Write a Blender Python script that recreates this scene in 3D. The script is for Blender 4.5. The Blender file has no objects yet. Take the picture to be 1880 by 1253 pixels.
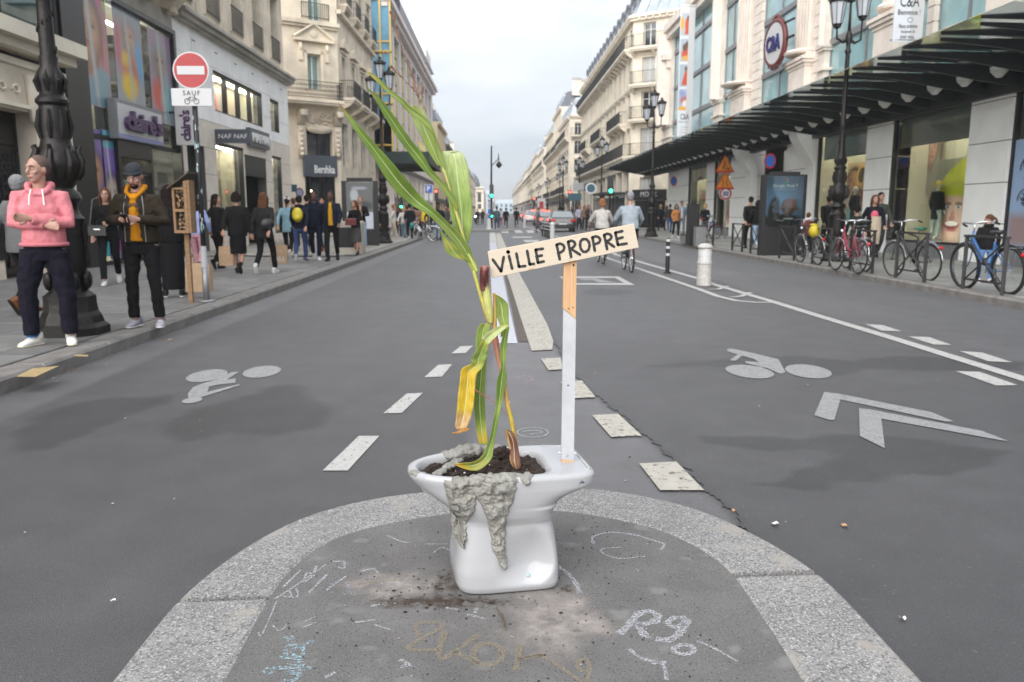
import bpy, math, random
import numpy as np
from mathutils import Vector, Matrix
from math import sin, cos, pi, radians, atan, atan2, sqrt
R = random.Random(7)
sc = bpy.context.scene
col = sc.collection

# ------------------------------------------------------------------ camera
F, CX, CY, CAMH = 1462.0, 940.0, 626.5, 1.4          # focal length and centre in photograph pixels, eye height in metres
PIT = atan((626.5-389)/F); YAW = atan((940-915)/F*cos(PIT))
fw = Vector((sin(YAW)*cos(PIT), cos(YAW)*cos(PIT), -sin(PIT)))
rt = Vector((cos(YAW), -sin(YAW), 0)); up = rt.cross(fw)
cam = bpy.data.cameras.new('camera'); co = bpy.data.objects.new('camera', cam); col.objects.link(co)
co.matrix_world = Matrix(((rt.x, up.x, -fw.x, 0), (rt.y, up.y, -fw.y, 0), (rt.z, up.z, -fw.z, CAMH), (0, 0, 0, 1)))
cam.sensor_width = 36; cam.lens = 36*F/1880; cam.clip_end = 3000; cam.clip_start = 0.05
cam.dof.use_dof = True; cam.dof.focus_distance = 2.75; cam.dof.aperture_fstop = 5.0
sc.camera = co

# ------------------------------------------------------------------ sky, sun, exposure
w = bpy.data.worlds.new('World'); sc.world = w; w.use_nodes = True
nt = w.node_tree; N = nt.nodes; L = nt.links; N.clear()
out = N.new('ShaderNodeOutputWorld'); bg = N.new('ShaderNodeBackground'); bg.inputs['Strength'].default_value = 0.1
sky = N.new('ShaderNodeTexSky'); sky.sky_type = 'NISHITA'; sky.sun_disc = False
SUN_EL, SUN_AZ = radians(30), radians(203)
sky.sun_elevation = SUN_EL; sky.sun_rotation = SUN_AZ
tc = N.new('ShaderNodeTexCoord'); mp = N.new('ShaderNodeMapping'); mp.inputs['Scale'].default_value = (1.0, 1.0, 3.2)
nz = N.new('ShaderNodeTexNoise'); nz.inputs['Scale'].default_value = 2.1; nz.inputs['Detail'].default_value = 6; nz.inputs['Roughness'].default_value = 0.5
rp = N.new('ShaderNodeValToRGB'); e = rp.color_ramp.elements
e[0].position = 0.38; e[0].color = (1.7, 1.82, 2.05, 1); e[1].position = 0.63; e[1].color = (2.8, 2.82, 2.88, 1)
mx = N.new('ShaderNodeMixRGB'); mx.inputs['Fac'].default_value = 0.94
L.new(tc.outputs['Generated'], mp.inputs['Vector']); L.new(mp.outputs[0], nz.inputs['Vector']); L.new(nz.outputs['Fac'], rp.inputs[0])
# overcast sky: brighter overhead than at the horizon
sz = N.new('ShaderNodeSeparateXYZ'); L.new(tc.outputs['Generated'], sz.inputs[0]); cz = N.new('ShaderNodeMapRange'); cz.inputs[3].default_value = 1.0; cz.inputs[4].default_value = 2.2; L.new(sz.outputs[2], cz.inputs[0])
vm = N.new('ShaderNodeVectorMath'); vm.operation = 'SCALE'; L.new(rp.outputs[0], vm.inputs[0]); L.new(cz.outputs[0], vm.inputs['Scale'])
L.new(sky.outputs[0], mx.inputs[1]); L.new(vm.outputs[0], mx.inputs[2]); L.new(mx.outputs[0], bg.inputs['Color']); L.new(bg.outputs[0], out.inputs[0])
sun = bpy.data.lights.new('sun', 'SUN'); sun.energy = 1.5; sun.angle = radians(80); sun.color = (1, .97, .93)
so = bpy.data.objects.new('sun', sun); col.objects.link(so)
so.rotation_euler = (radians(90)-SUN_EL, 0, radians(180)-SUN_AZ)
sc.view_settings.view_transform = 'Standard'; sc.view_settings.look = 'None'; sc.view_settings.gamma = 1
sc.view_settings.use_curve_mapping = False; sc.view_settings.exposure = 1.76
try:
    sc.cycles.max_bounces = 8; sc.cycles.diffuse_bounces = 5; sc.cycles.glossy_bounces = 3
    sc.cycles.transmission_bounces = 4; sc.cycles.transparent_max_bounces = 12; sc.cycles.caustics_reflective = False
except Exception: pass

# ------------------------------------------------------------------ pixel to place (on a real plane)
def ray(x, y): return fw + rt*((x-CX)/F) + up*((CY-y)/F)
def G(x, y, z=0.0):
    d = ray(x, y); t = (z-CAMH)/d.z; return Vector((t*d.x, t*d.y, z))
def WX(x, y, X):
    d = ray(x, y); t = X/d.x; return (t*d.y, CAMH+t*d.z)
def WY(x, y, Y):
    d = ray(x, y); t = Y/d.y; return Vector((t*d.x, Y, CAMH+t*d.z))
def PX(P):
    v = Vector(P)-Vector((0, 0, CAMH)); D = v.dot(fw); return (CX+F*v.dot(rt)/D, CY-F*v.dot(up)/D)

# ------------------------------------------------------------------ materials
MATS = {}
def mat(name, c=(.5,.5,.5), rough=.6, metal=0, noise=0, nscale=20, bump=0, bscale=None, c2=None, spec=.5, emis=0, alpha=None, speck=None, detail=4, obj=True, vcol=None, coat=0, stretch=None, sss=0, emc=None, fade=False):
    """Principled material: colour varied by object-space noise, optional speckle, bump, vertex colour"""
    if name in MATS: return MATS[name]
    if max(c) < .06 and not speck: c = tuple(x*.5 for x in c)
    m = bpy.data.materials.new(name); m.use_nodes = True; MATS[name] = m
    t = m.node_tree; n = t.nodes; l = t.links; b = n['Principled BSDF']
    b.inputs['Base Color'].default_value = (*c, 1); b.inputs['Roughness'].default_value = rough; b.inputs['Metallic'].default_value = metal
    b.inputs['Specular IOR Level'].default_value = spec
    if coat: b.inputs['Coat Weight'].default_value = coat; b.inputs['Coat Roughness'].default_value = .05
    if sss: b.inputs['Subsurface Weight'].default_value = sss; b.inputs['Subsurface Radius'].default_value = (.02,.008,.004)
    if emis: b.inputs['Emission Color'].default_value = (*(emc or c), 1); b.inputs['Emission Strength'].default_value = emis
    T = n.new('ShaderNodeTexCoord'); src = T.outputs['Object']
    if stretch:
        q = n.new('ShaderNodeMapping'); q.inputs['Scale'].default_value = stretch; l.new(src, q.inputs[0]); src = q.outputs[0]
    last = None
    if vcol:
        a = n.new('ShaderNodeVertexColor'); a.layer_name = vcol; last = a.outputs[0]
    if noise or c2:
        z = n.new('ShaderNodeTexNoise'); z.inputs['Scale'].default_value = nscale; z.inputs['Detail'].default_value = detail; l.new(src, z.inputs['Vector'])
        r = n.new('ShaderNodeValToRGB'); r.color_ramp.elements[0].position = .3; r.color_ramp.elements[1].position = .7
        if last is None:
            d = c2 or tuple(min(1, x*(1+noise)) for x in c); s = c if c2 else tuple(x*(1-noise) for x in c)
            r.color_ramp.elements[0].color = (*s, 1); r.color_ramp.elements[1].color = (*d, 1); last = r.outputs[0]
        else:
            r.color_ramp.elements[0].color = (1-noise,)*3+(1,); r.color_ramp.elements[1].color = (1+noise,)*3+(1,)
            k = n.new('ShaderNodeMixRGB'); k.blend_type = 'MULTIPLY'; k.inputs[0].default_value = 1; l.new(last, k.inputs[1]); l.new(r.outputs[0], k.inputs[2]); last = k.outputs[0]
        l.new(z.outputs['Fac'], r.inputs[0])
    if speck:                         # (scale, threshold low, threshold high, colour)
        for (ssc, lo, hi, scx) in speck:
            z = n.new('ShaderNodeTexNoise'); z.inputs['Scale'].default_value = ssc; z.inputs['Detail'].default_value = 2; l.new(T.outputs['Object'], z.inputs['Vector'])
            r = n.new('ShaderNodeMapRange'); r.inputs[1].default_value = lo; r.inputs[2].default_value = hi; l.new(z.outputs['Fac'], r.inputs[0])
            k = n.new('ShaderNodeMixRGB'); k.inputs[2].default_value = (*scx, 1); l.new(r.outputs[0], k.inputs[0])
            if last is None: k.inputs[1].default_value = (*c, 1)
            else: l.new(last, k.inputs[1])
            last = k.outputs[0]
    if last is not None: l.new(last, b.inputs['Base Color'])
    if bump:
        z = n.new('ShaderNodeTexNoise'); z.inputs['Scale'].default_value = bscale or nscale; z.inputs['Detail'].default_value = 5; l.new(src, z.inputs['Vector'])
        u_ = n.new('ShaderNodeBump'); u_.inputs['Strength'].default_value = 1; u_.inputs['Distance'].default_value = bump
        l.new(z.outputs['Fac'], u_.inputs['Height']); l.new(u_.outputs[0], b.inputs['Normal'])
    if alpha:                         # (scale, lo, hi, max): worn away by noise
        z = n.new('ShaderNodeTexNoise'); z.inputs['Scale'].default_value = alpha[0]; z.inputs['Detail'].default_value = 6; z.inputs['Roughness'].default_value = .65; l.new(T.outputs['Object'], z.inputs['Vector'])
        r = n.new('ShaderNodeMapRange'); r.inputs[1].default_value = alpha[1]; r.inputs[2].default_value = alpha[2]; r.inputs[4].default_value = alpha[3]; l.new(z.outputs['Fac'], r.inputs[0])
        if fade:
            fa = n.new('ShaderNodeVertexColor'); fa.layer_name = 'fade'; fm_ = n.new('ShaderNodeMath'); fm_.operation = 'MULTIPLY'; l.new(fa.outputs[0], fm_.inputs[0]); l.new(r.outputs[0], fm_.inputs[1]); l.new(fm_.outputs[0], b.inputs['Alpha'])
        else: l.new(r.outputs[0], b.inputs['Alpha'])
    return m
def glass(name, tint=(.8,.9,.88), fac=.25, rough=.02):
    """clear pane: see-through with Fresnel-like reflection"""
    if name in MATS: return MATS[name]
    m = bpy.data.materials.new(name); m.use_nodes = True; MATS[name] = m
    t = m.node_tree; n = t.nodes; l = t.links; n.clear()
    o = n.new('ShaderNodeOutputMaterial'); x = n.new('ShaderNodeMixShader'); a = n.new('ShaderNodeBsdfTransparent'); g = n.new('ShaderNodeBsdfGlossy')
    a.inputs[0].default_value = (*tint, 1); g.inputs['Roughness'].default_value = rough; g.inputs[0].default_value = (.95,1,1,1)
    fr = n.new('ShaderNodeFresnel'); fr.inputs[0].default_value = 1.5
    ad = n.new('ShaderNodeMath'); ad.operation = 'ADD'; ad.use_clamp = True; ad.inputs[1].default_value = fac
    l.new(fr.outputs[0], ad.inputs[0]); l.new(ad.outputs[0], x.inputs[0]); l.new(a.outputs[0], x.inputs[1]); l.new(g.outputs[0], x.inputs[2]); l.new(x.outputs[0], o.inputs[0])
    return m
M = lambda n: MATS[n]
ASPH = [(420, .60, .70, (.20,.20,.20)), (300, .64, .70, (.035,.035,.037))]
mat('asphalt', vcol='tone', noise=.12, nscale=3, rough=.55, bump=.005, bscale=150, speck=[(140,.56,.68,(.040,.040,.041)), (170,.60,.70,(.13,.13,.127)), (60,.70,.76,(.15,.147,.143))])
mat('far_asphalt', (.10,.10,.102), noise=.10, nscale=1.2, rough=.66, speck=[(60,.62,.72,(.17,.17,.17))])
mat('island_tarmac', (.118,.114,.111), noise=.18, nscale=4, rough=.85, bump=.003, bscale=200, speck=[(120,.62,.66,(.045,.04,.035)),(170,.60,.70,(.18,.175,.17)),(9,.60,.72,(.165,.16,.155))])
mat('island_granite', (.215,.21,.204), noise=.16, nscale=5, rough=.75, bump=.003, bscale=150, speck=[(105,.50,.60,(.11,.11,.11)),(150,.56,.66,(.40,.395,.39)),(5,.60,.75,(.27,.25,.22))])
mat('kerb_granite', (.17,.16,.15), noise=.22, nscale=6, rough=.75, bump=.003, bscale=120, speck=[(240,.6,.68,(.12,.115,.11))])
for i, k in enumerate((.85, 1.0, 1.15, .93)):
    mat('slab%d' % i, (.16*k,.157*k,.153*k), noise=.22, nscale=2.5, rough=.6, bump=.002, bscale=90, speck=[(200,.6,.7,(.22,.215,.21))])
for i, k in enumerate((.9, 1.0, 1.12, .95)):
    mat('pale_slab%d' % i, (.25*k,.242*k,.225*k), noise=.16, nscale=2.5, rough=.6, bump=.002, bscale=90)
mat('slab_bed', (.075,.072,.068), noise=.2, nscale=10, rough=.9)
mat('gutter', (.15,.15,.152), noise=.15, nscale=4, rough=.7, speck=[(150,.62,.7,(.28,.28,.28))])
mat('cream_paint', (.36,.34,.295), rough=.65, noise=.12, nscale=14, alpha=(26, .30, .44, 1), bump=.0015, bscale=120)
mat('road_paint', (.38,.375,.36), rough=.6, noise=.10, nscale=20, alpha=(30, .28, .42, 1), bump=.001, bscale=200)
mat('road_paint_grey', (.25,.254,.254), rough=.6, noise=.1, nscale=12, alpha=(60, .22, .46, .95))
mat('yellow_paint', (.33,.245,.115), rough=.7, noise=.15, nscale=20, alpha=(30, .2, .4, 1))
mat('tactile_strip', (.40,.41,.45), rough=.6, noise=.1, nscale=30)
mat('chalk_white', (.44,.45,.475), rough=.9, alpha=(130, .38, .64, .88))
mat('chalk_blue', (.30,.42,.47), rough=.9, alpha=(110, .44, .60, .8))
mat('chalk_violet', (.42,.42,.60), rough=.9, alpha=(110, .48, .66, .6))
mat('chalk_tan', (.27,.225,.16), rough=.9, alpha=(130, .34, .62, .72))
mat('chalk_pink', (.62,.30,.36), rough=.9, alpha=(110, .45, .60, .8))
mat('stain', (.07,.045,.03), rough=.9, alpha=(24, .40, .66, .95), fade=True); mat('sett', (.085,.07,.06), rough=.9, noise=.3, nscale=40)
mat('pale_dust', (.36,.325,.30), rough=.95, alpha=(14, .30, .66, .9), fade=True)
mat('grit', (.30,.28,.25), rough=.9); mat('dark_grit', (.04,.03,.025), rough=.9)
mat('haus_stone', (.66,.58,.46), noise=.24, nscale=.8, rough=.8, bump=.004, bscale=14, detail=8)
mat('haus_stone_b', (.72,.655,.54), noise=.18, nscale=.8, rough=.8, bump=.004, bscale=12, detail=8)
mat('haus_stone_c', (.64,.56,.45), noise=.24, nscale=1.1, rough=.8, bump=.004, bscale=12, detail=8)
mat('grey_stone', (.40,.37,.32), noise=.2, nscale=1.2, rough=.8, bump=.004, bscale=14, detail=8)
mat('pale_stone', (.72,.68,.61), noise=.1, nscale=1.0, rough=.75, detail=7)
mat('shop_stone', (.78,.70,.62), noise=.10, nscale=2.0, rough=.7, bump=.003, bscale=22, detail=7)
mat('tan_panel', (.66,.595,.52), noise=.10, nscale=3, rough=.55)
mat('white_panel', (.88,.875,.86), noise=.04, nscale=2, rough=.4)
mat('concrete_panel', (.86,.85,.83), noise=.08, nscale=1.4, rough=.6)
mat('pink_stone', (.72,.65,.62), noise=.06, nscale=1, rough=.7)
mat('joint', (.10,.095,.09), rough=.9)
mat('iron', (.022,.022,.024), rough=.45, metal=.3, noise=.2, nscale=8)
mat('lamp_iron', (.032,.028,.026), rough=.42, metal=.5, noise=.35, nscale=14, bump=.004, bscale=45)
mat('barrier_paint', (.045,.042,.042), rough=.4, noise=.2, nscale=20)
mat('zinc', (.36,.40,.45), rough=.45, metal=.4, noise=.1, nscale=2)
mat('slate', (.10,.11,.135), rough=.6, noise=.2, nscale=4)
mat('chimney', (.36,.28,.21), rough=.8, noise=.2, nscale=4)
mat('window_white', (.62,.62,.60), rough=.5)
mat('window_glass', (.035,.045,.055), rough=.06, spec=.9)
mat('window_curtain', (.45,.46,.46), rough=.3, spec=.9, noise=.2, nscale=6, stretch=(12,1,1))
mat('green_shutter', (.16,.27,.25), rough=.25, spec=.8, noise=.12, nscale=3)
mat('black_frame', (.012,.011,.013), rough=.3, noise=.2, nscale=6)
mat('dark_metal', (.035,.035,.037), rough=.5, metal=.2)
mat('canopy_metal', (.055,.053,.055), rough=.4, metal=.3)
mat('grey_metal', (.26,.26,.27), rough=.45, metal=.5, noise=.1, nscale=10)
mat('steel', (.55,.55,.56), rough=.25, metal=.95)
mat('gold', (.62,.45,.13), rough=.35, metal=.6)
mat('blue_glass', (.13,.32,.47), rough=.08, spec=1, noise=.25, nscale=.8)  # blue raised so the base colour stands in for reflected sky
mat('teal_glass', (.28,.46,.48), rough=.05, spec=1, noise=.25, nscale=.7)
mat('dark_interior', (.006,.006,.006), rough=.8)
mat('sage_board', (.34,.385,.34), rough=.6, noise=.05, nscale=1)
mat('cream_board', (.58,.55,.42), rough=.6, noise=.06, nscale=1)
mat('black_sign', (.018,.018,.02), rough=.35)
mat('white_sign', (.52,.52,.53), rough=.4)
mat('white_letter', (.66,.66,.66), rough=.4)
mat('purple_letter', (.07,.035,.10), rough=.4)
mat('red_sign', (.36,.010,.014), rough=.35, noise=.08, nscale=8)
mat('orange_sign', (.62,.20,.008), rough=.4); mat('red_edge', (.45,.02,.008), rough=.4)
mat('blue_sign', (.02,.10,.42), rough=.4); mat('navy_sign', (.01,.06,.09), rough=.4)
mat('lilac', (.26,.28,.48), rough=.5)
mat('green_awning', (.01,.045,.038), rough=.55)
mat('green_lamp', (.02,.75,.35), emis=4, emc=(.02,.9,.42)); mat('red_lamp', (.9,.04,.03), emis=3, emc=(1,.06,.04))
mat('shop_lamp', (1,.85,.6), emis=9, emc=(1,.78,.45)); mat('fill_strip', (1,.95,.85), emis=11, emc=(1,.95,.85)); mat('bike_lamp', (1,1,1), emis=5)
mat('lantern_glass', (.45,.48,.52), rough=.1, spec=.8)
glass('shop_glass', (.93,.98,.95), .0); glass('clear_glass', (.88,.95,.93), .05); glass('canopy_glass', (.86,.95,.93), .04, .08)
glass('claire_glass', (.88,.95,.93), .04)

# ------------------------------------------------------------------ mesh builder
class MB:
    def __init__(s, off=(0,0,0)): s.v = []; s.f = []; s.m = []; s.off = Vector(off)
    def add(s, vs, fs, mi=0):
        k = len(s.v); s.v += [tuple(Vector(p)-s.off) for p in vs]; s.f += [tuple(i+k for i in q) for q in fs]; s.m += [mi]*len(fs)
        return s
    def box(s, x0, x1, y0, y1, z0, z1, mi=0):
        if x0 > x1: x0, x1 = x1, x0
        if y0 > y1: y0, y1 = y1, y0
        if z0 > z1: z0, z1 = z1, z0
        return s.add([(x0,y0,z0),(x1,y0,z0),(x1,y1,z0),(x0,y1,z0),(x0,y0,z1),(x1,y0,z1),(x1,y1,z1),(x0,y1,z1)],
              [(0,3,2,1),(4,5,6,7),(0,1,5,4),(1,2,6,5),(2,3,7,6),(3,0,4,7)], mi)
    def poly(s, pts, mi=0): return s.add(pts, [tuple(range(len(pts)))], mi)
    def slab(s, pts, h, mi=0):            # polygon in xy (with z) raised by h
        n = len(pts); P = [Vector(p) for p in pts]
        a = sum(P[i].x*P[(i+1)%n].y-P[(i+1)%n].x*P[i].y for i in range(n))
        if a < 0: P.reverse()
        vs = P+[p+Vector((0,0,h)) for p in P]
        return s.add(vs, [tuple(range(n-1,-1,-1)), tuple(range(n,2*n))]+[(i,(i+1)%n,n+(i+1)%n,n+i) for i in range(n)], mi)
    def ext(s, pts, d, mi=0):             # closed planar polygon extruded by vector d
        n = len(pts); P = [Vector(p) for p in pts]; d = Vector(d)
        vs = P+[p+d for p in P]
        return s.add(vs, [tuple(range(n-1,-1,-1)), tuple(range(n,2*n))]+[(i,(i+1)%n,n+(i+1)%n,n+i) for i in range(n)], mi)
    def tube(s, pts, r, n=8, mi=0, flat=1.0, closed=False):
        P = [Vector(p) for p in pts]; K = len(P)
        if not isinstance(r, (list, tuple)): r = [r]*K
        vs = []; ref = None
        for i in range(K):
            if closed: t = (P[(i+1)%K]-P[i-1])
            else: t = (P[min(i+1,K-1)]-P[max(i-1,0)])
            t = t.normalized() if t.length > 1e-9 else Vector((0,0,1))
            if ref is None:
                ref = Vector((1,0,0)) if abs(t.x) < .8 else Vector((0,1,0))
            a = (ref-t*ref.dot(t))
            a = a.normalized() if a.length > 1e-6 else t.orthogonal().normalized()
            ref = a; b = t.cross(a)
            for j in range(n):
                q = 2*pi*j/n; vs.append(P[i]+a*cos(q)*r[i]+b*sin(q)*r[i]*flat)
        fs = []
        for i in range(K if closed else K-1):
            i2 = (i+1)%K
            for j in range(n): fs.append((i*n+j, i*n+(j+1)%n, i2*n+(j+1)%n, i2*n+j))
        if not closed: fs += [tuple(range(n-1,-1,-1)), tuple(range((K-1)*n, K*n))]
        return s.add(vs, fs, mi)
    def loft(s, rings, mi=0, n=12):       # rings: (centre, axis vector a, axis vector b); ellipses joined
        vs = []; K = len(rings)
        for c, a, b in rings:
            c, a, b = Vector(c), Vector(a), Vector(b)
            for j in range(n): q = 2*pi*j/n; vs.append(c+a*cos(q)+b*sin(q))
        fs = [(i*n+j, i*n+(j+1)%n, (i+1)*n+(j+1)%n, (i+1)*n+j) for i in range(K-1) for j in range(n)]
        fs += [tuple(range(n-1,-1,-1)), tuple(range((K-1)*n, K*n))]
        return s.add(vs, fs, mi)
    def lathe(s, prof, c=(0,0,0), n=24, mi=0, ph=0):
        c = Vector(c); return s.loft([(c+Vector((0,0,z)), (r*cos(ph), r*sin(ph), 0), (-r*sin(ph), r*cos(ph), 0)) for r, z in prof], mi, n)
    def ball(s, c, r, n=10, mi=0, R3=None):
        c = Vector(c); r = Vector(r) if hasattr(r, '__len__') else Vector((r,r,r)); k = max(4, n//2+1); vs = []; fs = []
        for i in range(1, k):
            th = pi*i/k
            for j in range(n):
                q = 2*pi*j/n; p = Vector((r.x*sin(th)*cos(q), r.y*sin(th)*sin(q), r.z*cos(th)))
                vs.append(c+(R3@p if R3 else p))
        a = Vector((0,0,r.z)); a = R3@a if R3 else a; T = len(vs); vs += [c+a, c-a]
        for i in range(k-2):
            for j in range(n): fs.append((i*n+j, (i+1)*n+j, (i+1)*n+(j+1)%n, i*n+(j+1)%n))
        for j in range(n): fs.append((T, j, (j+1)%n)); fs.append((T+1, (k-2)*n+(j+1)%n, (k-2)*n+j))
        return s.add(vs, fs, mi)
    def mesh(s, name, mats, smooth=False):
        me = bpy.data.meshes.new(name); me.from_pydata(s.v, [], s.f)
        if not isinstance(mats, (list, tuple)): mats = [mats]
        for x in mats: me.materials.append(M(x) if isinstance(x, str) else x)
        if len(mats) > 1: me.polygons.foreach_set('material_index', s.m)
        if smooth: me.polygons.foreach_set('use_smooth', [True]*len(s.f))
        me.update(); return me
    def build(s, name, mats, parent=None, loc=(0,0,0), rz=0, smooth=False, auto=None):
        o = link(name, s.mesh(name, mats, smooth or auto is not None), parent, loc, rz)
        if auto is not None: sharp(o.data, auto)
        return o
def sharp(me, ang=35):
    import bmesh
    b = bmesh.new(); b.from_mesh(me); a = radians(ang)
    bmesh.ops.recalc_face_normals(b, faces=b.faces)
    for e_ in b.edges:
        if len(e_.link_faces) == 2 and e_.calc_face_angle(0) > a: e_.smooth = False
    b.to_mesh(me); b.free()
def link(name, me, parent=None, loc=(0,0,0), rz=0, rot=None):
    o = bpy.data.objects.new(name, me); col.objects.link(o); o.parent = parent; o.location = loc
    o.rotation_euler = rot if rot else (0,0,rz); return o
def tag(o, label=None, cat=None, group=None, kind=None):
    for k, v in (('label', label), ('category', cat), ('group', group), ('kind', kind)):
        if v: o[k] = v
    return o
def thing(name, label, cat, loc=(0,0,0), rz=0, group=None):
    o = link(name, None, None, loc, rz); o.empty_display_size = .2; return tag(o, label, cat, group)
def copy_tree(o, parent=None, kids=None):
    if kids is None:
        kids = {}
        for x in col.objects:
            if x.parent: kids.setdefault(x.parent.name, []).append(x)
    c = o.copy(); col.objects.link(c); c.parent = parent
    for ch in kids.get(o.name, []): copy_tree(ch, c, kids)
    return c
def rotz(t): return Matrix.Rotation(t, 3, 'Z')
class Fr:
    """facade frame: local x along the wall, local y out of the wall, z up; viewer's right is -x"""
    def __init__(s, O, th, root): s.O = Vector(O); s.th = th; s.base = root; s.R = rotz(th)
    def at(s, u=0, d=0, z=0): return s.O+s.R@Vector((u,d,z))-s.base.location
    def build(s, mb, name, mats, parent=None, **k): return mb.build(name, mats, parent or s.base, s.at() if parent is None else (0,0,0), s.th if parent is None else 0, **k)
    def put(s, name, me, u, d, z, parent=None):
        return link(name, me, parent or s.base, s.at(u,d,z) if parent is None else (u,d,z), s.th if parent is None else 0)
TXT = {}
def text_mesh(txt, size=1, ext=.01, bold=0, sp=1.0, mt='white_letter', w=None, shear=0, res=2):
    cu = bpy.data.curves.new('t', 'FONT'); cu.body = txt; cu.size = size; cu.extrude = ext; cu.offset = bold; cu.space_character = sp
    cu.align_x = 'CENTER'; cu.align_y = 'CENTER'; cu.resolution_u = res; cu.shear = shear
    o = bpy.data.objects.new('t', cu); dg = bpy.context.evaluated_depsgraph_get()
    tmp = bpy.data.scenes.get('tmp') 
    me = bpy.data.meshes.new_from_object(o)
    bpy.data.objects.remove(o); bpy.data.curves.remove(cu)
    me.materials.clear(); me.materials.append(M(mt)); me.name = 'lettering'
    n = len(me.vertices); c = np.empty(n*3, 'f'); me.vertices.foreach_get('co', c); c = c.reshape(-1,3)
    if n:
        c[:,0] -= (c[:,0].max()+c[:,0].min())/2; c[:,1] -= (c[:,1].max()+c[:,1].min())/2
        if w:
            k = w/max(1e-6, c[:,0].max()-c[:,0].min()); c[:,:2] *= k
        me.vertices.foreach_set('co', c.ravel())
    return me
def put_text(parent, txt, pos, th, w=None, h=None, mt='white_letter', ext=.01, bold=0, sp=1.0, name='lettering', shear=0, tilt=0, base=None):
    """text facing direction local +y of angle th (viewer's right = -x)"""
    me = text_mesh(txt, 1, ext, bold, sp, mt, w, shear)
    if h and len(me.vertices):
        n = len(me.vertices); c = np.empty(n*3, 'f'); me.vertices.foreach_get('co', c); c = c.reshape(-1,3)
        k = h/max(1e-6, c[:,1].max()-c[:,1].min())
        c[:,1] *= k
        if not w: c[:,0] *= k
        me.vertices.foreach_set('co', c.ravel())
    o = link(name, me, parent, pos); o.rotation_euler = (Matrix.Rotation(th+pi, 3, 'Z')@Matrix.Rotation(pi/2, 3, 'X')@Matrix.Rotation(tilt, 3, 'Z')).to_euler()
    return o
def poster_mesh(w_, h_, layers, bgc, nx=40, ny=60, name='poster', mt='print'):
    """flat print: soft ellipses (cx, cy, rx, ry, rot, colour, soft) or ('p', [pts], colour, soft) in 0..1 units; x to viewer's right"""
    X, Y = np.meshgrid(np.linspace(0,1,nx+1), np.linspace(0,1,ny+1)); A = h_/w_
    if callable(bgc): C = bgc(X, Y)
    else: C = np.ones(X.shape+(3,))*np.array(bgc)
    for q in layers:
        if q[0] == 'p':
            P = np.array(q[1]); ins = np.zeros(X.shape, bool); dist = np.full(X.shape, 9.)
            for i in range(len(P)):
                x1, y1 = P[i]; x2, y2 = P[(i+1)%len(P)]
                cnd = ((y1 > Y) != (y2 > Y)) & (X < (x2-x1)*(Y-y1)/((y2-y1) if abs(y2-y1) > 1e-9 else 1e-9)+x1); ins ^= cnd
                dx, dy = x2-x1, (y2-y1)*A; t = np.clip(((X-x1)*dx+(Y-y1)*A*dy)/(dx*dx+dy*dy+1e-9), 0, 1)
                dist = np.minimum(dist, np.hypot(X-x1-t*dx, (Y-y1)*A-t*dy))
            sd = np.where(ins, dist, -dist); a = np.clip(.5+sd/max(q[3], 1e-3), 0, 1); c = q[2]
        else:
            cx, cy, rx, ry, ro, c, so_ = q; dx = X-cx; dy = (Y-cy)*A; c_, s_ = cos(ro), sin(ro)
            u = (dx*c_+dy*s_)/rx; v = (-dx*s_+dy*c_)/(ry*A); r = np.hypot(u, v); a = np.clip((1-r)/max(so_, .02)+.5, 0, 1)
        C = C*(1-a[...,None])+np.array(c)*a[...,None]
    vs = np.stack([-(X-.5)*w_, np.zeros_like(X), Y*h_], -1).reshape(-1,3)
    I = np.arange((nx+1)*(ny+1)).reshape(ny+1, nx+1)
    fs = np.stack([I[:-1,1:], I[:-1,:-1], I[1:,:-1], I[1:,1:]], -1).reshape(-1,4)
    me = bpy.data.meshes.new(name); me.from_pydata(vs.tolist(), [], fs.tolist())
    at = me.color_attributes.new('print', 'FLOAT_COLOR', 'POINT'); at.data.foreach_set('color', np.concatenate([C.reshape(-1,3), np.ones((C.size//3,1))], 1).ravel().astype('f'))
    me.materials.append(M(mt)); me.update(); return me
mat('print', vcol='print', rough=.5, noise=0)
mat('tinted_print', vcol='print', rough=.16, noise=.08, nscale=1.5)
SK = (.50,.29,.20); SKL = (.62,.40,.30); SKD = (.13,.07,.045)
def face_layers(cx, cy, s, skin=SK, hair=(.03,.02,.02), smile=True, A=1.5, turn=0):
    """a generic printed portrait head; s = half width of the face"""
    k = 1/A; dk = tuple(x*.6 for x in skin); lt = tuple(min(1,x*1.25) for x in skin)
    L_ = [(cx-turn*s*.3, cy+s*.35*k, s*1.3, s*1.6*k, .1, hair, .35), (cx, cy-s*1.3*k, s*.5, s*.9*k, 0, dk, .5), (cx, cy, s, s*1.4*k, 0, skin, .3), (cx-s*.5, cy-s*.1*k, s*.5, s*1.1*k, 0, dk, 1.6), (cx+s*.2, cy+s*.1*k, s*.6, s*1.0*k, 0, lt, .8)]
    for e_ in (-1, 1):
        L_ += [(cx+e_*s*.42+turn*s*.1, cy+s*.25*k, s*.25, s*.12*k, 0, dk, 1.2), (cx+e_*s*.42+turn*s*.1, cy+s*.24*k, s*.13, s*.06*k, 0, (.05,.03,.03), .8), (cx+e_*s*.42+turn*s*.1, cy+s*.50*k, s*.28, s*.05*k, -.1*e_, dk, 1.0)]
    L_ += [(cx+turn*s*.2, cy-s*.2*k, s*.14, s*.26*k, 0, dk, .8), (cx+turn*s*.15, cy-s*.68*k, s*.36, s*.13*k, 0, (.35,.08,.08), .7)]
    if smile: L_ += [(cx+turn*s*.15, cy-s*.64*k, s*.26, s*.05*k, 0, (.70,.66,.62), .8)]
    return L_
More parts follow.
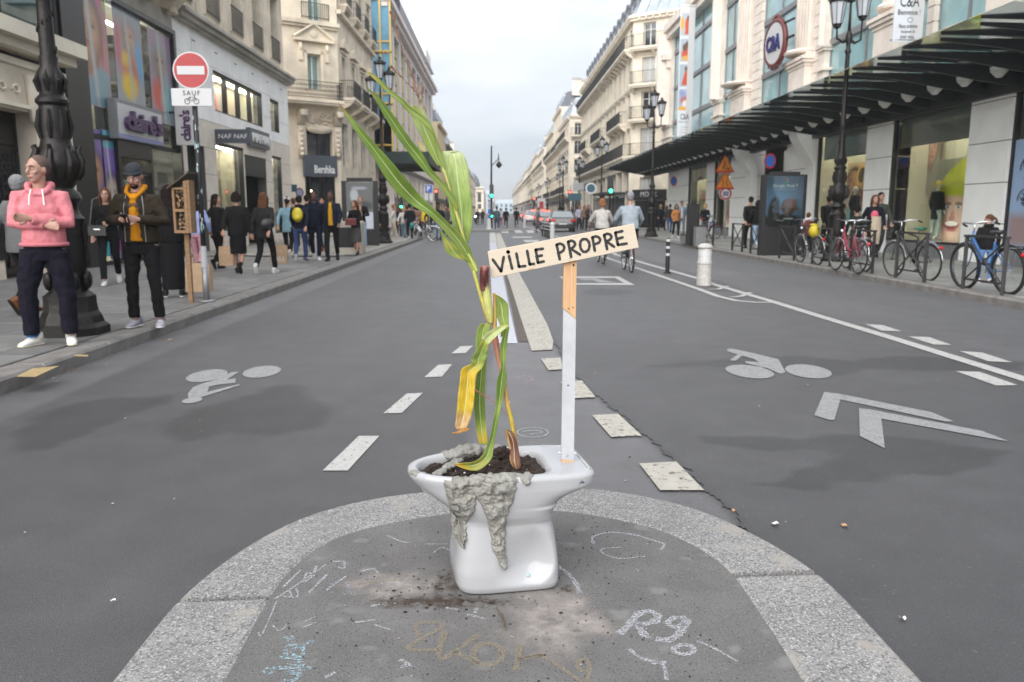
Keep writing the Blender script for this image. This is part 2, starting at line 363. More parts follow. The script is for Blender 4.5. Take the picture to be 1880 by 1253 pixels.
def spline(P, k=5):
    Q = []
    for i in range(len(P)-1):
        p0, p1, p2, p3 = P[max(i-1,0)], P[i], P[i+1], P[min(i+2,len(P)-1)]
        for s in range(k):
            t = s/k; Q.append([.5*((2*b)+(c-a)*t+(2*a-5*b+4*c-d)*t*t+(3*b-a-3*c+d)*t**3) for a,b,c,d in zip(p0,p1,p2,p3)])
    return Q+[list(P[-1])]
mat('ply', (.50,.425,.33), rough=.6, noise=.05, nscale=3, stretch=(2,60,60), bump=.0006, bscale=4, speck=[(12,.68,.72,(.42,.28,.16))])
mat('white_batten', (.40,.41,.43), rough=.55, noise=.07, nscale=30, bump=.0008, bscale=60)
# ================================================================== GROUND
XL, XR = -9.4, 12.1                       # facade planes of the avenue
KL, KR = -3.84, 7.52                      # kerb faces
PZ = .13                                  # pavement height
def S(o): o['kind'] = 'structure'; return o
def cropper(ox, oy, k): return lambda x, y: (ox+x/k, oy+y/k)
cA = cropper(0,540,3.032); cB = cropper(560,460,2.784); cC = cropper(1080,420,2.35); cD = cropper(860,390,5.53); cE = cropper(450,930,1.88)
def inside(px, py, P):
    ins = np.zeros(px.shape, bool)
    for i in range(len(P)):
        x1, y1 = P[i]; x2, y2 = P[(i+1)%len(P)]
        ins ^= ((y1 > py) != (y2 > py)) & (px < (x2-x1)*(py-y1)/((y2-y1) if abs(y2-y1) > 1e-9 else 1e-9)+x1)
    return ins
# --- far sheet: one ground to the horizon
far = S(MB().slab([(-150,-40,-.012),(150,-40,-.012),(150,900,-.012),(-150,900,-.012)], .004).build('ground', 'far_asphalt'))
# --- the carriageway, finely gridded near the camera so that wear can follow its own shapes
def road_sheet(name, xs, ys, z, tone, parent=None, keep=None):
    X, Y = np.meshgrid(xs, ys); n = len(xs); m_ = len(ys)
    I = np.arange(n*m_).reshape(m_, n); fs = np.stack([I[:-1,:-1], I[:-1,1:], I[1:,1:], I[1:,:-1]], -1).reshape(-1,4)
    T = tone(X, Y)
    vs = np.stack([X, Y, np.full_like(X, z)], -1).reshape(-1,3)
    if keep is not None:
        cxy = vs[fs].mean(1); fs = fs[keep(cxy[:,0], cxy[:,1])]
    me = bpy.data.meshes.new(name); me.from_pydata(vs.tolist(), [], fs.tolist())
    at = me.color_attributes.new('tone', 'FLOAT_COLOR', 'POINT')
    at.data.foreach_set('color', np.concatenate([T.reshape(-1,3), np.ones((T.size//3,1))], 1).ravel().astype('f'))
    me.materials.append(M('asphalt')); me.update(); return link(name, me, parent)
WEAR = [([cA(*p) for p in [(870,790),(960,700),(1080,640),(1240,600),(1420,560),(1500,520),(1640,500),(1700,520),(1740,590),(1840,640),(1820,720),(1700,760),(1500,790),(1250,785),(1000,812)]], .0),
        ([cA(*p) for p in [(60,860),(130,700),(400,600),(700,575),(960,555),(960,590),(800,650),(640,710),(420,800),(250,880),(100,890)]], .0),
        ([cC(*p) for p in [(190,600),(600,565),(900,548),(1150,575),(1420,550),(1880,575),(1880,612),(1500,617),(1170,610),(1130,628),(900,632),(500,602)]], .0),
        ([cC(*p) for p in [(480,900),(1200,895),(1500,930),(1850,960),(1700,1030),(1400,1070),(900,1128),(700,1128),(1100,1000),(1000,960),(520,950)]], .0),
        ([cB(*p) for p in [(1420,215),(1480,195),(1600,200),(1690,215),(1600,230),(1450,230)]], .0)]
WEAR = [[tuple(G(*p))[:2] for p in P] for P, _ in WEAR]
def blur(a, k):
    for _ in range(k):
        b = a.copy(); b[1:-1,1:-1] = (a[1:-1,1:-1]*2+a[:-2,1:-1]+a[2:,1:-1]+a[1:-1,:-2]+a[1:-1,2:])/6; a = b
    return a
def wob(X, Y, f, s):
    return np.sin(X*f+s)*np.cos(Y*f*1.3+s*2)+.5*np.sin(X*f*2.7+Y*f*1.9+s*3)
def tone_near(X, Y):
    w_ = np.zeros(X.shape)
    for P in WEAR: w_ = np.maximum(w_, inside(X+.03*wob(X,Y,9,1), Y+.06*wob(X,Y,5,2), P).astype(float))
    w_ = blur(w_, 1)
    base = np.array((.064,.0632,.065))
    C = np.ones(X.shape+(3,))*base
    C *= (1+.05*wob(X,Y,.9,.4)+.03*wob(X,Y,.35,3))[...,None]
    C *= (1-.40*w_)[...,None]
    # lighter, more worn gutter lane beside the left kerb
    g = np.clip((KL+.52-X)/.08, 0, 1); C = C*(1-g[...,None])+np.array((.095,.095,.099))*g[...,None]
    C = C*(1+.45*np.clip((X-4.45)/.1, 0, 1)*np.clip((Y-4)/8, 0, 1)+.30*np.clip((Y-5)/6, 0, 1))[...,None]  # right lane's paler asphalt; brightening with distance paints in grazing sheen and vignette
    # wheel-polished tracks
    for xt in (-2.9,-1.5,2.2,3.3,5.3,6.7): C *= (1+.05*np.exp(-((X-xt)/.28)**2))[...,None]
    return C
def edge_x(Y):                               # ragged left edge of the darker resurfaced lane
    pts = [G(1345,943),G(1293,897),G(1237,845),G(1178,797),G(1135,758),G(1091,726),G(1056,690),G(1014,625),G(985,568),G(960,520),G(935,470),G(920,440)]
    ys = np.array([p.y for p in pts]); xs = np.array([p.x for p in pts])
    return np.interp(Y, ys, xs)
xs = np.arange(KL-.02, KR+.05, .045); ys = np.concatenate([np.arange(.5, 14, .05), np.arange(14, 40, .25), np.arange(40, 620, 8.)])
def tone_left(X, Y):
    C = tone_near(X, Y); E = edge_x(Y)
    # paler central strip between the dashed lines
    m_ = np.clip((X-np.interp(Y,[2,3.6,4.8,8,20,60],[-.30,-.26,-.20,-.06,.0,-.6]))/.05, 0, 1)*np.clip((E-X)/.05, 0, 1)
    return C*(1+.85*m_[...,None])
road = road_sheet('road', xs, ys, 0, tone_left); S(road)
xs2 = np.concatenate([np.arange(0.2, 1.6, .015), np.arange(1.6, KR+.04, .05)])
def tone_right(X, Y): 
    C = tone_near(X, Y)*np.array((.97,.97,.98)); E = edge_x(Y)
    d = np.clip(1-(X-E)/.05, 0, 1)
    return C*(1-.2*d[...,None])
def keep_r(x, y):
    E = edge_x(y)+.012*np.sin(y*11)+.010*np.sin(y*29)+.008*np.sin(y*53+1); return x > E
ys3 = np.concatenate([np.arange(.5, 5, .02), np.arange(5, 14, .05), np.arange(14, 40, .25), np.arange(40, 620, 8.)])
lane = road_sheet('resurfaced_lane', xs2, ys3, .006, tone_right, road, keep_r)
# ------------- pavements, kerbs, gutters
def kerb_path(side):
    if side < 0: return [(KL,-2),(KL,35.5),(KL-.6,37.5),(KL-1.8,39)]
    return [(KR,-2),(KR,58)]
pl = S(MB().box(XL-14, KL-.32, -8, 41, -.01, PZ-.035).build('pavement_left', 'slab_bed'))
pr = S(MB().box(KR+.32, XR+6, -8, 63, -.01, PZ-.035).build('pavement_right', 'slab_bed'))
pl2 = S(MB().box(-40, KL-.1, 63, 600, -.01, PZ).build('far_pavement_left', 'slab1'))
pr2 = S(MB().box(KR+.6, 40, 70, 600, -.01, PZ).build('far_pavement_right', 'slab1'))
def bevbox(x0,x1,y0,y1,z0,z1,b=.006,bt=None):
    m_ = MB(); v = [(x0,y0,z0),(x1,y0,z0),(x1,y1,z0),(x0,y1,z0),(x0,y0,z1-b),(x1,y0,z1-b),(x1,y1,z1-b),(x0,y1,z1-b),(x0+b,y0+b,z1),(x1-b,y0+b,z1),(x1-b,y1-b,z1),(x0+b,y1-b,z1)]
    f = [(0,3,2,1),(8,9,10,11)]+[(i,(i+1)%4,4+(i+1)%4,4+i) for i in range(4)]+[(4+i,4+(i+1)%4,8+(i+1)%4,8+i) for i in range(4)]
    return m_.add(v, f)
def kerbs(side, par, y0, y1, Kx):
    y = y0; lens = [1.0, .82, 1.15, .9]; i = 0; cache = {}
    xa, xb = (Kx-.30, Kx) if side < 0 else (Kx, Kx+.30)
    while y < y1:
        Ln = lens[i%4]; 
        if Ln not in cache: cache[Ln] = bevbox(xa, xb, 0, Ln-.008, -.008, PZ, .022).mesh('kerbstone', 'kerb_granite', False)
        o = link('kerbstone', cache[Ln], par, (0, y, R.uniform(-.003,.003))); y += Ln; i += 1
kerbs(-1, pl, 1.0, 40.2, KL); kerbs(1, pr, 4.0, 62.5, KR)
def slabs(par, xa, xb, ya, yb, wu, lv, pre='slab'):
    cache = {}; n = 0; y = ya; row = 0
    x = xa
    while x < xb-.05:
        w_ = min(wu, xb-x); y = ya-R.random()*lv
        while y < yb:
            l_ = lv*R.choice((.8,1,1.2)); key = (round(w_,2), round(l_,2), n%4)
            if key not in cache: cache[key] = bevbox(0, w_-.012, 0, l_-.012, -.045, 0, .006).mesh('paving_slab', pre+'%d' % (n%4))
            link('paving_slab', cache[key], par, (x, y, PZ+R.uniform(-.003,.003))); y += l_; n += 1
        x += wu
    return n
slabs(pl, XL-.05, KL-.31, 4.6, 22.5, .70, .95)
slabs(pr, KR+.315, XR+.1, 9.6, 26, .78, 1.0, 'pale_slab')
def slab_stuff(par, xa, xb, ya, yb, wu, lv, pre='slab'):
    m_ = MB(); x = xa
    while x < xb-.05:
        y = ya-R.random()*.3; w_ = min(wu, xb-x)
        while y < yb: 
            l_ = lv*R.choice((.8,1,1.2)); z = PZ+R.uniform(-.002,.002)
            m_.add([(x,y,z),(x+w_-.02,y,z),(x+w_-.02,y+l_-.02,z),(x,y+l_-.02,z)], [(0,1,2,3)], R.randint(0,3)); y += l_
        x += wu
    o = m_.build('paving_slabs', [pre+str(i) for i in range(4)], par); o['kind'] = 'stuff'
slab_stuff(pl, XL-.05, KL-.31, 23.8, 40.5, .70, .95, 'pale_slab'); slab_stuff(pr, KR+.315, XR+.1, 27.2, 62.8, .78, 1.0, 'pale_slab')
MB().slab([(XL-14,22.2,PZ-.006),(XL-.05,22.2,PZ-.006),(XL-.05,41,PZ-.006),(XL-14,41,PZ-.006)], .004).build('side_street_surface', 'slab1', pl)
# yellow works marks on the pavement, gas covers
def gpoly(mb, pts, z, mi=0): return mb.poly([G(x, y, z) for x, y in pts][::-1], mi)
def fixup(o):                                   # all faces up
    me = o.data
    for p in me.polygons:
        if p.normal.z < 0: p.flip()
    me.update(); return o
def paint(name, polys, mt='road_paint', z=.014, parent=road, label=None):
    m_ = MB()
    for P in polys: m_.poly([G(x, y, z) for x, y in P])
    o = fixup(m_.build(name, mt, parent)); 
    if label: o['label'] = label
    return o
paint('paint_patch', [[cA(*p) for p in [(90,460),(180,415),(330,400),(290,418),(195,462)]]], 'yellow_paint', PZ+.006, pl)
paint('paint_patch', [[cA(*p) for p in [(410,345),(420,337),(495,339),(485,349)]]], 'yellow_paint', PZ+.006, pl)
# ------------- road markings
for P in ([(90,1125),(275,948),(380,948),(218,1125)], [(400,833),(520,732),(603,728),(495,830)], [(610,648),(680,585),(752,582),(700,645)], [(748,527),(795,490),(858,488),(820,525)]):
    paint('lane_dash', [[cB(*p) for p in P]], z=.005)
for P in ([(1468,842),(1600,835),(1722,947),(1565,953)], [(1305,672),(1415,665),(1485,750),(1380,755)], [(1205,553),(1305,548),(1322,607),(1245,612)]):
    paint('lane_dash', [[cB(*p) for p in P]], 'cream_paint', z=.012)
paint('lane_dash', [[cC(*p) for p in [(220,1013),(380,1005),(500,1128),(310,1128)]]], 'cream_paint', z=.012)
paint('broad_line', [[(911,430),(918,428),(930,455),(955,505),(1005,596),(1016,626),(1014,642),(976,644),(958,590),(936,520),(914,459)]], 'cream_paint', z=.012, label='broad worn white line ending in a ragged edge')
paint('centre_line', [[(899,428),(909,428),(912,446),(899,446)]], z=.012)
# gutter of small setts between the strips, and the pale ribbed strip
ts = paint('ribbed_strip', [[(899,446),(911,446),(934,560),(950,630),(906,630),(903,560)]], 'tactile_strip', z=.005)
rb = MB()
for i in range(46):
    y = 461+ (630-461)*(i/45)**1.15
    xa_ = np.interp(y,[446,560,630],[899,903,906]); xb_ = np.interp(y,[446,560,630],[911,934,950]); a, b = G(xa_+1,y,.006), G(xb_-1,y,.006)
    t = .012+.0*i; rb.add([a+Vector((0,-t,0)), b+Vector((0,-t,0)), b+Vector((0,t,0)), a+Vector((0,t,0)), a+Vector((0,0,.006)), b+Vector((0,0,.006))], [(0,1,5,4),(3,4,5,2)])
rb.build('rib', 'tactile_strip', ts)['kind'] = 'stuff'
paint('sett_gutter', [[(916,462),(924,462),(957,560),(972,628),(952,628),(938,560)]], 'sett', z=.006)
def gline(pts, wd, z, name='painted_line', mt='road_paint', parent=road):
    P = [G(x, y, z) for x, y in pts]; m_ = MB(); n = len(P); vs = []
    for i in range(n):
        t = (P[min(i+1,n-1)]-P[max(i-1,0)]).normalized(); s = Vector((t.y,-t.x,0))*wd/2; vs += [P[i]-s, P[i]+s]
    m_.add(vs, [(2*i,2*i+1,2*i+3,2*i+2) for i in range(n-1)]); return fixup(m_.build(name, mt, parent))
gline([(965,416),(1040,441),(1130,466),cC(110,110),cC(250,152),cC(470,214),cC(540,240),cC(790,313),cC(1000,378),cC(1300,468),cC(1600,562),cC(1880,648),(2000,735)], .15, .013)
gline([(1100,466),cC(85,128),cC(220,174),cC(480,262),cC(560,292),cC(640,311),cC(720,318),cC(785,318)], .13, .014)
gline([cC(520,262),cC(560,262),cC(600,248)], .10, .017); gline([cC(615,296),cC(660,292),cC(700,275)], .10, .017)
for P in ([(1195,412),(1270,416),(1352,443),(1265,440)], [(1380,465),(1470,468),(1568,502),(1490,500)], [(1600,528),(1700,535),(1830,577),(1725,572)], [(1585,615),(1690,618),(1852,675),(1760,677)]):
    paint('lane_dash', [[cC(*p) for p in P]], z=.012)
def ell(cx, cy, rx, ry, ro, n=26): 
    c_, s_ = cos(radians(ro)), sin(radians(ro)); return [(cx+rx*cos(2*pi*i/n)*c_-ry*sin(2*pi*i/n)*s_, cy+rx*cos(2*pi*i/n)*s_+ry*sin(2*pi*i/n)*c_) for i in range(n)]
def symbol(cr, wheels, body, head, z):
    o = paint('bicycle_symbol', [[cr(*p) for p in body]], 'road_paint_grey', z)
    for w_ in wheels: paint('wheel_disc', [[cr(*p) for p in ell(*w_)]], 'road_paint_grey', z, o)
    paint('head_disc', [[cr(*p) for p in ell(*head)]], 'road_paint_grey', z+.001, o)
    return o
symbol(cC, [(697,617,106,27,7),(950,616,102,28,7)], [(640,522),(670,528),(820,563),(852,620),(830,627),(768,600),(745,597),(680,580),(677,572),(735,576),(716,563),(664,548),(637,570),(610,568),(645,543),(612,534)], (620,526,22,8,5), .012)
symbol(cA, [(1150,455,118,31,-9),(1457,433,108,31,-7)], [(1050,585),(1045,555),(1075,520),(1120,500),(1210,475),(1290,435),(1333,433),(1260,478),(1312,470),(1310,495),(1225,503),(1165,515),(1155,545),(1330,502),(1336,508),(1130,572),(1090,588)], (1070,592,58,15,-8), .005)
paint('chevron', [[cC(*p) for p in [(1018,705),(1080,712),(1480,792),(1578,832),(1540,832),(1088,737),(1062,825),(1040,825),(975,805)]]], 'road_paint_grey', .012)
paint('chevron', [[cC(*p) for p in [(1168,775),(1215,780),(1700,873),(1812,916),(1780,913),(1265,820),(1280,948),(1172,895)]]], 'road_paint_grey', .012)
O_, I_ = [(920,652),(1525,652),(1690,740),(1025,737)], [(985,668),(1490,668),(1580,718),(1080,722)]
paint('symbol_frame', [[cD(*p) for p in (O_[i],O_[(i+1)%4],I_[(i+1)%4],I_[i])] for i in range(4)], z=.013)
paint('worn_symbol', [[cD(*p) for p in [(1110,672),(1300,672),(1420,700),(1500,712),(1330,716),(1260,690),(1160,690)]]], 'road_paint_grey', z=.013)
# far crossing and arrows
for x0 in (918,944,966,): paint('crossing_bar', [[(x0,423),(x0+12,423),(x0+17,428),(x0+3,428)]], z=.014)
for x0 in (868,882): paint('crossing_bar', [[(x0,421),(x0+9,421),(x0+8,424),(x0-3,424)]], z=.006)
paint('stop_bar', [[(940,435),(976,435),(977,437),(941,437)]], z=.014); paint('stop_bar', [[(960,441),(990,441),(986,445),(965,445)]], z=.014)
# ------------- the traffic island in the foreground
IZ = .09
outer = [(200,1253),(320,1103),(400,1035),(480,983),(560,945),(640,922),(720,908),(800,899),(900,893),(1000,892),(1085,895),(1180,907),(1290,934),(1400,985),(1460,1021),(1510,1052),(1600,1145),(1700,1253)]
inner = [(410,1253),(490,1100),(530,1045),(580,1003),(640,975),(720,957),(800,943),(880,936),(960,933),(1030,935),(1110,947),(1200,966),(1270,995),(1320,1027),(1350,1055),(1400,1130),(1440,1190),(1478,1253)]
def resamp(pts, n):
    P = [Vector(p) for p in pts]; d = [0]
    for i in range(1, len(P)): d.append(d[-1]+(P[i]-P[i-1]).length)
    out_ = []
    for k in range(n):
        t = d[-1]*k/(n-1); i = min(max(0, next((j for j in range(1,len(d)) if d[j] >= t-1e-9), len(d)-1)-1), len(d)-2); f = (t-d[i])/(d[i+1]-d[i]); out_.append(P[i].lerp(P[i+1], f))
    return out_
def smoothp(P, k=3):
    for _ in range(k): P = [P[0]]+[P[i]*.5+(P[i-1]+P[i+1])*.25 for i in range(1,len(P)-1)]+[P[-1]]
    return P
oG = smoothp(resamp([G(x,y,IZ) for x,y in outer], 60)); iG = smoothp(resamp([G(x,y,IZ) for x,y in inner], 60))
# carry both edges on towards and behind the camera
oG = [Vector((-1.13,-1.5,IZ))]+oG+[Vector((1.20,-1.5,IZ))]; iG = [Vector((-.80,-1.5,IZ))]+iG+[Vector((.87,-1.5,IZ))]
isl = MB(); n = len(iG); isl.slab([Vector((p.x,p.y,-.01)) for p in iG], IZ-.006+.01); island = S(isl.build('traffic_island', 'island_tarmac'))
joints = [0, 11, 46, len(oG)-1]
# joint positions follow the photographed ones: left at (320..490,1100), right at (1350..1510,1052)
def near_i(P, q): return min(range(len(P)), key=lambda i: (P[i]-q).length)
jo = [0, near_i(oG, G(320,1103,IZ)), near_i(oG, G(1510,1052,IZ)), len(oG)-1]; ji = [0, near_i(iG, G(490,1100,IZ)), near_i(iG, G(1350,1055,IZ)), len(iG)-1]
for k in range(3):
    a = resamp(oG[jo[k]:jo[k+1]+1], 40); b = resamp(iG[ji[k]:ji[k+1]+1], 40); m_ = MB(); vs = []; g = .006
    if k > 0: a[0] = a[0].lerp(a[1], .3); b[0] = b[0].lerp(b[1], .3)
    if k < 2: a[-1] = a[-1].lerp(a[-2], .1); b[-1] = b[-1].lerp(b[-2], .1)
    prof = [(0,-.10),(0,-.018),(.02,-.005),(.05,0),(.96,0),(1,-.006),(1,-.03)]
    for p, q in zip(a, b): vs += [p.lerp(q, t)+Vector((0,0,z)) for t, z in prof]
    c = len(prof); m_.add(vs, [(i*c+j,(i+1)*c+j,(i+1)*c+j+1,i*c+j+1) for i in range(39) for j in range(c-1)])
    m_.add(vs[:c], [tuple(range(c))]); m_.add(vs[-c:], [tuple(range(c-1,-1,-1))])
    ks = fixup(m_.build('kerbstone', 'island_granite', island)); ks['label'] = ('pale speckled granite kerbstone, left straight piece','pale speckled granite kerbstone, curved middle piece','pale speckled granite kerbstone, right straight piece')[k]
# chalk drawn on the island
def stroke(pts, wpx, mt, cr=None, z=None, name='chalk_stroke', parent=island, closed=False):
    z = IZ-.0045 if z is None else z
    q = [cr(*p) if cr else p for p in pts]
    if closed: q = q+[q[0]]
    W_ = [G(x,y,z) for x,y in q]; P = [W_[0]]
    for i in range(len(W_)-1):                 # Catmull-Rom smoothing
        p0, p1, p2, p3 = W_[max(i-1,0)], W_[i], W_[i+1], W_[min(i+2,len(W_)-1)]
        for t in (.25,.5,.75,1): P.append(.5*((2*p1)+(p2-p0)*t+(2*p0-5*p1+4*p2-p3)*t*t+(3*p1-p0-3*p2+p3)*t**3))
    n = len(P); vs = []; 
    for i in range(n):
        t = (P[min(i+1,n-1)]-P[max(i-1,0)]); t = t.normalized() if t.length > 1e-6 else Vector((1,0,0)); s = Vector((t.y,-t.x,0))*wpx*.00125*(1+.25*sin(i*1.7))
        vs += [P[i]-s, P[i]+s]
    return fixup(MB().add(vs, [(2*i,2*i+1,2*i+3,2*i+2) for i in range(n-1)]).build(name, mt, parent))
k_ = lambda pts, w_, mt='chalk_white', c=False: stroke(pts, w_, mt, cE, closed=c)
k_([(1290,440),(1330,405),(1355,372),(1395,362),(1425,378),(1410,398),(1350,410)], 11); k_([(1352,405),(1372,435),(1388,455)], 11)
k_([(1525,385),(1485,384),(1458,402),(1485,416),(1518,404)], 9); k_([(1526,388),(1508,430),(1465,460),(1418,457)], 11)
k_(ell(1515,494,36,16,0,12), 7, 'chalk_white', True)
k_([(600,448),(592,404),(685,410),(560,488),(668,494)], 7, 'chalk_tan'); k_([(690,428),(674,528),(805,442)], 8, 'chalk_tan'); k_([(722,500),(805,545)], 7, 'chalk_tan')
k_(ell(838,510,50,38,0,12), 8, 'chalk_tan', True); k_([(948,478),(936,565)], 8, 'chalk_tan'); k_([(1042,508),(940,530),(1012,512),(1085,552),(1168,604),(1188,556),(1172,526),(1146,545),(1166,572)], 6, 'chalk_tan')
cF = cropper(150,900,3.55)
f_ = lambda pts, w_, mt='chalk_white', c=False: stroke(pts, w_, mt, cF, closed=c)
f_([(1310,635),(1430,520)], 4); f_([(1530,495),(1500,560),(1450,600),(1470,540),(1520,560)], 4); f_([(1600,550),(1480,670)], 4); f_([(1350,650),(1365,695),(1300,690)], 3); f_([(1400,640),(1410,690),(1370,700)], 3)
f_([(1330,1090),(1340,1020),(1430,1018),(1440,1080),(1390,1085),(1380,1040),(1500,990),(1480,985)], 6, 'chalk_blue'); f_([(1240,1160),(1500,1160),(1330,1190),(1420,1200),(1370,1245),(1300,1240)], 6, 'chalk_blue'); f_([(1320,955),(1385,970)], 5, 'chalk_blue'); f_([(1370,950),(1335,985)], 5, 'chalk_blue')
f_([(1285,1085),(1440,1110),(1350,1130),(1450,1145)], 5, 'chalk_blue'); f_(ell(1220,1178,30,18,0,8), 4, 'chalk_blue', True)
k_([(1205,130),(1200,105),(1260,90),(1340,98),(1400,115),(1445,130),(1435,150)], 5); k_([(1300,142),(1240,145),(1232,160),(1290,180),(1380,172)], 4); k_([(1078,205),(1110,228),(1140,262),(1155,298)], 7)
k_([(1560,465),(1620,490),(1700,535)], 4); k_([(1325,492),(1370,525),(1440,545),(1455,600)], 5); k_([(1400,540),(1455,538)], 6)
k_([(490,100),(540,122),(570,124)], 4); k_([(620,130),(700,130)], 3); k_([(650,160),(680,142),(720,160)], 3); k_([(400,225),(440,215),(460,230)], 4); k_([(360,275),(420,262),(520,255)], 5, 'chalk_tan')
k_([(300,300),(290,275),(330,258),(360,280),(340,305),(305,300)], 3, 'chalk_violet'); k_([(440,275),(520,262),(500,300),(450,300)], 3, 'chalk_violet'); k_([(360,260),(370,305),(400,300)], 3, 'chalk_violet')
k_([(800,350),(792,368)], 5); k_([(765,372),(830,388)], 5); k_([(690,350),(735,355)], 5); k_([(380,400),(450,392)], 4); k_([(445,408),(500,425)], 3); k_([(530,530),(560,540),(540,555),(575,545)], 5); k_([(275,592),(312,572)], 5); k_([(435,345),(465,338)], 6)
k_([(300,190),(345,190)], 5); k_([(340,190),(342,212),(320,210)], 4); k_([(100,320),(150,290),(230,235),(280,200)], 3); k_([(110,325),(60,440),(45,435)], 2); k_([(95,410),(120,430),(150,400)], 2); k_([(200,400),(245,380)], 2); k_([(195,420),(245,400)], 2)
k_([(350,240),(280,290)], 3)
# pink and white doodles behind the pot, on the carriageway strip
stroke([cB(1035,680),cB(1110,682),cB(1160,665),cB(1150,645),cB(1110,638)], 4, 'chalk_pink', z=.006, parent=road); stroke([cB(1035,650),cB(1080,648),cB(1088,660),cB(1040,668)], 4, 'chalk_pink', z=.006, parent=road)
stroke([cB(*p) for p in ell(1165,930,80,24,0,10)], 4, 'chalk_white', z=.006, parent=road, closed=True); stroke([cB(1110,925),cB(1180,920),cB(1210,930),cB(1150,940)], 5, 'chalk_white', z=.006, parent=road)
# dusty, stained ground round the pot
def blot(cx, cy, rx, ry, mt, z=IZ-.0052, parent=island, seed=0, cr=cE):
    r_ = random.Random(seed); K = [1.3*(1+.25*r_.uniform(-1,1)) for i in range(22)]; m_ = MB(); vs = [G(*cr(cx,cy), z)]; cc = [(1,1,1,1)]
    for q, f in ((.35,.95),(.6,.7),(.8,.35),(1,0)):
        for i in range(22): a = 2*pi*i/22; vs.append(G(*cr(cx+rx*cos(a)*K[i]*q, cy+ry*sin(a)*K[i]*q), z)); cc.append((f,f,f,1))
    m_.add(vs, [(0,1+i,1+(i+1)%22) for i in range(22)]+[(1+22*k+i,1+22*k+22+i,1+22*k+22+(i+1)%22,1+22*k+(i+1)%22) for k in range(3) for i in range(22)])
    o = m_.build('stain', mt, parent); at = o.data.color_attributes.new('fade','FLOAT_COLOR','POINT'); at.data.foreach_set('color', np.array(cc,'f').ravel()); return fixup(o)
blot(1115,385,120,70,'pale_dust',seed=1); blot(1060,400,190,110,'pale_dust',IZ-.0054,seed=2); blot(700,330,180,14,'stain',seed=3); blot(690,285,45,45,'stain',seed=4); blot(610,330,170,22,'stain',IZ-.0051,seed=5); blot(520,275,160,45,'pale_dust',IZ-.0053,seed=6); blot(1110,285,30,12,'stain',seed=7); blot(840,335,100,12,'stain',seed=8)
g1, g2 = MB(), MB(); r_ = random.Random(5)
for i in range(420):
    x = r_.gauss(0.1, .45); y = r_.uniform(1.9, 3.3); s = r_.uniform(.0012,.004)
    if abs(x) > .75: continue
    (g1 if r_.random() < .2 else g2).ball((x,y,IZ-.004+s*.3), (s,s*r_.uniform(.6,1),s*.6), 5)
for i in range(45):
    x = r_.gauss(-.25, .12); y = r_.gauss(2.6,.10); s = r_.uniform(.0015,.006); g2.ball((x,y,IZ-.004), (s*1.3,s,s*.6), 5)
g1.build('grit', 'grit', island)['kind'] = 'stuff'; g2.build('soil_crumbs', 'dark_grit', island)['kind'] = 'stuff'
mat('bark', (.09,.07,.05), rough=.9, noise=.3, nscale=60)
tw = MB().tube([G(*cE(872,362),.094)+Vector((0,0,.004)), G(*cE(885,380),.094)+Vector((0,0,.006)), G(*cE(893,405),.094)+Vector((0,0,.004)), G(*cE(897,424),.094)+Vector((0,0,.004))], [.004,.005,.005,.003], 6)
tag(tw.build('twig', 'bark'), 'small dark curved twig lying on the tarmac in front of the toilet', 'twig')
# dead leaves and litter on the road
mat('dead_leaf', (.42,.24,.12), rough=.8, noise=.3, nscale=60); mat('litter', (.6,.58,.54), rough=.8)
def scrap(px, py, s, mt, lab, cat, nm, z=.01, seed=1):
    c = G(px, py, z); r_ = random.Random(seed); m_ = MB(); n = 9
    s *= .75; vs = [(s*cos(2*pi*i/n)*r_.uniform(.7,1.1), s*.7*sin(2*pi*i/n)*r_.uniform(.7,1.1), r_.uniform(0,.012)) for i in range(n)]+[(0,0,.004)]
    m_.add(vs, [(i,(i+1)%n,n) for i in range(n)]); tag(m_.build(nm, mt, None, c+Vector((0,0,.003)), r_.random()*3), lab, cat)
scrap(1550,967,.028,'dead_leaf','dry tan leaf lying on the dark lane right of the island','leaf','dead_leaf',seed=2)
scrap(1423,964,.03,'litter','pale crumpled scrap on the dark lane near the island kerb','litter','paper_scrap',seed=3)
scrap(1346,940,.018,'dead_leaf','tiny orange leaf against the island kerb at the cracked edge','leaf','dead_leaf',seed=4)
scrap(1657,1138,.02,'litter','small grey-white scrap on the lane in the lower right','litter','paper_scrap',seed=5)
scrap(208,1106,.016,'litter','small white square of paper on the road left of the island','litter','paper_scrap',seed=6)
scrap(313,625,.05,'dead_leaf','tan dry leaf in the left gutter beside the kerb','leaf','dead_leaf',seed=7)
scrap(1155,842,.016,'dark_grit','dark crumb of soil on the pale strip right of the toilet','litter','soil_crumb',seed=8)
lt = MB(); r_ = random.Random(8)
for i in range(150):
    x, y = r_.uniform(KL,KR), r_.uniform(1.6, 16); s = r_.uniform(.003,.009)
    lt.ball((x,y,.009), (s,s*.8,s*.4), 5)
for i in range(160):
    y = r_.uniform(3, 30); x = KL+abs(r_.gauss(.04,.08)); s = r_.uniform(.004,.014); lt.ball((x,y,.004), (s,s*.8,s*.35), 5, r_.randint(0,1))
lt.build('small_stones', ['grit','dead_leaf'], road)['kind'] = 'stuff'
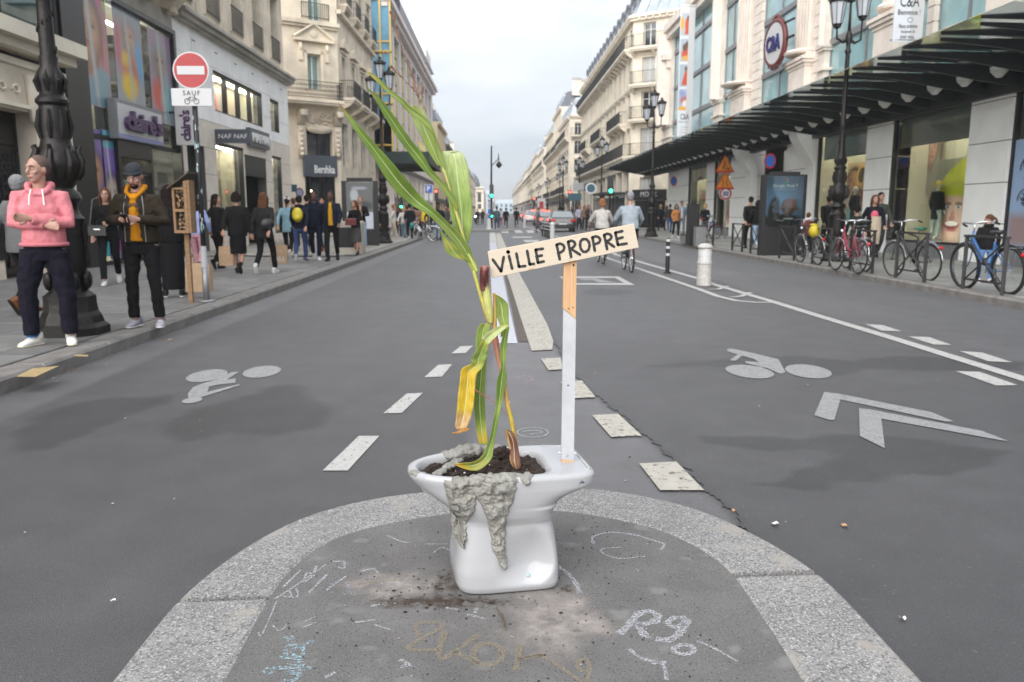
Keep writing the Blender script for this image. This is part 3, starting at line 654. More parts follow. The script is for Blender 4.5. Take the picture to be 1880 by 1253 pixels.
# ================================================================== BUILDING KIT
def wall_mesh(L_, z0, z1, holes, depth, name='wall', mt='haus_stone', sides=True, back=None):
    """front face with rectangular openings (u0,u1,z0,z1) and their reveals"""
    us = sorted({0, L_, *[h[0] for h in holes], *[h[1] for h in holes]}); zs_ = sorted({z0, z1, *[h[2] for h in holes], *[h[3] for h in holes]})
    m_ = MB(); idx = {}
    def V(u, z):
        if (u,z) not in idx: idx[(u,z)] = len(m_.v); m_.v.append((u,0,z))
        return idx[(u,z)]
    for i in range(len(us)-1):
        for j in range(len(zs_)-1):
            cu, cz = (us[i]+us[i+1])/2, (zs_[j]+zs_[j+1])/2
            if any(h[0] < cu < h[1] and h[2] < cz < h[3] for h in holes): continue
            m_.f.append((V(us[i],zs_[j]), V(us[i],zs_[j+1]), V(us[i+1],zs_[j+1]), V(us[i+1],zs_[j]))); m_.m.append(0)
    for u0, u1, a, b in holes:
        d = -depth
        m_.add([(u0,0,a),(u1,0,a),(u1,0,b),(u0,0,b),(u0,d,a),(u1,d,a),(u1,d,b),(u0,d,b)], [(0,1,5,4),(1,2,6,5),(2,3,7,6),(3,0,4,7)])
    return m_.mesh(name, mt)
WCACHE = {}
def window_mesh(w_, h_, kind='plain', curtain=0, mtf='window_white'):
    key = (round(w_,2), round(h_,2), kind, curtain, mtf)
    if key in WCACHE: return WCACHE[key]
    m_ = MB(); f = .07; hw = w_/2
    m_.box(-hw,-hw+f,-.06,0,0,h_,0).box(hw-f,hw,-.06,0,0,h_,0).box(-hw+f,hw-f,-.06,0,h_-f,h_,0).box(-hw+f,hw-f,-.06,0,0,f*1.3,0)
    if kind != 'single': m_.box(-.045,.045,-.05,.015,f*1.3,h_-f,0)
    if kind == 'plain' and h_ > 1.4: m_.box(-hw+f,hw-f,-.055,-.005,h_*.72,h_*.72+.05,0)
    if kind == 'bars':
        for k in (1,2,3): m_.box(-hw+f,hw-f,-.05,-.01,h_*k/4,h_*k/4+.035,0)
    m_.add([(-hw+f,-.035,f),(-hw+f,-.035,h_-f),(hw-f,-.035,h_-f),(hw-f,-.035,f)], [(0,1,2,3)], 1)
    mats = [mtf, ('window_glass','window_curtain','green_shutter','teal_glass')[curtain]]
    WCACHE[key] = m_.mesh('window', mats); return WCACHE[key]
RCACHE = {}
def rail_mesh(L_, h_=1.0, depth=.45, slab=True, sp=.13, t=.017, brack=True, ornate=False, stone='haus_stone'):
    key = (round(L_,2), h_, depth, slab, sp, ornate, stone, brack)
    if key in RCACHE: return RCACHE[key]
    m_ = MB(); a = L_/2; d0 = depth-.06
    if slab:
        m_.box(-a-.05,a+.05,-.02,depth,-.16,0,1).box(-a,a,-.02,depth-.08,-.28,-.16,1)
        if brack:
            n_ = max(2, int(L_/1.6)+1)
            for i in range(n_):
                u = -a+.15+(L_-.3)*i/(n_-1); m_.ext([(u-.1,0,-.28),(u-.1,depth-.1,-.28),(u-.1,depth*.55,-.5),(u-.1,0,-.75)], (.2,0,0), 1)
    for z in (h_-.03, .08): m_.box(-a,a,d0-.015,d0+.015,z,z+.03,0)
    m_.box(-a-.015,-a+.015,0,d0,h_-.03,h_,0).box(a-.015,a+.015,0,d0,h_-.03,h_,0)
    n_ = max(2, int(L_/sp))
    for i in range(n_+1):
        u = -a+L_*i/n_; m_.box(u-t/2,u+t/2,d0-t/2,d0+t/2,0,h_-.03,0)
        if ornate and i < n_:
            c = u+L_/n_/2; r = L_/n_*.42
            for zc in (h_*.25, h_*.5, h_*.75):
                m_.tube([(c+r*cos(q),d0,zc+r*1.1*sin(q)) for q in [2*pi*k/7 for k in range(7)]], t*.65, 4, 0, closed=True)
    for s in (-1,1):
        for i in range(max(1,int(d0/sp))): m_.box(s*a-t/2,s*a+t/2,d0*i/max(1,int(d0/sp)),d0*i/max(1,int(d0/sp))+t,0,h_-.03,0)
    RCACHE[key] = m_.mesh('balcony', ['iron', stone]); return RCACHE[key]
def dormer_mesh(w_=1.2, h_=1.7, d=1.3, mt='zinc'):
    k = ('d', w_, h_, mt)
    if k in WCACHE: return WCACHE[k]
    m_ = MB(); a = w_/2
    m_.box(-a,a,-d,0,0,h_,0).tube([(0,-d,h_),(0,.06,h_)], a*1.08, 12, 0, flat=.55)
    m_.box(-a+.14,a-.14,0,.02,.15,h_-.1,1).box(-a+.2,-.03,.02,.03,.2,h_-.18,2).box(.03,a-.2,.02,.03,.2,h_-.18,2)
    WCACHE[k] = m_.mesh('dormer', [mt,'window_white','window_glass']); return WCACHE[k]
def chimney_mesh(w_=1.6, d=.7, h_=2.4, n_=5):
    k = ('c', w_, d, h_, n_)
    if k in WCACHE: return WCACHE[k]
    m_ = MB().box(-w_/2,w_/2,-d/2,d/2,0,h_,0).box(-w_/2-.06,w_/2+.06,-d/2-.06,d/2+.06,h_-.2,h_,0)
    for i in range(n_): m_.lathe([(.10,0),(.09,.5),(.11,.5),(.11,.56),(.0,.56)], (-w_/2+w_*(i+.5)/n_,0,h_), 8, 1)
    WCACHE[k] = m_.mesh('chimney', ['haus_stone_b','chimney']); return WCACHE[k]
def hfacade(fr, L_, n_, floors, z0, ztop, stone='haus_stone', depth=.30, parts=True, seed=1, bandh=.22):
    """floors: dict(z, h, w, rail=None|'full'|'win'|'short', sur=bool)"""
    r_ = random.Random(seed); pitch = L_/n_; holes = []
    for f in floors:
        k = f.get('n', n_); p = L_/k
        for i in range(k): 
            c = p*(i+.5); holes.append((c-f['w']/2, c+f['w']/2, f['z'], f['z']+f['h']))
    link('wall', wall_mesh(L_, z0, ztop, holes, depth, mt=stone), fr.base, fr.at(), fr.th)
    tr = MB()
    for f in floors:
        k = f.get('n', n_); p = L_/k
        for i in range(k):
            c = p*(i+.5); cu = f.get('cur', r_.choice((0,0,1,0,1)))
            fr.put('window', window_mesh(f['w'], f['h'], f.get('kind','plain'), cu), c, -depth+.07, f['z'])
            if f.get('sur', True):
                s = .14; tr.box(c-f['w']/2-s,c-f['w']/2,0,.05,f['z'],f['z']+f['h']+s); tr.box(c+f['w']/2,c+f['w']/2+s,0,.05,f['z'],f['z']+f['h']+s); tr.box(c-f['w']/2,c+f['w']/2,0,.05,f['z']+f['h'],f['z']+f['h']+s)
                tr.box(c-f['w']/2-s-.05,c+f['w']/2+s+.05,0,.16,f['z']+f['h']+s+.02,f['z']+f['h']+s+.12)
            if f.get('rail') == 'win': fr.put('balcony', rail_mesh(f['w']+.1, .9, .14, False, .12), c, 0, f['z']+.02)
            if f.get('rail') == 'short': fr.put('balcony', rail_mesh(f['w']+.7, .95, .55, True, .13, stone=stone), c, 0, f['z']-.02)
        if f.get('rail') == 'full': fr.put('balcony', rail_mesh(L_-.1, 1.0, .75, True, .14, stone=stone), L_/2, 0, f['z']-.02)
        if f.get('band'): tr.box(-.05,L_+.05,0,.18,f['z']-f['band'],f['z']-f['band']+bandh); tr.box(-.03,L_+.03,0,.10,f['z']-f['band']-.12,f['z']-f['band']-.003)
    for k in range(n_+1):
        if floors and stone != 'flat': tr.box(max(0,pitch*k-.16),min(L_,pitch*k+.16),0,.035,floors[0]['z']-.3,ztop-.4)
    tr.box(-.12,L_+.12,0,.42,ztop-.22,ztop); tr.box(-.08,L_+.08,0,.26,ztop-.45,ztop-.223)
    for i in range(int(L_/.6)): tr.box(.15+i*.6,.30+i*.6,.26,.38,ztop-.40,ztop-.224)
    fr.build(tr, 'cornice', stone)
def mansard(root, x0, x1, y0, y1, z, h=2.6, inset=1.2, top=.8, mt='zinc'):
    m_ = MB(root.location); i2 = inset+2.0
    a = [(x0,y0),(x1,y0),(x1,y1),(x0,y1)]; b = [(x0+inset,y0+inset),(x1-inset,y0+inset),(x1-inset,y1-inset),(x0+inset,y1-inset)]; c = [(x0+i2,y0+i2),(x1-i2,y0+i2),(x1-i2,y1-i2),(x0+i2,y1-i2)]
    m_.add([(*p,z) for p in a]+[(*p,z+h) for p in b]+[(*p,z+h+top) for p in c], [(i,(i+1)%4,4+(i+1)%4,4+i) for i in range(4)]+[(4+i,4+(i+1)%4,8+(i+1)%4,8+i) for i in range(4)]+[(8,9,10,11)])
    return m_.build('roof', mt, root)
def hauss(name_lab, side, y0, y1, X, zt, n_, floors, depth_=14, stone='haus_stone', roof='zinc', front=True, group=None, seed=1, dorm=True, shop=3.4, near_face=None, chim=2):
    """terraced block on the avenue; side -1 left, +1 right"""
    root = thing('apartment_building', name_lab, 'building', (X, (y0+y1)/2, 0), 0, group); L_ = y1-y0; r_ = random.Random(seed)
    fr = Fr((X, y0, 0), pi/2, root) if side > 0 else Fr((X, y1, 0), -pi/2, root)
    hfacade(fr, L_, n_, floors, shop, zt, stone, seed=seed)
    xb = X+side*depth_; xa, xc = min(X,xb), max(X,xb)
    m_ = MB(root.location); e = .02
    m_.add([(X,y0,0),(xb,y0,0),(xb,y0,zt),(X,y0,zt)], [(0,1,2,3)]); m_.add([(X,y1,0),(xb,y1,0),(xb,y1,zt),(X,y1,zt)], [(0,1,2,3)]); m_.box(min(X,xb)+(.35 if side>0 else 0),max(X,xb)-(.35 if side<0 else 0),y0+.02,y1-.02,0,zt-.05)
    m_.build('party_wall', stone, root)
    # ground floor: dark shop fronts between stone piers
    sh = MB(); k = max(2, int(L_/5)); p = L_/k
    for i in range(k+1): sh.box(max(0,p*i-.3),min(L_,p*i+.3),-.3,.02,0,shop,0)
    sh.box(0,L_,-.3,.06,shop-.55,shop,1)
    for i in range(k):
        sh.box(p*i+.3,p*(i+1)-.3,-.35,-.25,0,shop-.55,2); sh.box(p*i+.3,p*(i+1)-.3,-.24,-.18,0,.4,1); sh.box(p*(i+.5)-.04,p*(i+.5)+.04,-.24,-.18,.4,shop-.6,1)
    fr.build(sh, 'shopfront', [stone,'dark_metal','window_glass'])
    if roof:
        mansard(root, xa, xc, y0+.02, y1-.02, zt, 2.5, .9, .8, roof)
        if dorm:
            for i in range(n_): fr.put('dormer', dormer_mesh(), L_/n_*(i+.5), -.35, zt+.1)
        for i in range(chim):
            yy = y0+.6+(y1-y0-1.2)*(i/(max(1,chim-1))); link('chimney', chimney_mesh(), root, Vector((X+side*2.6, yy, zt+1.9))-root.location)
    return root, fr
FL = lambda zs_, w_=1.15, h_=2.0, **k: [dict(z=z, h=h_, w=w_, **k) for z in zs_]

# ================================================================== RIGHT SIDE: department store with the glass canopy
store = thing('department_store', 'pale stone department store with tall glazed bays behind a dark steel and glass canopy', 'building', (XR, 40, 0))
Y0, Y1 = 8.0, 57.5; frR = Fr((XR, Y0, 0), pi/2, store)
def fR(px, py): y, z = WX(px, py, XR); return (y-Y0, z)
CZ = 4.95                                  # underside band of the canopy at the wall
# ground-floor: piers of white panels, shop windows between
def pier(u0, u1, zt=CZ, proud=.10, kind='white_panel', step=.98):
    z = .13; m0 = MB(); m0.box(u0+.004,u1-.004,-.6,proud-.03,.13,zt); frR.build(m0, 'pier', 'joint')
    i = 0
    while z < zt-.05:
        z1 = min(z+step, zt); m_ = MB().box(u0,u1,-.55,proud+R.uniform(-.002,.002),z+.011,z1-.011); m_.build('panel', kind, store, frR.at(), frR.th); z = z1; i += 1
pier_px = [(1790,1862),(1597,1637)]
uA0, uA1 = fR(1862,240)[0], fR(1787,240)[0]; uB0, uB1 = fR(1638,300)[0], fR(1594,300)[0]
uC0, uC1 = fR(1498,300)[0], fR(1448,300)[0]; uD0, uD1 = fR(1382,330)[0], fR(1345,330)[0]; uE0, uE1 = fR(1313,330)[0], fR(1300,330)[0]; uF0, uF1 = fR(1265,340)[0], fR(1252,340)[0]
uG0, uG1 = fR(1228,350)[0]+.0, 49.5
for a, b in ((uA0,uA1),(uB0,uB1),(uC0,uC1),(uD0,uD1),(uE0,uE1),(uF0,uF1)): pier(a, b)
# recessed entrance between C and D (tapering stone corbels), brick-like dark back
def corbel(u0, u1, tall=4.9):
    m_ = MB(); dz = tall
    m_.ext([(u0,.10,.13),(u0,.10+.02,3.2),(u0,.75,4.1),(u0,.95,4.6),(u0,.95,5.05),(u0,-.2,5.05),(u0,-.2,.13)], (u1-u0,0,0))
    frR.build(m_, 'corbel', 'white_panel')
    for k in range(3): frR.build(MB().box(u0-.08-.05*k,u1+.08+.05*k,-.1,1.0+.05*k,5.05+.13*k,5.17+.13*k), 'moulding', 'white_panel')
corbel(uC0-.1, uC0+.75); corbel(uD0-.1, uD0+.75); 
bays = [(0.2,uA0,'blue'),(uA1,uB0,'face'),(uB1,uC0-.2,'pair'),(uC1,uD0-.2,'entry'),(uD1,uE0,'shop'),(uE1,uF0,'shop2'),(uF1,uG1,'wall')]
for a, b, kind in bays:
    L_ = b-a
    if kind == 'wall':
        k = 0; z = .13
        while z < CZ-.05:
            frR.build(MB().box(a,b,-.5,.02,z+.008,z+.97), 'panel', 'white_panel'); z += .98
        continue
    if kind == 'entry':
        frR.build(MB().box(a,b,-3.0,-2.9,.13,CZ,0), 'wall', 'grey_stone')
        z = 1.0; rr = MB()
        while z < CZ: rr.box(a,b,-2.9,-2.87,z,z+.30); z += .36
        o = frR.build(rr, 'shutter_slats', 'grey_metal'); o['kind'] = 'stuff'
        z = .13
        while z < 4.0:
            frR.build(MB().box(a-.0,a+L_*.45,-.9,-.5,z+.01,z+.97), 'panel', 'white_panel'); z += .98
        continue
    # plinth, frame and glass
    frR.build(MB().box(a+.003,b-.003,-.25,.02,.13,.52), 'plinth', 'grey_metal')
    fm = MB(); fm.box(a,b,-.12,.0,CZ-.38,CZ); t = .07
    fm.box(a+.003,a+t,-.10,.03,.52,CZ-.38).box(b-t,b-.003,-.10,.03,.52,CZ-.38).box(a+t,b-t,-.10,.03,.52,.58)
    frR.build(fm, 'window_frame', 'dark_metal')
    g_ = MB().add([(a+t,-.04,.58),(a+t,-.04,CZ-.38),(b-t,-.04,CZ-.38),(b-t,-.04,.58)], [(0,1,2,3)]); frR.build(g_, 'pane', 'shop_glass')
    bm_ = MB().box(a,b,-1.35,-1.30,.5,CZ,0).box(a,b,-1.3,-.13,.48,.51,1).box(a,b,-1.30,-.2,CZ-.10,CZ-.05,0)
    bm_.box(a-.02,a,-1.3,-.13,.5,CZ,0).box(b,b+.02,-1.3,-.13,.5,CZ,0)
    frR.build(MB().box(a+.2,b-.2,-.42,-.34,CZ-.44,CZ-.40), 'display_light', 'fill_strip')  # strip added to brighten the window display
    frR.build(MB().box(a+.3,b-.3,-.30,-.26,.515,.53), 'display_light', 'fill_strip')  # second added strip, brightening the display from below
    frR.build(bm_, 'window_display', ['cream_board','sage_board'])
    frR.build(MB().box(a+.08,b-.08,-.20,-.18,(3.3 if kind != 'blue' else 3.2),CZ-.38), 'blind', 'sage_board')
# display prints (flat advertising panels behind the glass)
def fpr(fr, u, d, z, w_, h_, layers, bgc, par=None, nx=44, ny=64, name='poster', mt='print'):
    me = poster_mesh(w_, h_, layers, bgc, nx, ny, name, mt); return link(name, me, par or fr.base, fr.at(u,d,z), fr.th)
Yl, Yl2, Yl3 = (.62,.66,.02), (.45,.50,.02), (.70,.75,.05)
u0, zb = fR(1775,460); u1, zt_ = fR(1716,290)
def fQ(px, py, d=.9): y, z = WX(px, py, XR+d); return (y-Y0, z)
wP = abs(fQ(1778,380)[0]-fQ(1717,380)[0]); uc = (fQ(1778,380)[0]+fQ(1717,380)[0])/2; z0 = fQ(1745,458)[1]; h_ = fQ(1745,292)[1]-z0
bgc = lambda X, Y: np.ones(X.shape+(3,))*np.array((.33,.33,.24))
FA = [('p',[(.12,.62),(.10,.72),(.35,.86),(.75,1.0),(.98,.99),(1.0,.9),(.97,.60),(.6,.70)],Yl,.03), (.80,.86,.12,.10,.3,Yl3,.6), (.55,.40,.40,.30,0,SKL,.08), (.48,.10,.30,.16,-.2,SKL,.1), (.62,.42,.26,.26,0,(.70,.48,.38),.7), (.30,.35,.10,.2,0,(.42,.25,.18),.8),
      (.40,.50,.10,.022,.05,(.25,.13,.09),.3),(.70,.50,.10,.022,-.05,(.25,.13,.09),.3),(.40,.465,.085,.02,0,(.75,.75,.75),.2),(.70,.465,.085,.02,0,(.75,.75,.75),.2),(.41,.465,.035,.018,0,(.06,.10,.12),.2),(.70,.465,.035,.018,0,(.06,.10,.12),.2),
      (.55,.37,.06,.055,0,(.48,.26,.20),.7),(.54,.345,.09,.02,0,(.42,.20,.15),.5),(.54,.27,.22,.055,0,(.28,.05,.05),.15),(.54,.285,.19,.03,0,(.82,.80,.76),.15),(.54,.21,.16,.014,0,(.45,.15,.14),.4),(.25,.30,.03,.10,.2,(.45,.27,.2),.8),
      ('p',[(.10,.60),(.98,.58),(.99,.70),(.6,.76),(.12,.70)],Yl2,.05)]
FA += [(.2+.75*i/9,.64-.0*i,.012,.05,0,(.5,.55,.02),.5) for i in range(10)]
fpr(frR, uc, -.9, z0, wP*1.05, h_, FA, bgc, nx=60, ny=110)
uc2 = fQ(1706,330,1.1)[0]; fpr(frR, uc2, -1.1, fQ(1706,355,1.1)[1], .9, 2.2, face_layers(.5,.6,.35,SK,(.1,.04,.03),False,2.4), (.35,.33,.26), nx=20, ny=40)
# pair bay: orange faces
ua, ub = fQ(1598,330)[0], fQ(1553,330)[0]; zz = fQ(1576,375)[1]
PA = face_layers(.28,.55,.24,(.50,.25,.14),(.05,.03,.02),False,1.3)+[(.62,.72,.30,.22,.5,(.75,.45,.12),.2),(.60,.70,.15,.16,.5,(.04,.03,.03),.2),(.86,.62,.20,.32,-.3,(.70,.36,.10),.2),(.45,.28,.20,.16,0,(.06,.04,.04),.2),(.75,.25,.22,.15,0,(.40,.18,.12),.3),(.12,.12,.2,.1,0,(.62,.5,.4),.3)]
fpr(frR, (ua+ub)/2, -.95, zz-.1, abs(ub-ua), 1.6, PA, (.60,.42,.25), nx=44, ny=40)
fpr(frR, (ua+ub)/2, -1.0, .55, abs(ub-ua), zz-.7, [(.3,.6,.25,.3,0,(.10,.28,.36),.3),(.8,.5,.2,.4,0,(.5,.5,.46),.4)], (.20,.28,.28), nx=20, ny=20)
# far shop bays: coloured displays
for (pa, pb, cols_) in ((1300,1266,[(.4,.8,.3,.14,0,(.55,.12,.05),.2),(.55,.45,.3,.25,0,(.60,.30,.22),.4),(.3,.25,.2,.2,0,(.5,.42,.2),.4)]),(1344,1314,[(.4,.75,.2,.15,0,(.45,.2,.15),.3),(.6,.5,.25,.2,0,(.62,.5,.35),.4),(.7,.2,.2,.2,0,(.1,.2,.25),.3),(.2,.3,.15,.25,0,(.5,.1,.12),.3)])):
    a, b = fR(pa,380)[0], fR(pb,380)[0]; fpr(frR, (a+b)/2, -.6, .55, abs(b-a)*.95, 2.2, cols_, (.48,.44,.30), nx=24, ny=24)
# blue hoarding with scribbled graffiti in the rightmost bay
a, b = .4, uA0-.08; zc = 3.05
fpr(frR, (a+b)/2, -.02, .60, b-a, zc-.6, [('p',[(0,0),(1,0),(1,.30),(0,.30)],(.30,.22,.22),.02),(.30,.44,.16,.14,0,(.03,.06,.06),.5),(.24,.36,.12,.12,0,(.02,.05,.05),.4),(.8,.2,.3,.1,0,(.35,.2,.2),.5)], (.30,.42,.62), nx=80, ny=40)
sc_ = MB(); r_ = random.Random(12)
for (cx_, cz_, s) in ((b-.62,2.35,.42),(b-.55,1.65,.34)):
    for k in range(6):
        P = [(cx_+s*r_.uniform(-.6,.6),.0,cz_+s*r_.uniform(-.5,.6)) for _ in range(4)]; q = spline([tuple(p) for p in P], 5); sc_.tube(q, .012, 4)
    sc_.tube([(cx_+s*.8*cos(t),.0,cz_+s*.8*sin(t)) for t in [pi*k/8 for k in range(9)]], .012, 4)
frR.build(sc_, 'graffiti', 'black_frame')
# --- the upper storeys: stone pilasters, coloured glass bays, spandrel rails
zu0, zu1 = 5.3, 13.5
def fRz(px, py): return fR(px, py)[1]
back = MB(XR and store.location); 
frR.build(MB().box(0,Y1-Y0,-6,-5.9,0,zu1), 'back_wall', 'sage_board')
frR.build(MB().box(0,Y1-Y0,-5.9,-.7,zu1,zu1+.3), 'roof', 'zinc')
frR.build(MB().box(Y1-Y0-.3,Y1-Y0,-5.9,-.01,0,zu1,0), 'side_wall', 'pale_stone')
frR.build(MB().box(0,Y1-Y0-.5,-.45,.0,CZ+.003,zu0), 'fascia', 'dark_metal')
def pil(pa, pb, kind):
    a, b = fR(pa,180)[0], fR(pb,180)[0]; a, b = min(a,b), max(a,b); wd = b-a; m_ = MB()
    if kind == 'pilaster':                # fluted shaft on a moulded pedestal
        m_.box(a-.10,b+.10,-.4,.42,zu0,6.9)
        for k, (z, e) in enumerate(((6.9,.0),(7.02,.08),(7.14,.14))): m_.box(a-.14-e,b+.14+e,-.4,.46+e,z,z+.117)
        m_.box(a-.06,b+.06,-.4,.36,7.26,7.42); nfl = 5; m_.box(a,b,-.4,.22,7.42,zu1); 
        for i in range(nfl): c = a+wd*(i+.5)/nfl; m_.box(c-wd*.055,c+wd*.055,.22,.29,7.6,zu1)
        m_.lathe([(wd*.55,0),(wd*.58,.08),(wd*.5,.16)], ((a+b)/2,.05,7.42), 16)
    elif kind == 'slim':
        m_.box(a,b,-.4,.20,zu0,zu1); 
        for z, e in ((5.3,.10),(6.5,.12),(7.2,.09),(7.3,.14)): m_.box(a-e,b+e,-.3,.2+e,z,z+.097)
        m_.lathe([(wd*.30,0),(wd*.30,6.0)], ((a+b)/2,.22,7.4), 10)
    elif kind == 'quoin':
        z = zu0; m_.box(a+.03,b-.03,-.4,.10,zu0,zu1)
        frR.build(m_, 'quoin_core', 'pale_stone'); q = MB(); 
        while z < zu1: frR.build(MB().box(a,b,-.3,.15,z+.02,z+.40), 'stone', 'shop_stone'); z += .42
        return
    frR.build(m_, 'pilaster' if kind == 'pilaster' else 'colonnette', 'shop_stone')
cols = [(1223,1237,'slim'),(1317,1329,'slim'),(1358,1381,'pilaster'),(1384,1398,'quoin'),(1466,1492,'pilaster'),(1495,1508,'quoin'),(1509,1519,'slim'),(1623,1652,'pilaster'),(1700,1712,'quoin'),(1830,1880,'pilaster')]
for c_ in cols: pil(*c_)
gb = [(1238,1316,3),(1330,1357,2),(1399,1465,2),(1520,1622,3),(1653,1699,1),(1713,1829,2),(1885,2300,3)]
sp1, sp2, sp3 = fRz(1300,148)-.0, fRz(1300,230), 11.2
for pa, pb, nn in gb:
    a, b = sorted((fR(pa,150)[0], fR(pb,150)[0])); a += .01; b -= .01
    fm = MB()
    for k in range(nn+1): u = a+(b-a)*k/nn; fm.box(u-.035,u+.035,-.12,.0,zu0,zu1)
    for z in (7.35, 9.65, 11.95): fm.box(a,b,-.14,.04,z,z+.22); fm.box(a,b,-.20,-.10,z+.221,z+.45)
    frR.build(fm, 'window_frame', 'grey_metal')
    for k in range(nn):
        ua_, ub_ = a+(b-a)*k/nn+.035, a+(b-a)*(k+1)/nn-.035
        for z0_, z1_ in ((zu0,7.35),(7.57,9.65),(9.87,11.95),(12.17,zu1)):
            frR.build(MB().add([(ua_,-.07,z0_),(ua_,-.07,z1_),(ub_,-.07,z1_),(ub_,-.07,z0_)], [(0,1,2,3)]), 'pane', 'teal_glass')
frR.build(MB().box(0,Y1-Y0-.1,-.5,.7,zu1,zu1+.5).box(0,Y1-Y0-.05,-.5,.5,zu1-.4,zu1-.003), 'cornice', 'shop_stone')
# carved console at the far top corner
frR.build(MB().box(Y1-Y0-.6,Y1-Y0,0,.8,11.7,12.1).box(Y1-Y0-.5,Y1-Y0,0,.5,11.2,11.697), 'console', 'shop_stone')
# --- canopy: tapered steel fins, glass sheet, lamps tucked between them
cY0, cY1 = 8.2, 66.0; XC = 8.55; ZE = 4.62; ZW = 5.05
nf = 38; fin = MB()
can = thing('glass_canopy', 'dark steel and glass canopy carried by rows of tapered fins along the department store', 'canopy', (XR, 30, 4.9))
def fin_mesh(full=True):
    m_ = MB(); t = .035; e = XR-XC
    m_.ext([(-t/2,.0,.02),(-t/2,e,.10),(-t/2,e,.04),(-t/2,e*.66,-.08),(-t/2,e*.40,-.25),(-t/2,.45,-.40),(-t/2,0,-.42)], (t,0,0)); return m_.mesh('fin', 'canopy_metal')
fme = fin_mesh(); cfr = Fr((XR+.01, 0, ZE), pi/2, can)
ys_f = [cY0+i*1.30 for i in range(int((cY1-cY0)/1.30))]
for y in ys_f: cfr.put('fin', fme, y, .0, 0)
e = XR-XC
for i in range(len(ys_f)-1):
    a, b = ys_f[i]+.03, ys_f[i+1]-.03
    if i % 1 == 0: cfr.build(MB().add([(a,.05,.06),(b,.05,.06),(b,e+.25,.135),(a,e+.25,.135),(a,.05,.075),(b,.05,.075),(b,e+.25,.15),(a,e+.25,.15)], [(0,1,2,3),(7,6,5,4),(2,6,7,3)]), 'glass_sheet', 'canopy_glass')
cfr.build(MB().box(cY0,cY1,.02,.26,-.5,.0), 'gutter_beam', 'canopy_metal')
lm = MB().loft([((0,0,0),(.22,0,0),(0,.18,0)),((0,0,-.10),(.20,0,0),(0,.16,0)),((0,0,-.22),(.06,0,0),(0,.06,0))], n=12).mesh('lamp_shade', mat('pale_lamp_shade', (.62,.61,.57), rough=.4), True)  # shades in one even off-white
for i in range(len(ys_f)-1): cfr.put('lamp_shade', lm, (ys_f[i]+ys_f[i+1])/2, 1.15, -.10)
# --- banners, roundel sign
def banner(pxc, pyt, pyb, wd, lab, layers, bgc, texts, proud=1.1, tilt=True):
    y, zt__ = WX(pxc, pyt, XR-proud); _, zb_ = WX(pxc, pyb, XR-proud); zt__ = min(zt__, 13.2)
    root = thing('banner', lab, 'banner', (XR-proud, y, zb_)); f = Fr((XR-proud, y, zb_), pi*.99, root); h_ = zt__-zb_
    link('cloth', poster_mesh(wd, h_, layers, bgc, 30, 140), root, f.at(0,.008,0), pi)
    f.build(MB().box(-wd/2,wd/2,-.008,.006,0,h_), 'backing', 'white_sign')
    for z in (.05,h_-.1): f.build(MB().tube([(-wd/2-.05,0,z),(wd/2+.05,0,z)], .02, 8), 'rod', 'grey_metal')
    root_arm = MB(); 
    for t_, zz_, w_, hh in texts: put_text(root, t_, (0,-.018,zz_*h_), pi, w=w_, h=hh, mt='dark_metal', ext=.001)
    return root
RD, OR_ = (.55,.08,.03), (.70,.36,.06)
BL = []
def sq(cy, h2, bgx): return ('p',[(.06,cy-h2),(.94,cy-h2),(.94,cy+h2),(.06,cy+h2)],bgx,.02)
BL += [sq(.855,.085,(.42,.46,.50)),(.55,.85,.22,.06,0,RD,.3),(.55,.90,.10,.02,0,SKD,.3),(.15,.86,.12,.05,0,OR_,.3),(.85,.875,.10,.03,0,(.4,.08,.2),.3),('p',[(.30,.78),(.75,.78),(.66,.85),(.45,.85)],RD,.05)]
BL += [sq(.66,.085,(.38,.44,.52)),(.50,.63,.35,.045,0,RD,.3),(.55,.70,.16,.03,0,SKD,.2),(.35,.68,.14,.03,0,SKD,.2),(.5,.60,.3,.02,0,OR_,.3)]
BL += [sq(.47,.085,(.36,.43,.50)),('p',[(.2,.395),(.8,.395),(.62,.50),(.42,.50)],RD,.05),(.75,.46,.10,.05,.2,OR_,.3),(.50,.52,.10,.02,0,SKD,.3)]
BL += [sq(.285,.08,(.35,.42,.55)),(.45,.28,.28,.04,0,(.45,.14,.1),.4),(.5,.25,.2,.03,0,(.7,.65,.6),.3),(.3,.33,.18,.03,.4,(.25,.3,.5),.3),(.75,.30,.15,.03,0,(.5,.1,.06),.3),('p',[(.06,.205),(.94,.205),(.94,.225),(.06,.235)],OR_,.03)]
bn = banner(1264, 0, 248, .86, 'tall narrow white banner with stacked fashion pictures on the far end of the store', BL, (.66,.68,.72), [('C&A',.155,.5,.34),('Bienvenue !',.115,.62,.07),('Nous sommes',.075,.42,.055),('toujours là',.052,.38,.055),('pour vous.',.03,.36,.055)])
bn2 = banner(1675, -60, 73, .80, 'white banner reading Bienvenue over the canopy at the near end of the store', [], (.62,.65,.70), [('C&A',.55,.52,.30),('Bienvenue !',.40,.60,.14),('Nous sommes',.215,.50,.11),('toujours là',.135,.38,.11),('pour vous.',.055,.38,.11)])
MB(bn2.location).tube([tuple(bn2.location+Vector((.04+.07*cos(t)*(1+.2*sin(3*t)),-.02,.56+.06*sin(t)))) for t in [2*pi*i/14 for i in range(14)]], .006, 4, closed=True).build('heart_mark', 'grey_metal', bn2)
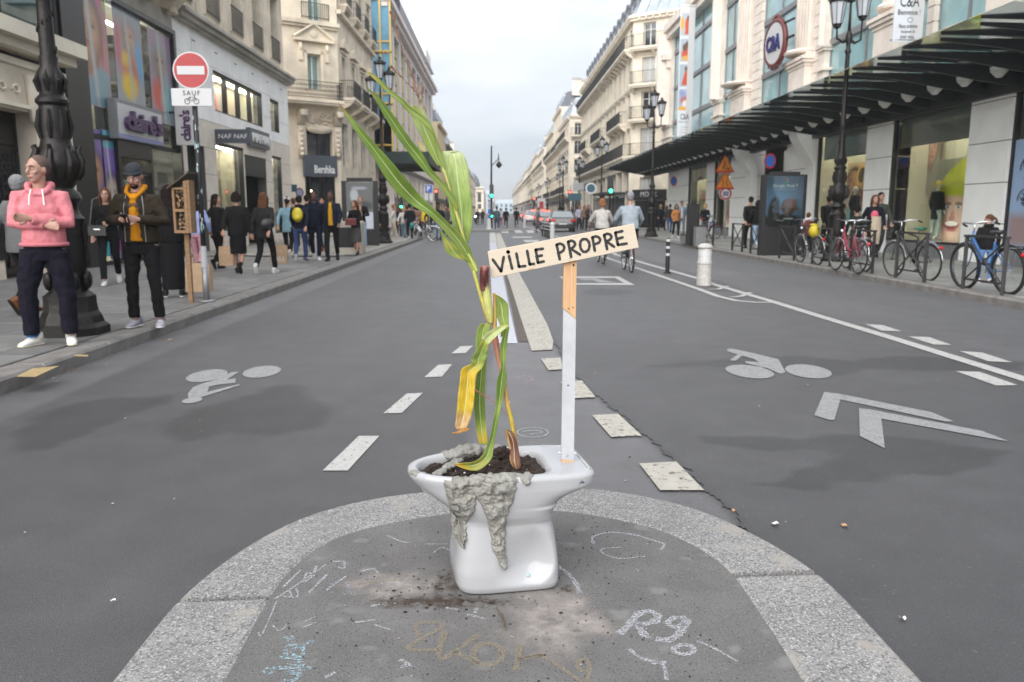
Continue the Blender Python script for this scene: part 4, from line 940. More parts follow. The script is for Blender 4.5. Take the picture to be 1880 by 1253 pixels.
# oval sign on a bracket
y, zc = WX(1424, 80, XR-.9); rs = thing('oval_sign', 'oval white hanging sign with navy initials in a dark red frame above the canopy', 'sign', (XR-.9, y, zc)); 
f = Fr((XR-.9, y, zc), pi*.54, rs); A_, B_ = .84, .86
f.build(MB().loft([((0,-.08,0),(A_*.93,0,0),(0,0,B_*.95)),((0,.08,0),(A_*.93,0,0),(0,0,B_*.95))], n=40), 'sign_face', 'white_sign', smooth=False)
f.build(MB().tube([(A_*cos(t),0,B_*sin(t)) for t in [2*pi*i/40 for i in range(40)]], .11, 10, closed=True), 'rim', mat('maroon',(.12,.02,.02),rough=.4), smooth=True)
fi = MB(); 
for s in (-1,1): fi.tube([(s*.35,0,-B_*.98),(s*.22,0,-B_*1.12),(0,0,-B_*1.16)], .06, 8); fi.tube([(s*.35,0,B_*.98),(s*.22,0,B_*1.14),(0,0,B_*1.24)], .06, 8); fi.tube([(s*.5,0,-B_*.8),(s*.55,0,-B_*1.0),(s*.35,0,-B_*1.02)], .04, 8)
f.build(fi, 'scroll', 'maroon', smooth=True)
put_text(rs, 'C&A', f.at(0,.10,0), pi*.54, w=1.15, h=.62, mt=mat('navy_letter',(.02,.02,.13),rough=.4).name, ext=.05, bold=.02)
f.build(MB().box(-1.5,-.75,-.04,.04,-.04,.04).box(-1.5,-.7,-.04,.04,.6,.66), 'bracket', 'iron')
# ================================================================== corner block beyond the side street
def chamfer_block():
    root = thing('corner_building', 'cream corner apartment block with three long balconies and zinc roof across the right side street', 'building', (11.1, 66, 0))
    X_, yA, yB = 11.0, 67.5, 108.0; zt = 17.0; P0, P1 = Vector((X_,yA,0)), Vector((15.6,64.2,0)); L1 = yB-yA
    fr = Fr((X_, yA, 0), pi/2, root)
    fl = [dict(z=5.95,h=2.1,w=1.15,rail='full',band=.25), dict(z=8.85,h=2.1,w=1.15,rail=None), dict(z=11.6,h=2.1,w=1.1,band=.3), dict(z=14.45,h=1.7,w=1.05,rail='full',sur=False)]
    hfacade(fr, L1, 15, fl, 5.3, zt, 'haus_stone_b', seed=5)
    for i in (1,2,3,6,7,8,11,12): fr.put('balcony', rail_mesh(3.0, 1.0, .7, True, .14, stone='haus_stone_b'), L1/15*(i+.5), 0, 8.83)
    d = (P1-P0); L2 = d.length; th = atan2(d.y, d.x)+pi     # facing the camera
    fr2 = Fr(P1, th, root)
    fl2 = [dict(z=2.9,h=1.3,w=1.1,sur=False), dict(z=5.95,h=2.2,w=1.15,rail='full'), dict(z=8.85,h=2.2,w=1.15,rail='full'), dict(z=11.6,h=2.1,w=1.15,rail='full',band=.3), dict(z=14.45,h=1.9,w=1.1,rail='full',sur=False)]
    hfacade(fr2, L2, 2, fl2, .0, zt, 'haus_stone_b', seed=9)
    # side street facade going back
    m_ = MB(root.location); m_.box(X_+.35, 26, yA+.4, yB, 0, zt-.02); m_.box(15.8,26,65.0,yA+.4,0,zt-.03); m_.build('wall', 'haus_stone_b', root)
    # tall shop base: columns and dark glazing
    sh = MB(); k = 11; p = L1/k
    for i in range(k+1): sh.box(max(0,p*i-.28),min(L1,p*i+.28),-.35,.12,0,5.3,0)
    sh.box(0,L1,-.3,.20,4.85,5.3,0)
    for i in range(k): sh.box(p*i+.28,p*(i+1)-.28,-.4,-.3,0,4.85,1); sh.box(p*i+.28,p*(i+1)-.28,-.28,-.2,2.7,3.2,2); sh.box(p*(i+.5)-.05,p*(i+.5)+.05,-.28,-.2,0,4.85,2)
    fr.build(sh, 'shopfront', ['haus_stone_b','window_glass','dark_metal'])
    # monk sign + entry in the chamfer
    fr2.build(MB().box(L2-3.3,L2-.3,.0,.16,2.35,3.2,0), 'shop_sign', 'dark_metal'); put_text(root, 'MONK', fr2.at(L2-1.8,.18,2.82), th, w=1.5, h=.42, mt='white_letter')
    fr2.build(MB().box(L2-3.2,L2-.5,.02,.05,.1,2.3), 'entrance', 'dark_interior')
    for k_ in range(5): fr2.build(MB().box(.2,1.6,.0,.06,.1+.95*k_,1.03+.95*k_), 'panel', 'white_panel')
    # roof
    r = MB(root.location); z = zt; ring0 = [(X_,yB),(X_,yA),(15.6,64.2),(26,64.2),(26,yB)]; ring1 = [(X_+1.6,yB-1),(X_+1.6,yA+.6),(16.0,66.0),(24.5,66.0),(24.5,yB-1)]
    r.add([(*p_,z) for p_ in ring0]+[(*p_,z+3.4) for p_ in ring1], [(i,(i+1)%5,5+(i+1)%5,5+i) for i in range(5)]+[(5,6,7,8,9)])
    for i in range(5):                      # standing seams
        a, b = Vector((*ring0[i],z)), Vector((*ring0[(i+1)%5],z)); c, d_ = Vector((*ring1[i],z+3.4)), Vector((*ring1[(i+1)%5],z+3.4))
        k_ = max(2,int((b-a).length/.9))
        for j in range(k_+1): r.tube([a.lerp(b,j/k_), c.lerp(d_,j/k_)], .03, 4)
    r.build('roof', 'zinc', root)
    for i in range(15): fr.put('dormer', dormer_mesh(1.3,2.0,1.4,'slate'), L1/15*(i+.5), -.5, zt+.1)
    for yy in (70, 82, 95, 106): link('chimney', chimney_mesh(2.2,.8,3.6,6), root, Vector((X_+3.4,yy,zt+2.6))-root.location, pi/2)
    # drain pipe, street name plate
    fr2.build(MB().tube([(.45,.3,0),(.45,.3,zt-.4)], .06, 8), 'drainpipe', 'grey_metal')
    np_ = MB(); np_.box(.55,1.35,.07,.09,3.05,3.35); np_.loft([((.95,.07,3.35),(.22,0,0),(0,0,.16)),((.95,.09,3.35),(.22,0,0),(0,0,.16))], n=16); fr2.build(np_, 'street_name_plate', 'navy_sign')
chamfer_block()
# ================================================================== receding right-hand row
mat('stone_r1', (.74,.66,.53), noise=.1, nscale=.8, rough=.8); mat('stone_r2', (.66,.58,.46), noise=.1, nscale=.8, rough=.8); mat('stone_r3', (.76,.69,.58), noise=.1, nscale=.8, rough=.8)
rowR = [(122,141,10.6,15.4,6,'stone_r3','pale corner block with black balconies, first beyond the second side street on the right'),
        (141,160,10.9,19.2,6,'stone_r1','tall yellow-cream block with stepped upper storeys behind the pale corner block'),
        (160,184,10.8,17.0,7,'stone_r2','tan block with a long balcony, next after the tall stepped block'),
        (192,222,10.9,16.4,8,'stone_r3','cream block before the distant lamp posts on the right of the avenue'),
        (222,250,10.8,17.2,7,'stone_r1','sand coloured block with a planted roof terrace far up the right side'),
        (258,300,10.9,16.5,9,'stone_r2','distant tan block on the right, fifth along the receding row'),
        (300,345,10.8,17.0,9,'stone_r3','distant cream block on the right, sixth along the receding row'),
        (352,410,10.9,16.2,10,'stone_r1','far pale block on the right where the avenue starts to blur'),
        (410,480,10.8,16.8,10,'stone_r2','far hazy block on the right, next to last of the row'),
        (480,600,10.9,16.4,12,'stone_r3','last hazy block at the far right end of the avenue')]
for i, (a, b, X_, zt, nn, st, lab) in enumerate(rowR):
    fl = [dict(z=4.3,h=2.1,w=1.1,rail='full',band=.25)]+[dict(z=z,h=1.95,w=1.1,rail='win') for z in (7.1,9.8)]+[dict(z=12.4,h=1.7,w=1.05,rail='full')]
    if zt > 16.9: fl.append(dict(z=15.0,h=1.4,w=1.0,sur=False))
    if i > 5: fl = [dict(z=f['z'],h=f['h'],w=f['w'],rail='full' if f.get('rail')=='full' else None,sur=False) for f in fl]
    hauss(lab, 1, a, b, X_, zt, nn, fl, 14, st, ('zinc','slate')[i%2], seed=20+i)
# end face of first block turned to the camera, with windows
def endface(X0, X1, Y, zt, st, nn, root_lab, seed):
    root = thing('apartment_building', root_lab, 'building', (X0, Y, 0)); th = pi; fr = Fr((X1, Y, 0), th, root)
    fl = [dict(z=4.3,h=2.0,w=1.0,rail='full',band=.25)]+[dict(z=z,h=1.9,w=1.0,rail='win') for z in (7.1,9.8)]+[dict(z=12.5,h=1.7,w=1.0,rail='full')]
    hfacade(fr, X1-X0, nn, fl, 0, zt, st, seed=seed); MB(root.location).box(X0+.35,X1,Y+.4,Y+1.9,0,zt-.03).build('wall', st, root)
    mansard(root, X0, X1, Y+.02, Y+7, zt, 2.5, .8, .5, 'zinc')
    for i in range(nn): fr.put('dormer', dormer_mesh(), (X1-X0)/nn*(i+.5), -.4, zt+.1)
    link('chimney', chimney_mesh(2.4,.8,2.6,7), root, Vector((X1-1.5,Y+2.5,zt+2.2))-root.location)
    fr.build(MB().box(X1-X0-1.5,X1-X0-.3,.02,.10,0,3.2,0), 'shopfront', 'window_glass'); fr.build(MB().box(.3,X1-X0-.2,.03,.20,3.2,4.0), 'fascia', 'white_panel')
endface(10.6, 15.0, 120.0, 15.4, 'stone_r3', 2, 'narrow pale building end facing the camera across the second side street on the right', 77)

# ================================================================== LEFT SIDE
def LY(px, py, X=XL): return WX(px, py, X)
# ---- claire's: two-storey glass front in a black frame under carved stone
y0c, y1c = 18.0, 24.25
cl = thing('glass_shopfront_building', 'two-storey glass shop front framed in black with a claire\'s sign, below carved stone balconies', 'building', (XL, 21, 0)); cl['label'] = 'two-storey glass accessory shop front framed in black beneath carved stone balconies'
frC = Fr((XL, y1c, 0), -pi/2, cl); uc_ = lambda y: y1c-y
Lc = y1c-y0c; zf = 6.42
fm = MB(); fm.box(0,.16,-.15,.10,.13,zf+.12).box(Lc-1.0,Lc,-.15,.10,.13,zf+4).box(.16,Lc-1.0,-.15,.10,zf,zf+.12).box(.16,Lc-1.0,-.12,.06,.13,.22)
frC.build(fm, 'frame', 'black_frame')
dy0, dy1 = uc_(LY(272,300)[0]), uc_(LY(217,300)[0])
frC.build(MB().box(dy0-.12,dy0,-.12,.08,.13,3.2).box(dy1,dy1+.12,-.12,.08,.13,3.2).box(dy0,dy1,-.12,.08,2.75,3.2).box(dy0,dy1,-.11,.02,2.35,2.42), 'door_frame', 'black_frame')
frC.build(MB().box(dy0+.1,dy0+.16,-.5,-.45,.13,2.5).box(dy1-.6,dy1-.56,-.5,-.45,.13,2.5), 'door_handle', 'steel')
for (a, b, z0_, z1_) in ((.16,dy0-.12,.22,3.15),(dy1+.12,Lc-1.0,.22,3.15),(.16,1.9,3.17,zf),(1.92,3.5,3.17,zf),(3.52,Lc-1.0,3.17,zf)):
    frC.build(MB().add([(a,-.03,z0_),(a,-.03,z1_),(b,-.03,z1_),(b,-.03,z0_)], [(0,1,2,3)]), 'pane', 'claire_glass')
frC.build(MB().box(.16,Lc-1.0,-.10,.02,3.10,3.20), 'transom', 'dark_metal')
bk = MB().box(0,Lc,-2.5,-2.4,.1,zf,1).box(0,Lc,-2.4,-.1,.08,.13,1).box(0,Lc,-2.4,-.14,3.2,3.3,1).box(-.02,0,-2.4,-.16,.1,zf,0).box(Lc-.98,Lc-.9,-2.4,-.16,.1,zf,0); frC.build(bk, 'interior', ['dark_metal','cream_board'])
for i in range(5): frC.build(MB().ball((.8+i,-1.4,3.05), .05, 8), 'ceiling_lamp', 'shop_lamp')
for z in (3.15, zf-.1): frC.build(MB().box(.4,Lc-1.2,-.9,-.8,z-.04,z), 'ceiling_lamp', 'fill_strip')  # strips added to brighten the shop interior
PUR = (.16,.10,.35)
def lposter(pa, pb, pt, pbm, layers, bgc, dd=-.024, fr=frC, y1=y1c, nx=40, ny=60):
    ya, za = LY(pa, pt); yb, _ = LY(pb, pt); zb_ = LY((pa+pb)/2, pbm)[1]; zt__ = LY((pa+pb)/2, pt)[1]
    layers = [(q if q[0] == 'p' else (*q[:6], q[6]*2.2)) for q in layers]+[(.5,.5,.05,.6,.1,(.42,.45,.44),1.5)]
    return fpr(fr, y1-(ya+yb)/2, dd, zb_, abs(yb-ya), zt__-zb_, layers, bgc, nx=nx, ny=ny, mt='tinted_print')
lposter(128,190,-40,190, [(.45,.62,.32,.30,.1,(.08,.05,.05),.3)]+face_layers(.42,.60,.30,(.42,.24,.16),(.06,.04,.03),False,2.0,.3)+[('p',[(.10,.0),(.95,.0),(.98,.28),(.7,.34),(.4,.22),(.1,.32)],(.18,.30,.36),.04),(.80,.92,.10,.10,.5,(.60,.08,.25),.2),(.92,.90,.05,.10,.4,(.35,.6,.1),.3),(.80,.45,.04,.10,0,(.3,.1,.1),.4)], (.42,.20,.22), ny=70)
lposter(207,257,20,190, face_layers(.5,.72,.20,(.45,.28,.2),(.3,.24,.3),False,2.4)+[(.5,.35,.30,.22,0,(.55,.18,.10),.3),(.45,.20,.26,.14,0,(.72,.48,.03),.3),(.35,.48,.12,.08,0,(.7,.45,.05),.4),(.85,.50,.10,.22,.1,(.10,.35,.60),.3),(.12,.6,.10,.25,0,(.5,.14,.2),.4)], (.30,.33,.36), ny=70)
lposter(272,312,60,225, face_layers(.45,.66,.25,(.28,.2,.16),(.20,.34,.40),False,2.6)+[(.4,.30,.35,.18,0,(.50,.07,.05),.3),(.7,.25,.25,.25,0,(.18,.36,.40),.4)], (.34,.26,.34), ny=60)
lposter(141,188,235,475, face_layers(.55,.66,.30,(.42,.22,.14),(.03,.02,.03),True,3.2)+[(.45,.30,.50,.18,0,(.04,.20,.40),.2),(.6,.08,.6,.12,0,(.04,.35,.42),.3)], PUR, ny=70)
lposter(186,213,240,478, face_layers(.5,.50,.42,(.50,.38,.32),(.03,.03,.05),True,5)+[('p',[(0,.86),(1,.86),(1,1),(0,1)],(.08,.38,.50),.02),(.5,.22,.5,.12,0,(.03,.03,.05),.3),(.6,.1,.5,.06,0,(.40,.06,.30),.2)], (.20,.12,.40), ny=70)
lposter(275,312,330,475, [(.5,.7,.4,.2,0,(.40,.36,.32),.5),(.6,.25,.3,.2,0,(.08,.12,.12),.5),(.3,.85,.2,.05,0,(.5,.1,.1),.3)], (.22,.28,.27), dd=-.9)
put_text(cl, "claire's", frC.at(uc_(LY(203,255)[0])-.1,-.2,LY(200,262)[1]), -pi/2, w=.75, mt='white_letter')
# main sign box
sa, sb_ = uc_(LY(283,240)[0]), uc_(LY(199,220)[0]); z0_, z1_ = 3.28, 4.0
sgc = MB().box(sa-.05,sb_+.05,.02,.22,z0_-.12,z1_+.10,0).box(sa+.03,sb_-.03,.22,.235,z0_,z1_,1).box(sa,sb_,.221,.232,z0_-.10,z0_-.005,2)
frC.build(sgc, 'sign_box', ['grey_metal','white_sign','lilac'])
put_text(cl, "claire's", frC.at((sa+sb_)/2,.30,(z0_+z1_)/2), -pi/2, w=(sb_-sa)*.80, h=.50, mt='purple_letter', ext=.05, bold=.03, sp=.9)
# blade sign
yb_, zt__ = LY(342,196,XL+.5); _, zb_ = LY(342,266,XL+.5)
bs = thing('blade_sign', 'narrow white projecting sign with purple lettering set sideways, behind the no entry sign', 'sign', (XL+.45, yb_, zb_)); bf = Fr((XL+.45, yb_, zb_), pi, bs); hb = zt__-zb_
bf.build(MB().box(-.26,.26,-.09,.09,0,hb), 'sign_box', 'white_sign'); bf.build(MB().box(.26,.45,-.02,.02,.1,.16).box(.26,.45,-.02,.02,hb-.2,hb-.14), 'bracket', 'dark_metal')
put_text(bs, "claire's", bf.at(-.02,.10,hb/2), pi, w=hb*.80, h=.30, mt='purple_letter', ext=.01, bold=.03, sp=.9, tilt=pi/2)
# stone above with corbels and balcony
st = MB(); st.box(-.0,Lc,-.5,.02,zf+.12,zf+.6); frC.build(st, 'lintel', 'grey_stone')
cb = MB()
for u in (.5,2.0,3.6,5.0):
    cb.ext([(u-.22,.0,zf+.6),(u-.22,.25,zf+.55),(u-.22,.55,zf+.85),(u-.22,.95,zf+1.05),(u-.22,1.0,zf+1.25),(u-.22,0,zf+1.25)], (.44,0,0)); cb.lathe([(.12,0),(.16,.05),(.10,.2)], (u,.25,zf+.45), 12); frC.build(cb, 'corbel', 'haus_stone_c'); cb = MB()

frC.build(MB().box(-.4,Lc+.3,-.1,1.15,zf+1.25,zf+1.45).box(-.3,Lc+.2,0,.95,zf+1.10,zf+1.247), 'balcony_slab', 'haus_stone_c')
hfu = Fr((XL, y1c, 0), -pi/2, cl); hfacade(hfu, Lc, 3, [dict(z=8.1,h=2.4,w=1.2,cur=2)], zf+.6, 13, 'haus_stone_c', seed=3)
frC.put('balcony', rail_mesh(Lc+.4,1.0,1.05,False,.13,ornate=True), Lc/2, 0, zf+1.45)
MB(cl.location).box(XL-14,XL-2.55,y0c,y1c,0,13).build('back_wall', 'grey_stone', cl)
# ---- carved doorway building at the far left
do = thing('carved_doorway_building', 'stone building with a carved head over black double doors, at the left edge', 'building', (XL, 14, 0))
y1d = 18.0; frD = Fr((XL, y1d, 0), -pi/2, do); ud = lambda y: y1d-y
d0, d1 = ud(LY(72,350)[0]), ud(LY(6,350)[0])+.25; dz = LY(40,205)[1]
frD.build(MB().box(-.0,d0-.0,-.4,.05,.13,4.35).box(d1,d1+6,-.4,.05,.13,.5).box(d0,d1,-.4,.05,dz,4.35), 'wall', 'haus_stone_c')
frD.build(MB().box(d1,d1+.25,-.35,.08,.5,4.9).box(d1+.25,d1+6,-.3,.0,.5,.6), 'window_frame', 'black_frame'); frD.build(MB().add([(d1+.25,-.1,.6),(d1+.25,-.1,4.3),(d1+6,-.1,4.3),(d1+6,-.1,.6)],[(0,1,2,3)]), 'pane', 'shop_glass')
frD.build(MB().box(d1+.25,d1+6,-1.5,-1.4,.5,4.3), 'window_display', 'sage_board')
dr = MB().box(d0,d1,-.42,-.34,.13,dz)
frD.build(dr, 'door_leaf', 'black_frame')
dp = MB(); mid = (d0+d1)/2
for a, b in ((d0+.08,mid-.05),(mid+.05,d1-.08)):
    for z0_, z1_ in ((.3,1.0),(1.15,2.6),(2.7,dz-.1)):
        dp.tube([(a,-.33,z0_),(b,-.33,z0_),(b,-.33,z1_),(a,-.33,z1_)], .02, 4, closed=True)
    for i in range(4):
        for j in range(7): dp.tube([(a+(b-a)*(i+.5)/4+.06*cos(t),-.33,1.25+j*.2+.08*sin(t)) for t in [2*pi*k/8 for k in range(8)]], .010, 4, closed=True)
frD.build(dp, 'door_grille', 'iron')
frD.build(MB().box(-.1,d1+.6,-.2,.55,4.62,4.9).box(0,d1+.4,-.1,.35,4.45,4.617), 'ledge', 'haus_stone_b')
hd = MB(); hu = ud(LY(60,180)[0]); hz = LY(60,180)[1]      # the carved head
hd.ball((hu,.22,hz+.05), (.14,.16,.20), 12).ball((hu,.36,hz+.03), (.03,.05,.05), 8).ball((hu,.30,hz-.08), (.06,.06,.04), 8).ball((hu,.15,hz+.18), (.20,.16,.13), 12)
for s in (-1,1): hd.ball((hu+s*.15,.15,hz+.05), (.06,.1,.14), 8).ball((hu+s*.05,.33,hz+.08), (.022,.02,.015), 6)
hd.ext([(hu-.26,.05,hz-.5),(hu+.26,.05,hz-.5),(hu+.34,.05,hz+.4),(hu-.34,.05,hz+.4)], (0,.10,0))
frD.build(hd, 'carved_head', 'haus_stone_b', smooth=True)
sw = MB()
for s in (-1,1):
    for k in range(3): c = hu+s*(.65+.45*k); sw.tube([(c+(.16-.02*q)*cos(q*.8),.07,hz+.05+(.14-.018*q)*sin(q*.8)) for q in range(8)], .03, 6)
frD.build(sw, 'scrollwork', 'haus_stone_b', smooth=True)
frD.build(MB().box(0,d1+6,-.3,.12,dz+.05,dz+.12).box(0,d1+6,-.3,.10,4.2,4.32), 'moulding', 'haus_stone_b')
frD.build(MB().box(.0,.35,.05,.12,.13,dz).box(d0-.25,d0-.02,.05,.12,.13,dz), 'pilaster', 'haus_stone_b')
# upper glazed bay with reflections of the store opposite painted on a sheet
frD.build(MB().add([(.1,.0,4.9),(.1,.0,8),(7,.0,8),(7,.0,4.9)],[(0,1,2,3)]), 'pane', 'claire_glass'); frD.build(MB().box(.05,.15,-.1,.05,4.9,8).box(2.0,2.06,-.1,.03,4.9,8).box(3.6,3.66,-.1,.03,4.9,8), 'window_frame', 'dark_metal')
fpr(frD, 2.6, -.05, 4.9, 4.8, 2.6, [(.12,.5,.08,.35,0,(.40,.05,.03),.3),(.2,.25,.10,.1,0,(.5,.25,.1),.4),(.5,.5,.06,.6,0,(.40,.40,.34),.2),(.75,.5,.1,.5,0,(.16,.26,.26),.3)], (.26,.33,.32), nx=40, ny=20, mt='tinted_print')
MB(do.location).box(XL-14,XL-1.6,4,y1d,0,13).build('back_wall', 'grey_stone', do); frD.build(MB().box(0,8,-.5,0,8,13), 'wall', 'haus_stone_c')
# ---- white-panelled fashion shop
y0n, y1n = 24.3, 37.0; nf_ = thing('panelled_shop_building', 'grey panelled fashion shop with a long strip window, under old stone storeys', 'building', (XL, 30, 0)); frN = Fr((XL, y1n, 0), -pi/2, nf_); un = lambda y: y1n-y; Ln = y1n-y0n
def LR(pa, pt, pb, pbm):
    ya, zt2 = LY(pa, pt); yb, zb2 = LY(pb, pbm); return (un(yb), un(ya), zb2, zt2)
strip = [un(LY(482,200)[0]), un(LY(393,170)[0]), 4.72, 6.02]; strip2 = [un(LY(513,220)[0]), un(LY(497,220)[0]), 4.72, 6.02]
win1 = [un(LY(450,330)[0]), un(LY(400,330)[0]), .75, 3.7]; door = [un(LY(490,330)[0]), un(LY(451,330)[0]), .13, 3.5]; sd = [un(LY(382,380)[0]), un(LY(350,380)[0]), .13, 3.45]; win2 = [un(LY(519,340)[0]), un(LY(502,340)[0]), .5, 3.7]
holes = [tuple(strip), tuple(strip2), tuple(win1), tuple(door), tuple(sd), tuple(win2)]
link('wall', wall_mesh(Ln, .13, 7.0, holes, .35, mt='joint'), nf_, frN.at(0,-.03,0), frN.th)
# panels, split round the openings
def panels(us, zs_, mt, name='panel'):
    for i in range(len(us)-1):
        for j in range(len(zs_)-1):
            a, b, c, d = us[i], us[i+1], zs_[j], zs_[j+1]; cells = [(a,b,c,d)]
            for h in holes:
                nx_ = []
                for (p, q, r, s) in cells:
                    if q <= h[0]+.001 or p >= h[1]-.001 or s <= h[2]+.001 or r >= h[3]-.001: nx_.append((p,q,r,s)); continue
                    if p < h[0]: nx_.append((p,h[0],r,s))
                    if q > h[1]: nx_.append((h[1],q,r,s))
                    p2, q2 = max(p,h[0]), min(q,h[1])
                    if r < h[2]: nx_.append((p2,q2,r,h[2]))
                    if s > h[3]: nx_.append((p2,q2,h[3],s))
                cells = nx_
            for (p, q, r, s) in cells:
                if q-p > .06 and s-r > .06: frN.build(MB().box(p+.008,q-.008,-.028,.0+R.uniform(0,.004),r+.008,s-.008), name, mt)
panels([0,1.05,2.2,3.5,4.9,6.3,7.7,9.1,10.3,11.5,Ln], [.13,.9,1.75,2.6,3.45,4.3], 'tan_panel'); panels([0,1.05,2.6,5.0,7.5,10.0,11.3,Ln], [4.3,5.2,6.1,7.0], 'concrete_panel')
for h in (strip, strip2, win1, win2):
    fm = MB(); k = 4 if h is strip else 1
    fm.box(h[0],h[1],-.2,-.05,h[3]-.08,h[3]).box(h[0],h[1],-.2,-.05,h[2],h[2]+.05)
    for i in range(k+1): u = h[0]+(h[1]-h[0])*i/k; fm.box(max(h[0],u-.05),min(h[1],u+.05),-.2,-.04,h[2]+.05,h[3]-.08)
    frN.build(fm, 'window_frame', 'dark_metal')
    frN.build(MB().add([(h[0],-.12,h[2]),(h[0],-.12,h[3]),(h[1],-.12,h[3]),(h[1],-.12,h[2])],[(0,1,2,3)]), 'pane', 'clear_glass')
    w_, hh = h[1]-h[0], h[3]-h[2]
    if h is strip: lay = [(.12,.45,.07,.5,0,(.50,.07,.05),.2),(.30,.5,.06,.5,0,(.40,.42,.40),.3),(.46,.40,.07,.45,0,(.52,.08,.06),.2),(.62,.5,.05,.4,0,(.30,.22,.18),.3),(.80,.5,.12,.5,0,(.50,.38,.28),.4)]
    elif h is strip2: lay = [(.5,.3,.5,.3,0,(.52,.32,.2),.4)]
    else: lay = [(.25,.75,.2,.1,0,(.5,.44,.36),.4),(.3,.4,.12,.3,0,(.10,.09,.09),.4),(.7,.4,.18,.35,0,(.40,.36,.31),.4)]
    fpr(frN, (h[0]+h[1])/2, -.9, h[2], w_, hh, lay, (.36,.31,.26), nx=40, ny=16)
    frN.build(MB().box(h[0],h[1],-1.0,-.3,h[3]-.02,h[3]).box(h[0],h[1],-1.0,-.3,h[2]-.02,h[2]).box(h[0]-.02,h[0],-1,-.36,h[2],h[3]).box(h[1],h[1]+.02,-1,-.36,h[2],h[3]), 'display_box', 'cream_board')
    frN.build(MB().box(h[0]+.1,h[1]-.1,-.45,-.38,h[3]-.10,h[3]-.05), 'display_light', 'fill_strip')  # strip added to brighten the contents of the window
    for i in range(2 if w_ > 1 else 1): frN.build(MB().ball((h[0]+w_*(.3+.5*i),-.4,h[3]-.15), .055, 8), 'display_light', 'shop_lamp')
frN.build(MB().box(door[0],door[1],-3,-2.95,0,3.5).box(door[0]-.02,door[0],-3,-.36,0,3.5).box(door[1],door[1]+.02,-3,-.36,0,3.5).box(door[0],door[1],-3,-.36,3.48,3.5), 'entrance', 'dark_interior')
frN.build(MB().box(door[0],door[1],-.2,-.02,2.75,3.5), 'door_header', 'dark_metal'); frN.build(MB().box(sd[0],sd[1],-.30,-.25,.13,3.45), 'side_door', 'dark_interior')
frN.build(MB().box(-.2,Ln+.02,-.3,.30,7.02,7.16).box(-.1,Ln,-.3,.18,6.94,7.017).box(-.1,Ln,-.3,.42,7.16,7.26), 'cornice', 'grey_stone')
hfacade(Fr((XL-.15, y1n, 0), -pi/2, nf_), Ln, 5, [dict(z=7.75,h=2.6,w=1.15,cur=2,rail='win')], 7.26, 13, 'haus_stone_c', seed=8, depth=.4)
for i in range(6): frN.build(MB().box(1+2*i,1.25+2*i,0,.02,6.6-.0*i,6.62), 'bracket', 'dark_metal')
MB(nf_.location).box(XL-13,XL-1.2,y0n,y1n,0,13).box(XL-1.2,XL-.36,y1n-.35,y1n-.02,0,13).build('back_wall', 'haus_stone_c', nf_)
# its two signs
ya, zt2 = LY(428,238,XL+.6); zb2 = LY(428,263,XL+.6)[1]; b1 = thing('blade_sign', 'dark rectangular projecting sign on the panelled fashion shop', 'sign', (XL+.6, ya, zb2)); f1 = Fr((XL+.6, ya, zb2), pi, b1)
f1.build(MB().box(-.58,.58,-.06,.06,0,zt2-zb2), 'sign_box', mat('slate_sign',(.06,.07,.09),rough=.4)); put_text(b1, 'NAF NAF', f1.at(0,.07,(zt2-zb2)/2), pi, w=.95, h=.14, mt='white_letter', ext=.004)
a, b = un(LY(489,285)[0]), un(LY(453,275)[0]); frN.build(MB().box(a,b,.0,.16,3.85,4.5), 'shop_sign', 'slate_sign'); put_text(nf_, 'NAFNAF', frN.at((a+b)/2,.20,4.17), -pi/2, w=(b-a)*.86, h=.34, mt='white_letter', ext=.03, bold=.03)
# ---- corner building with the rounded carved front
bc = thing('carved_corner_building', 'ornate limestone corner building with black balcony and pedimented window over a dark shop entrance', 'building', (-11.0, 46, 0))
PA_, PB_ = Vector((-13.1,46.3,0)), Vector((-9.4,48.8,0)); dd = PB_-PA_; thc = atan2(dd.y, dd.x)+pi; LcF = dd.length; frB = Fr(PB_, thc, bc); zt = 20
pxu = lambda px: (lambda d: None)(0)
def uB(px, py):                           # pixel -> (u, z) on the chamfer plane
    d = ray(px, py); n_ = Vector((-dd.y, dd.x, 0)).normalized(); t = (PB_-Vector((0,0,CAMH))).dot(n_)/d.dot(n_); p = Vector((0,0,CAMH))+d*t; q = frB.R.transposed()@(p-PB_); return q.x, p.z
doorB = [uB(617,400)[0], uB(563,400)[0], .13, uB(590,325)[1]]; winB = [uB(610,260)[0], uB(563,260)[0], uB(590,288)[1], uB(590,237)[1]]; win1B = [uB(589,130)[0], uB(564,130)[0], uB(577,152)[1]-.4, uB(577,100)[1]]
win2B = [uB(590,20)[0], uB(566,20)[0], uB(577,38)[1], uB(577,-10)[1]+1]
link('wall', wall_mesh(LcF, .0, zt, [tuple(doorB), tuple(winB), tuple(win1B), tuple(win2B)], .5, mt='haus_stone'), bc, frB.at(), thc)
for h, k in ((win1B,2),(win2B,2),(winB,0)): frB.put('window', window_mesh(h[1]-h[0], h[3]-h[2], 'two', k, 'window_white' if k else 'dark_metal'), (h[0]+h[1])/2, -.35, h[2])
frB.build(MB().box(doorB[0],doorB[1],-.5,-.45,.1,doorB[3]), 'entrance', 'window_glass'); frB.build(MB().ball(((doorB[0]+doorB[1])/2+.4,-.42,2.6), .05, 8), 'display_light', 'shop_lamp')
mid = (doorB[0]+doorB[1])/2; frB.build(MB().box(mid-.35,mid-.25,-.44,-.1,.1,doorB[3]).box(mid+.55,mid+.65,-.44,-.1,.1,doorB[3]).box(doorB[0],doorB[0]+.1,-.44,-.0,.1,doorB[3]).box(doorB[1]-.1,doorB[1],-.44,-.0,.1,doorB[3]), 'door_frame', 'black_frame')
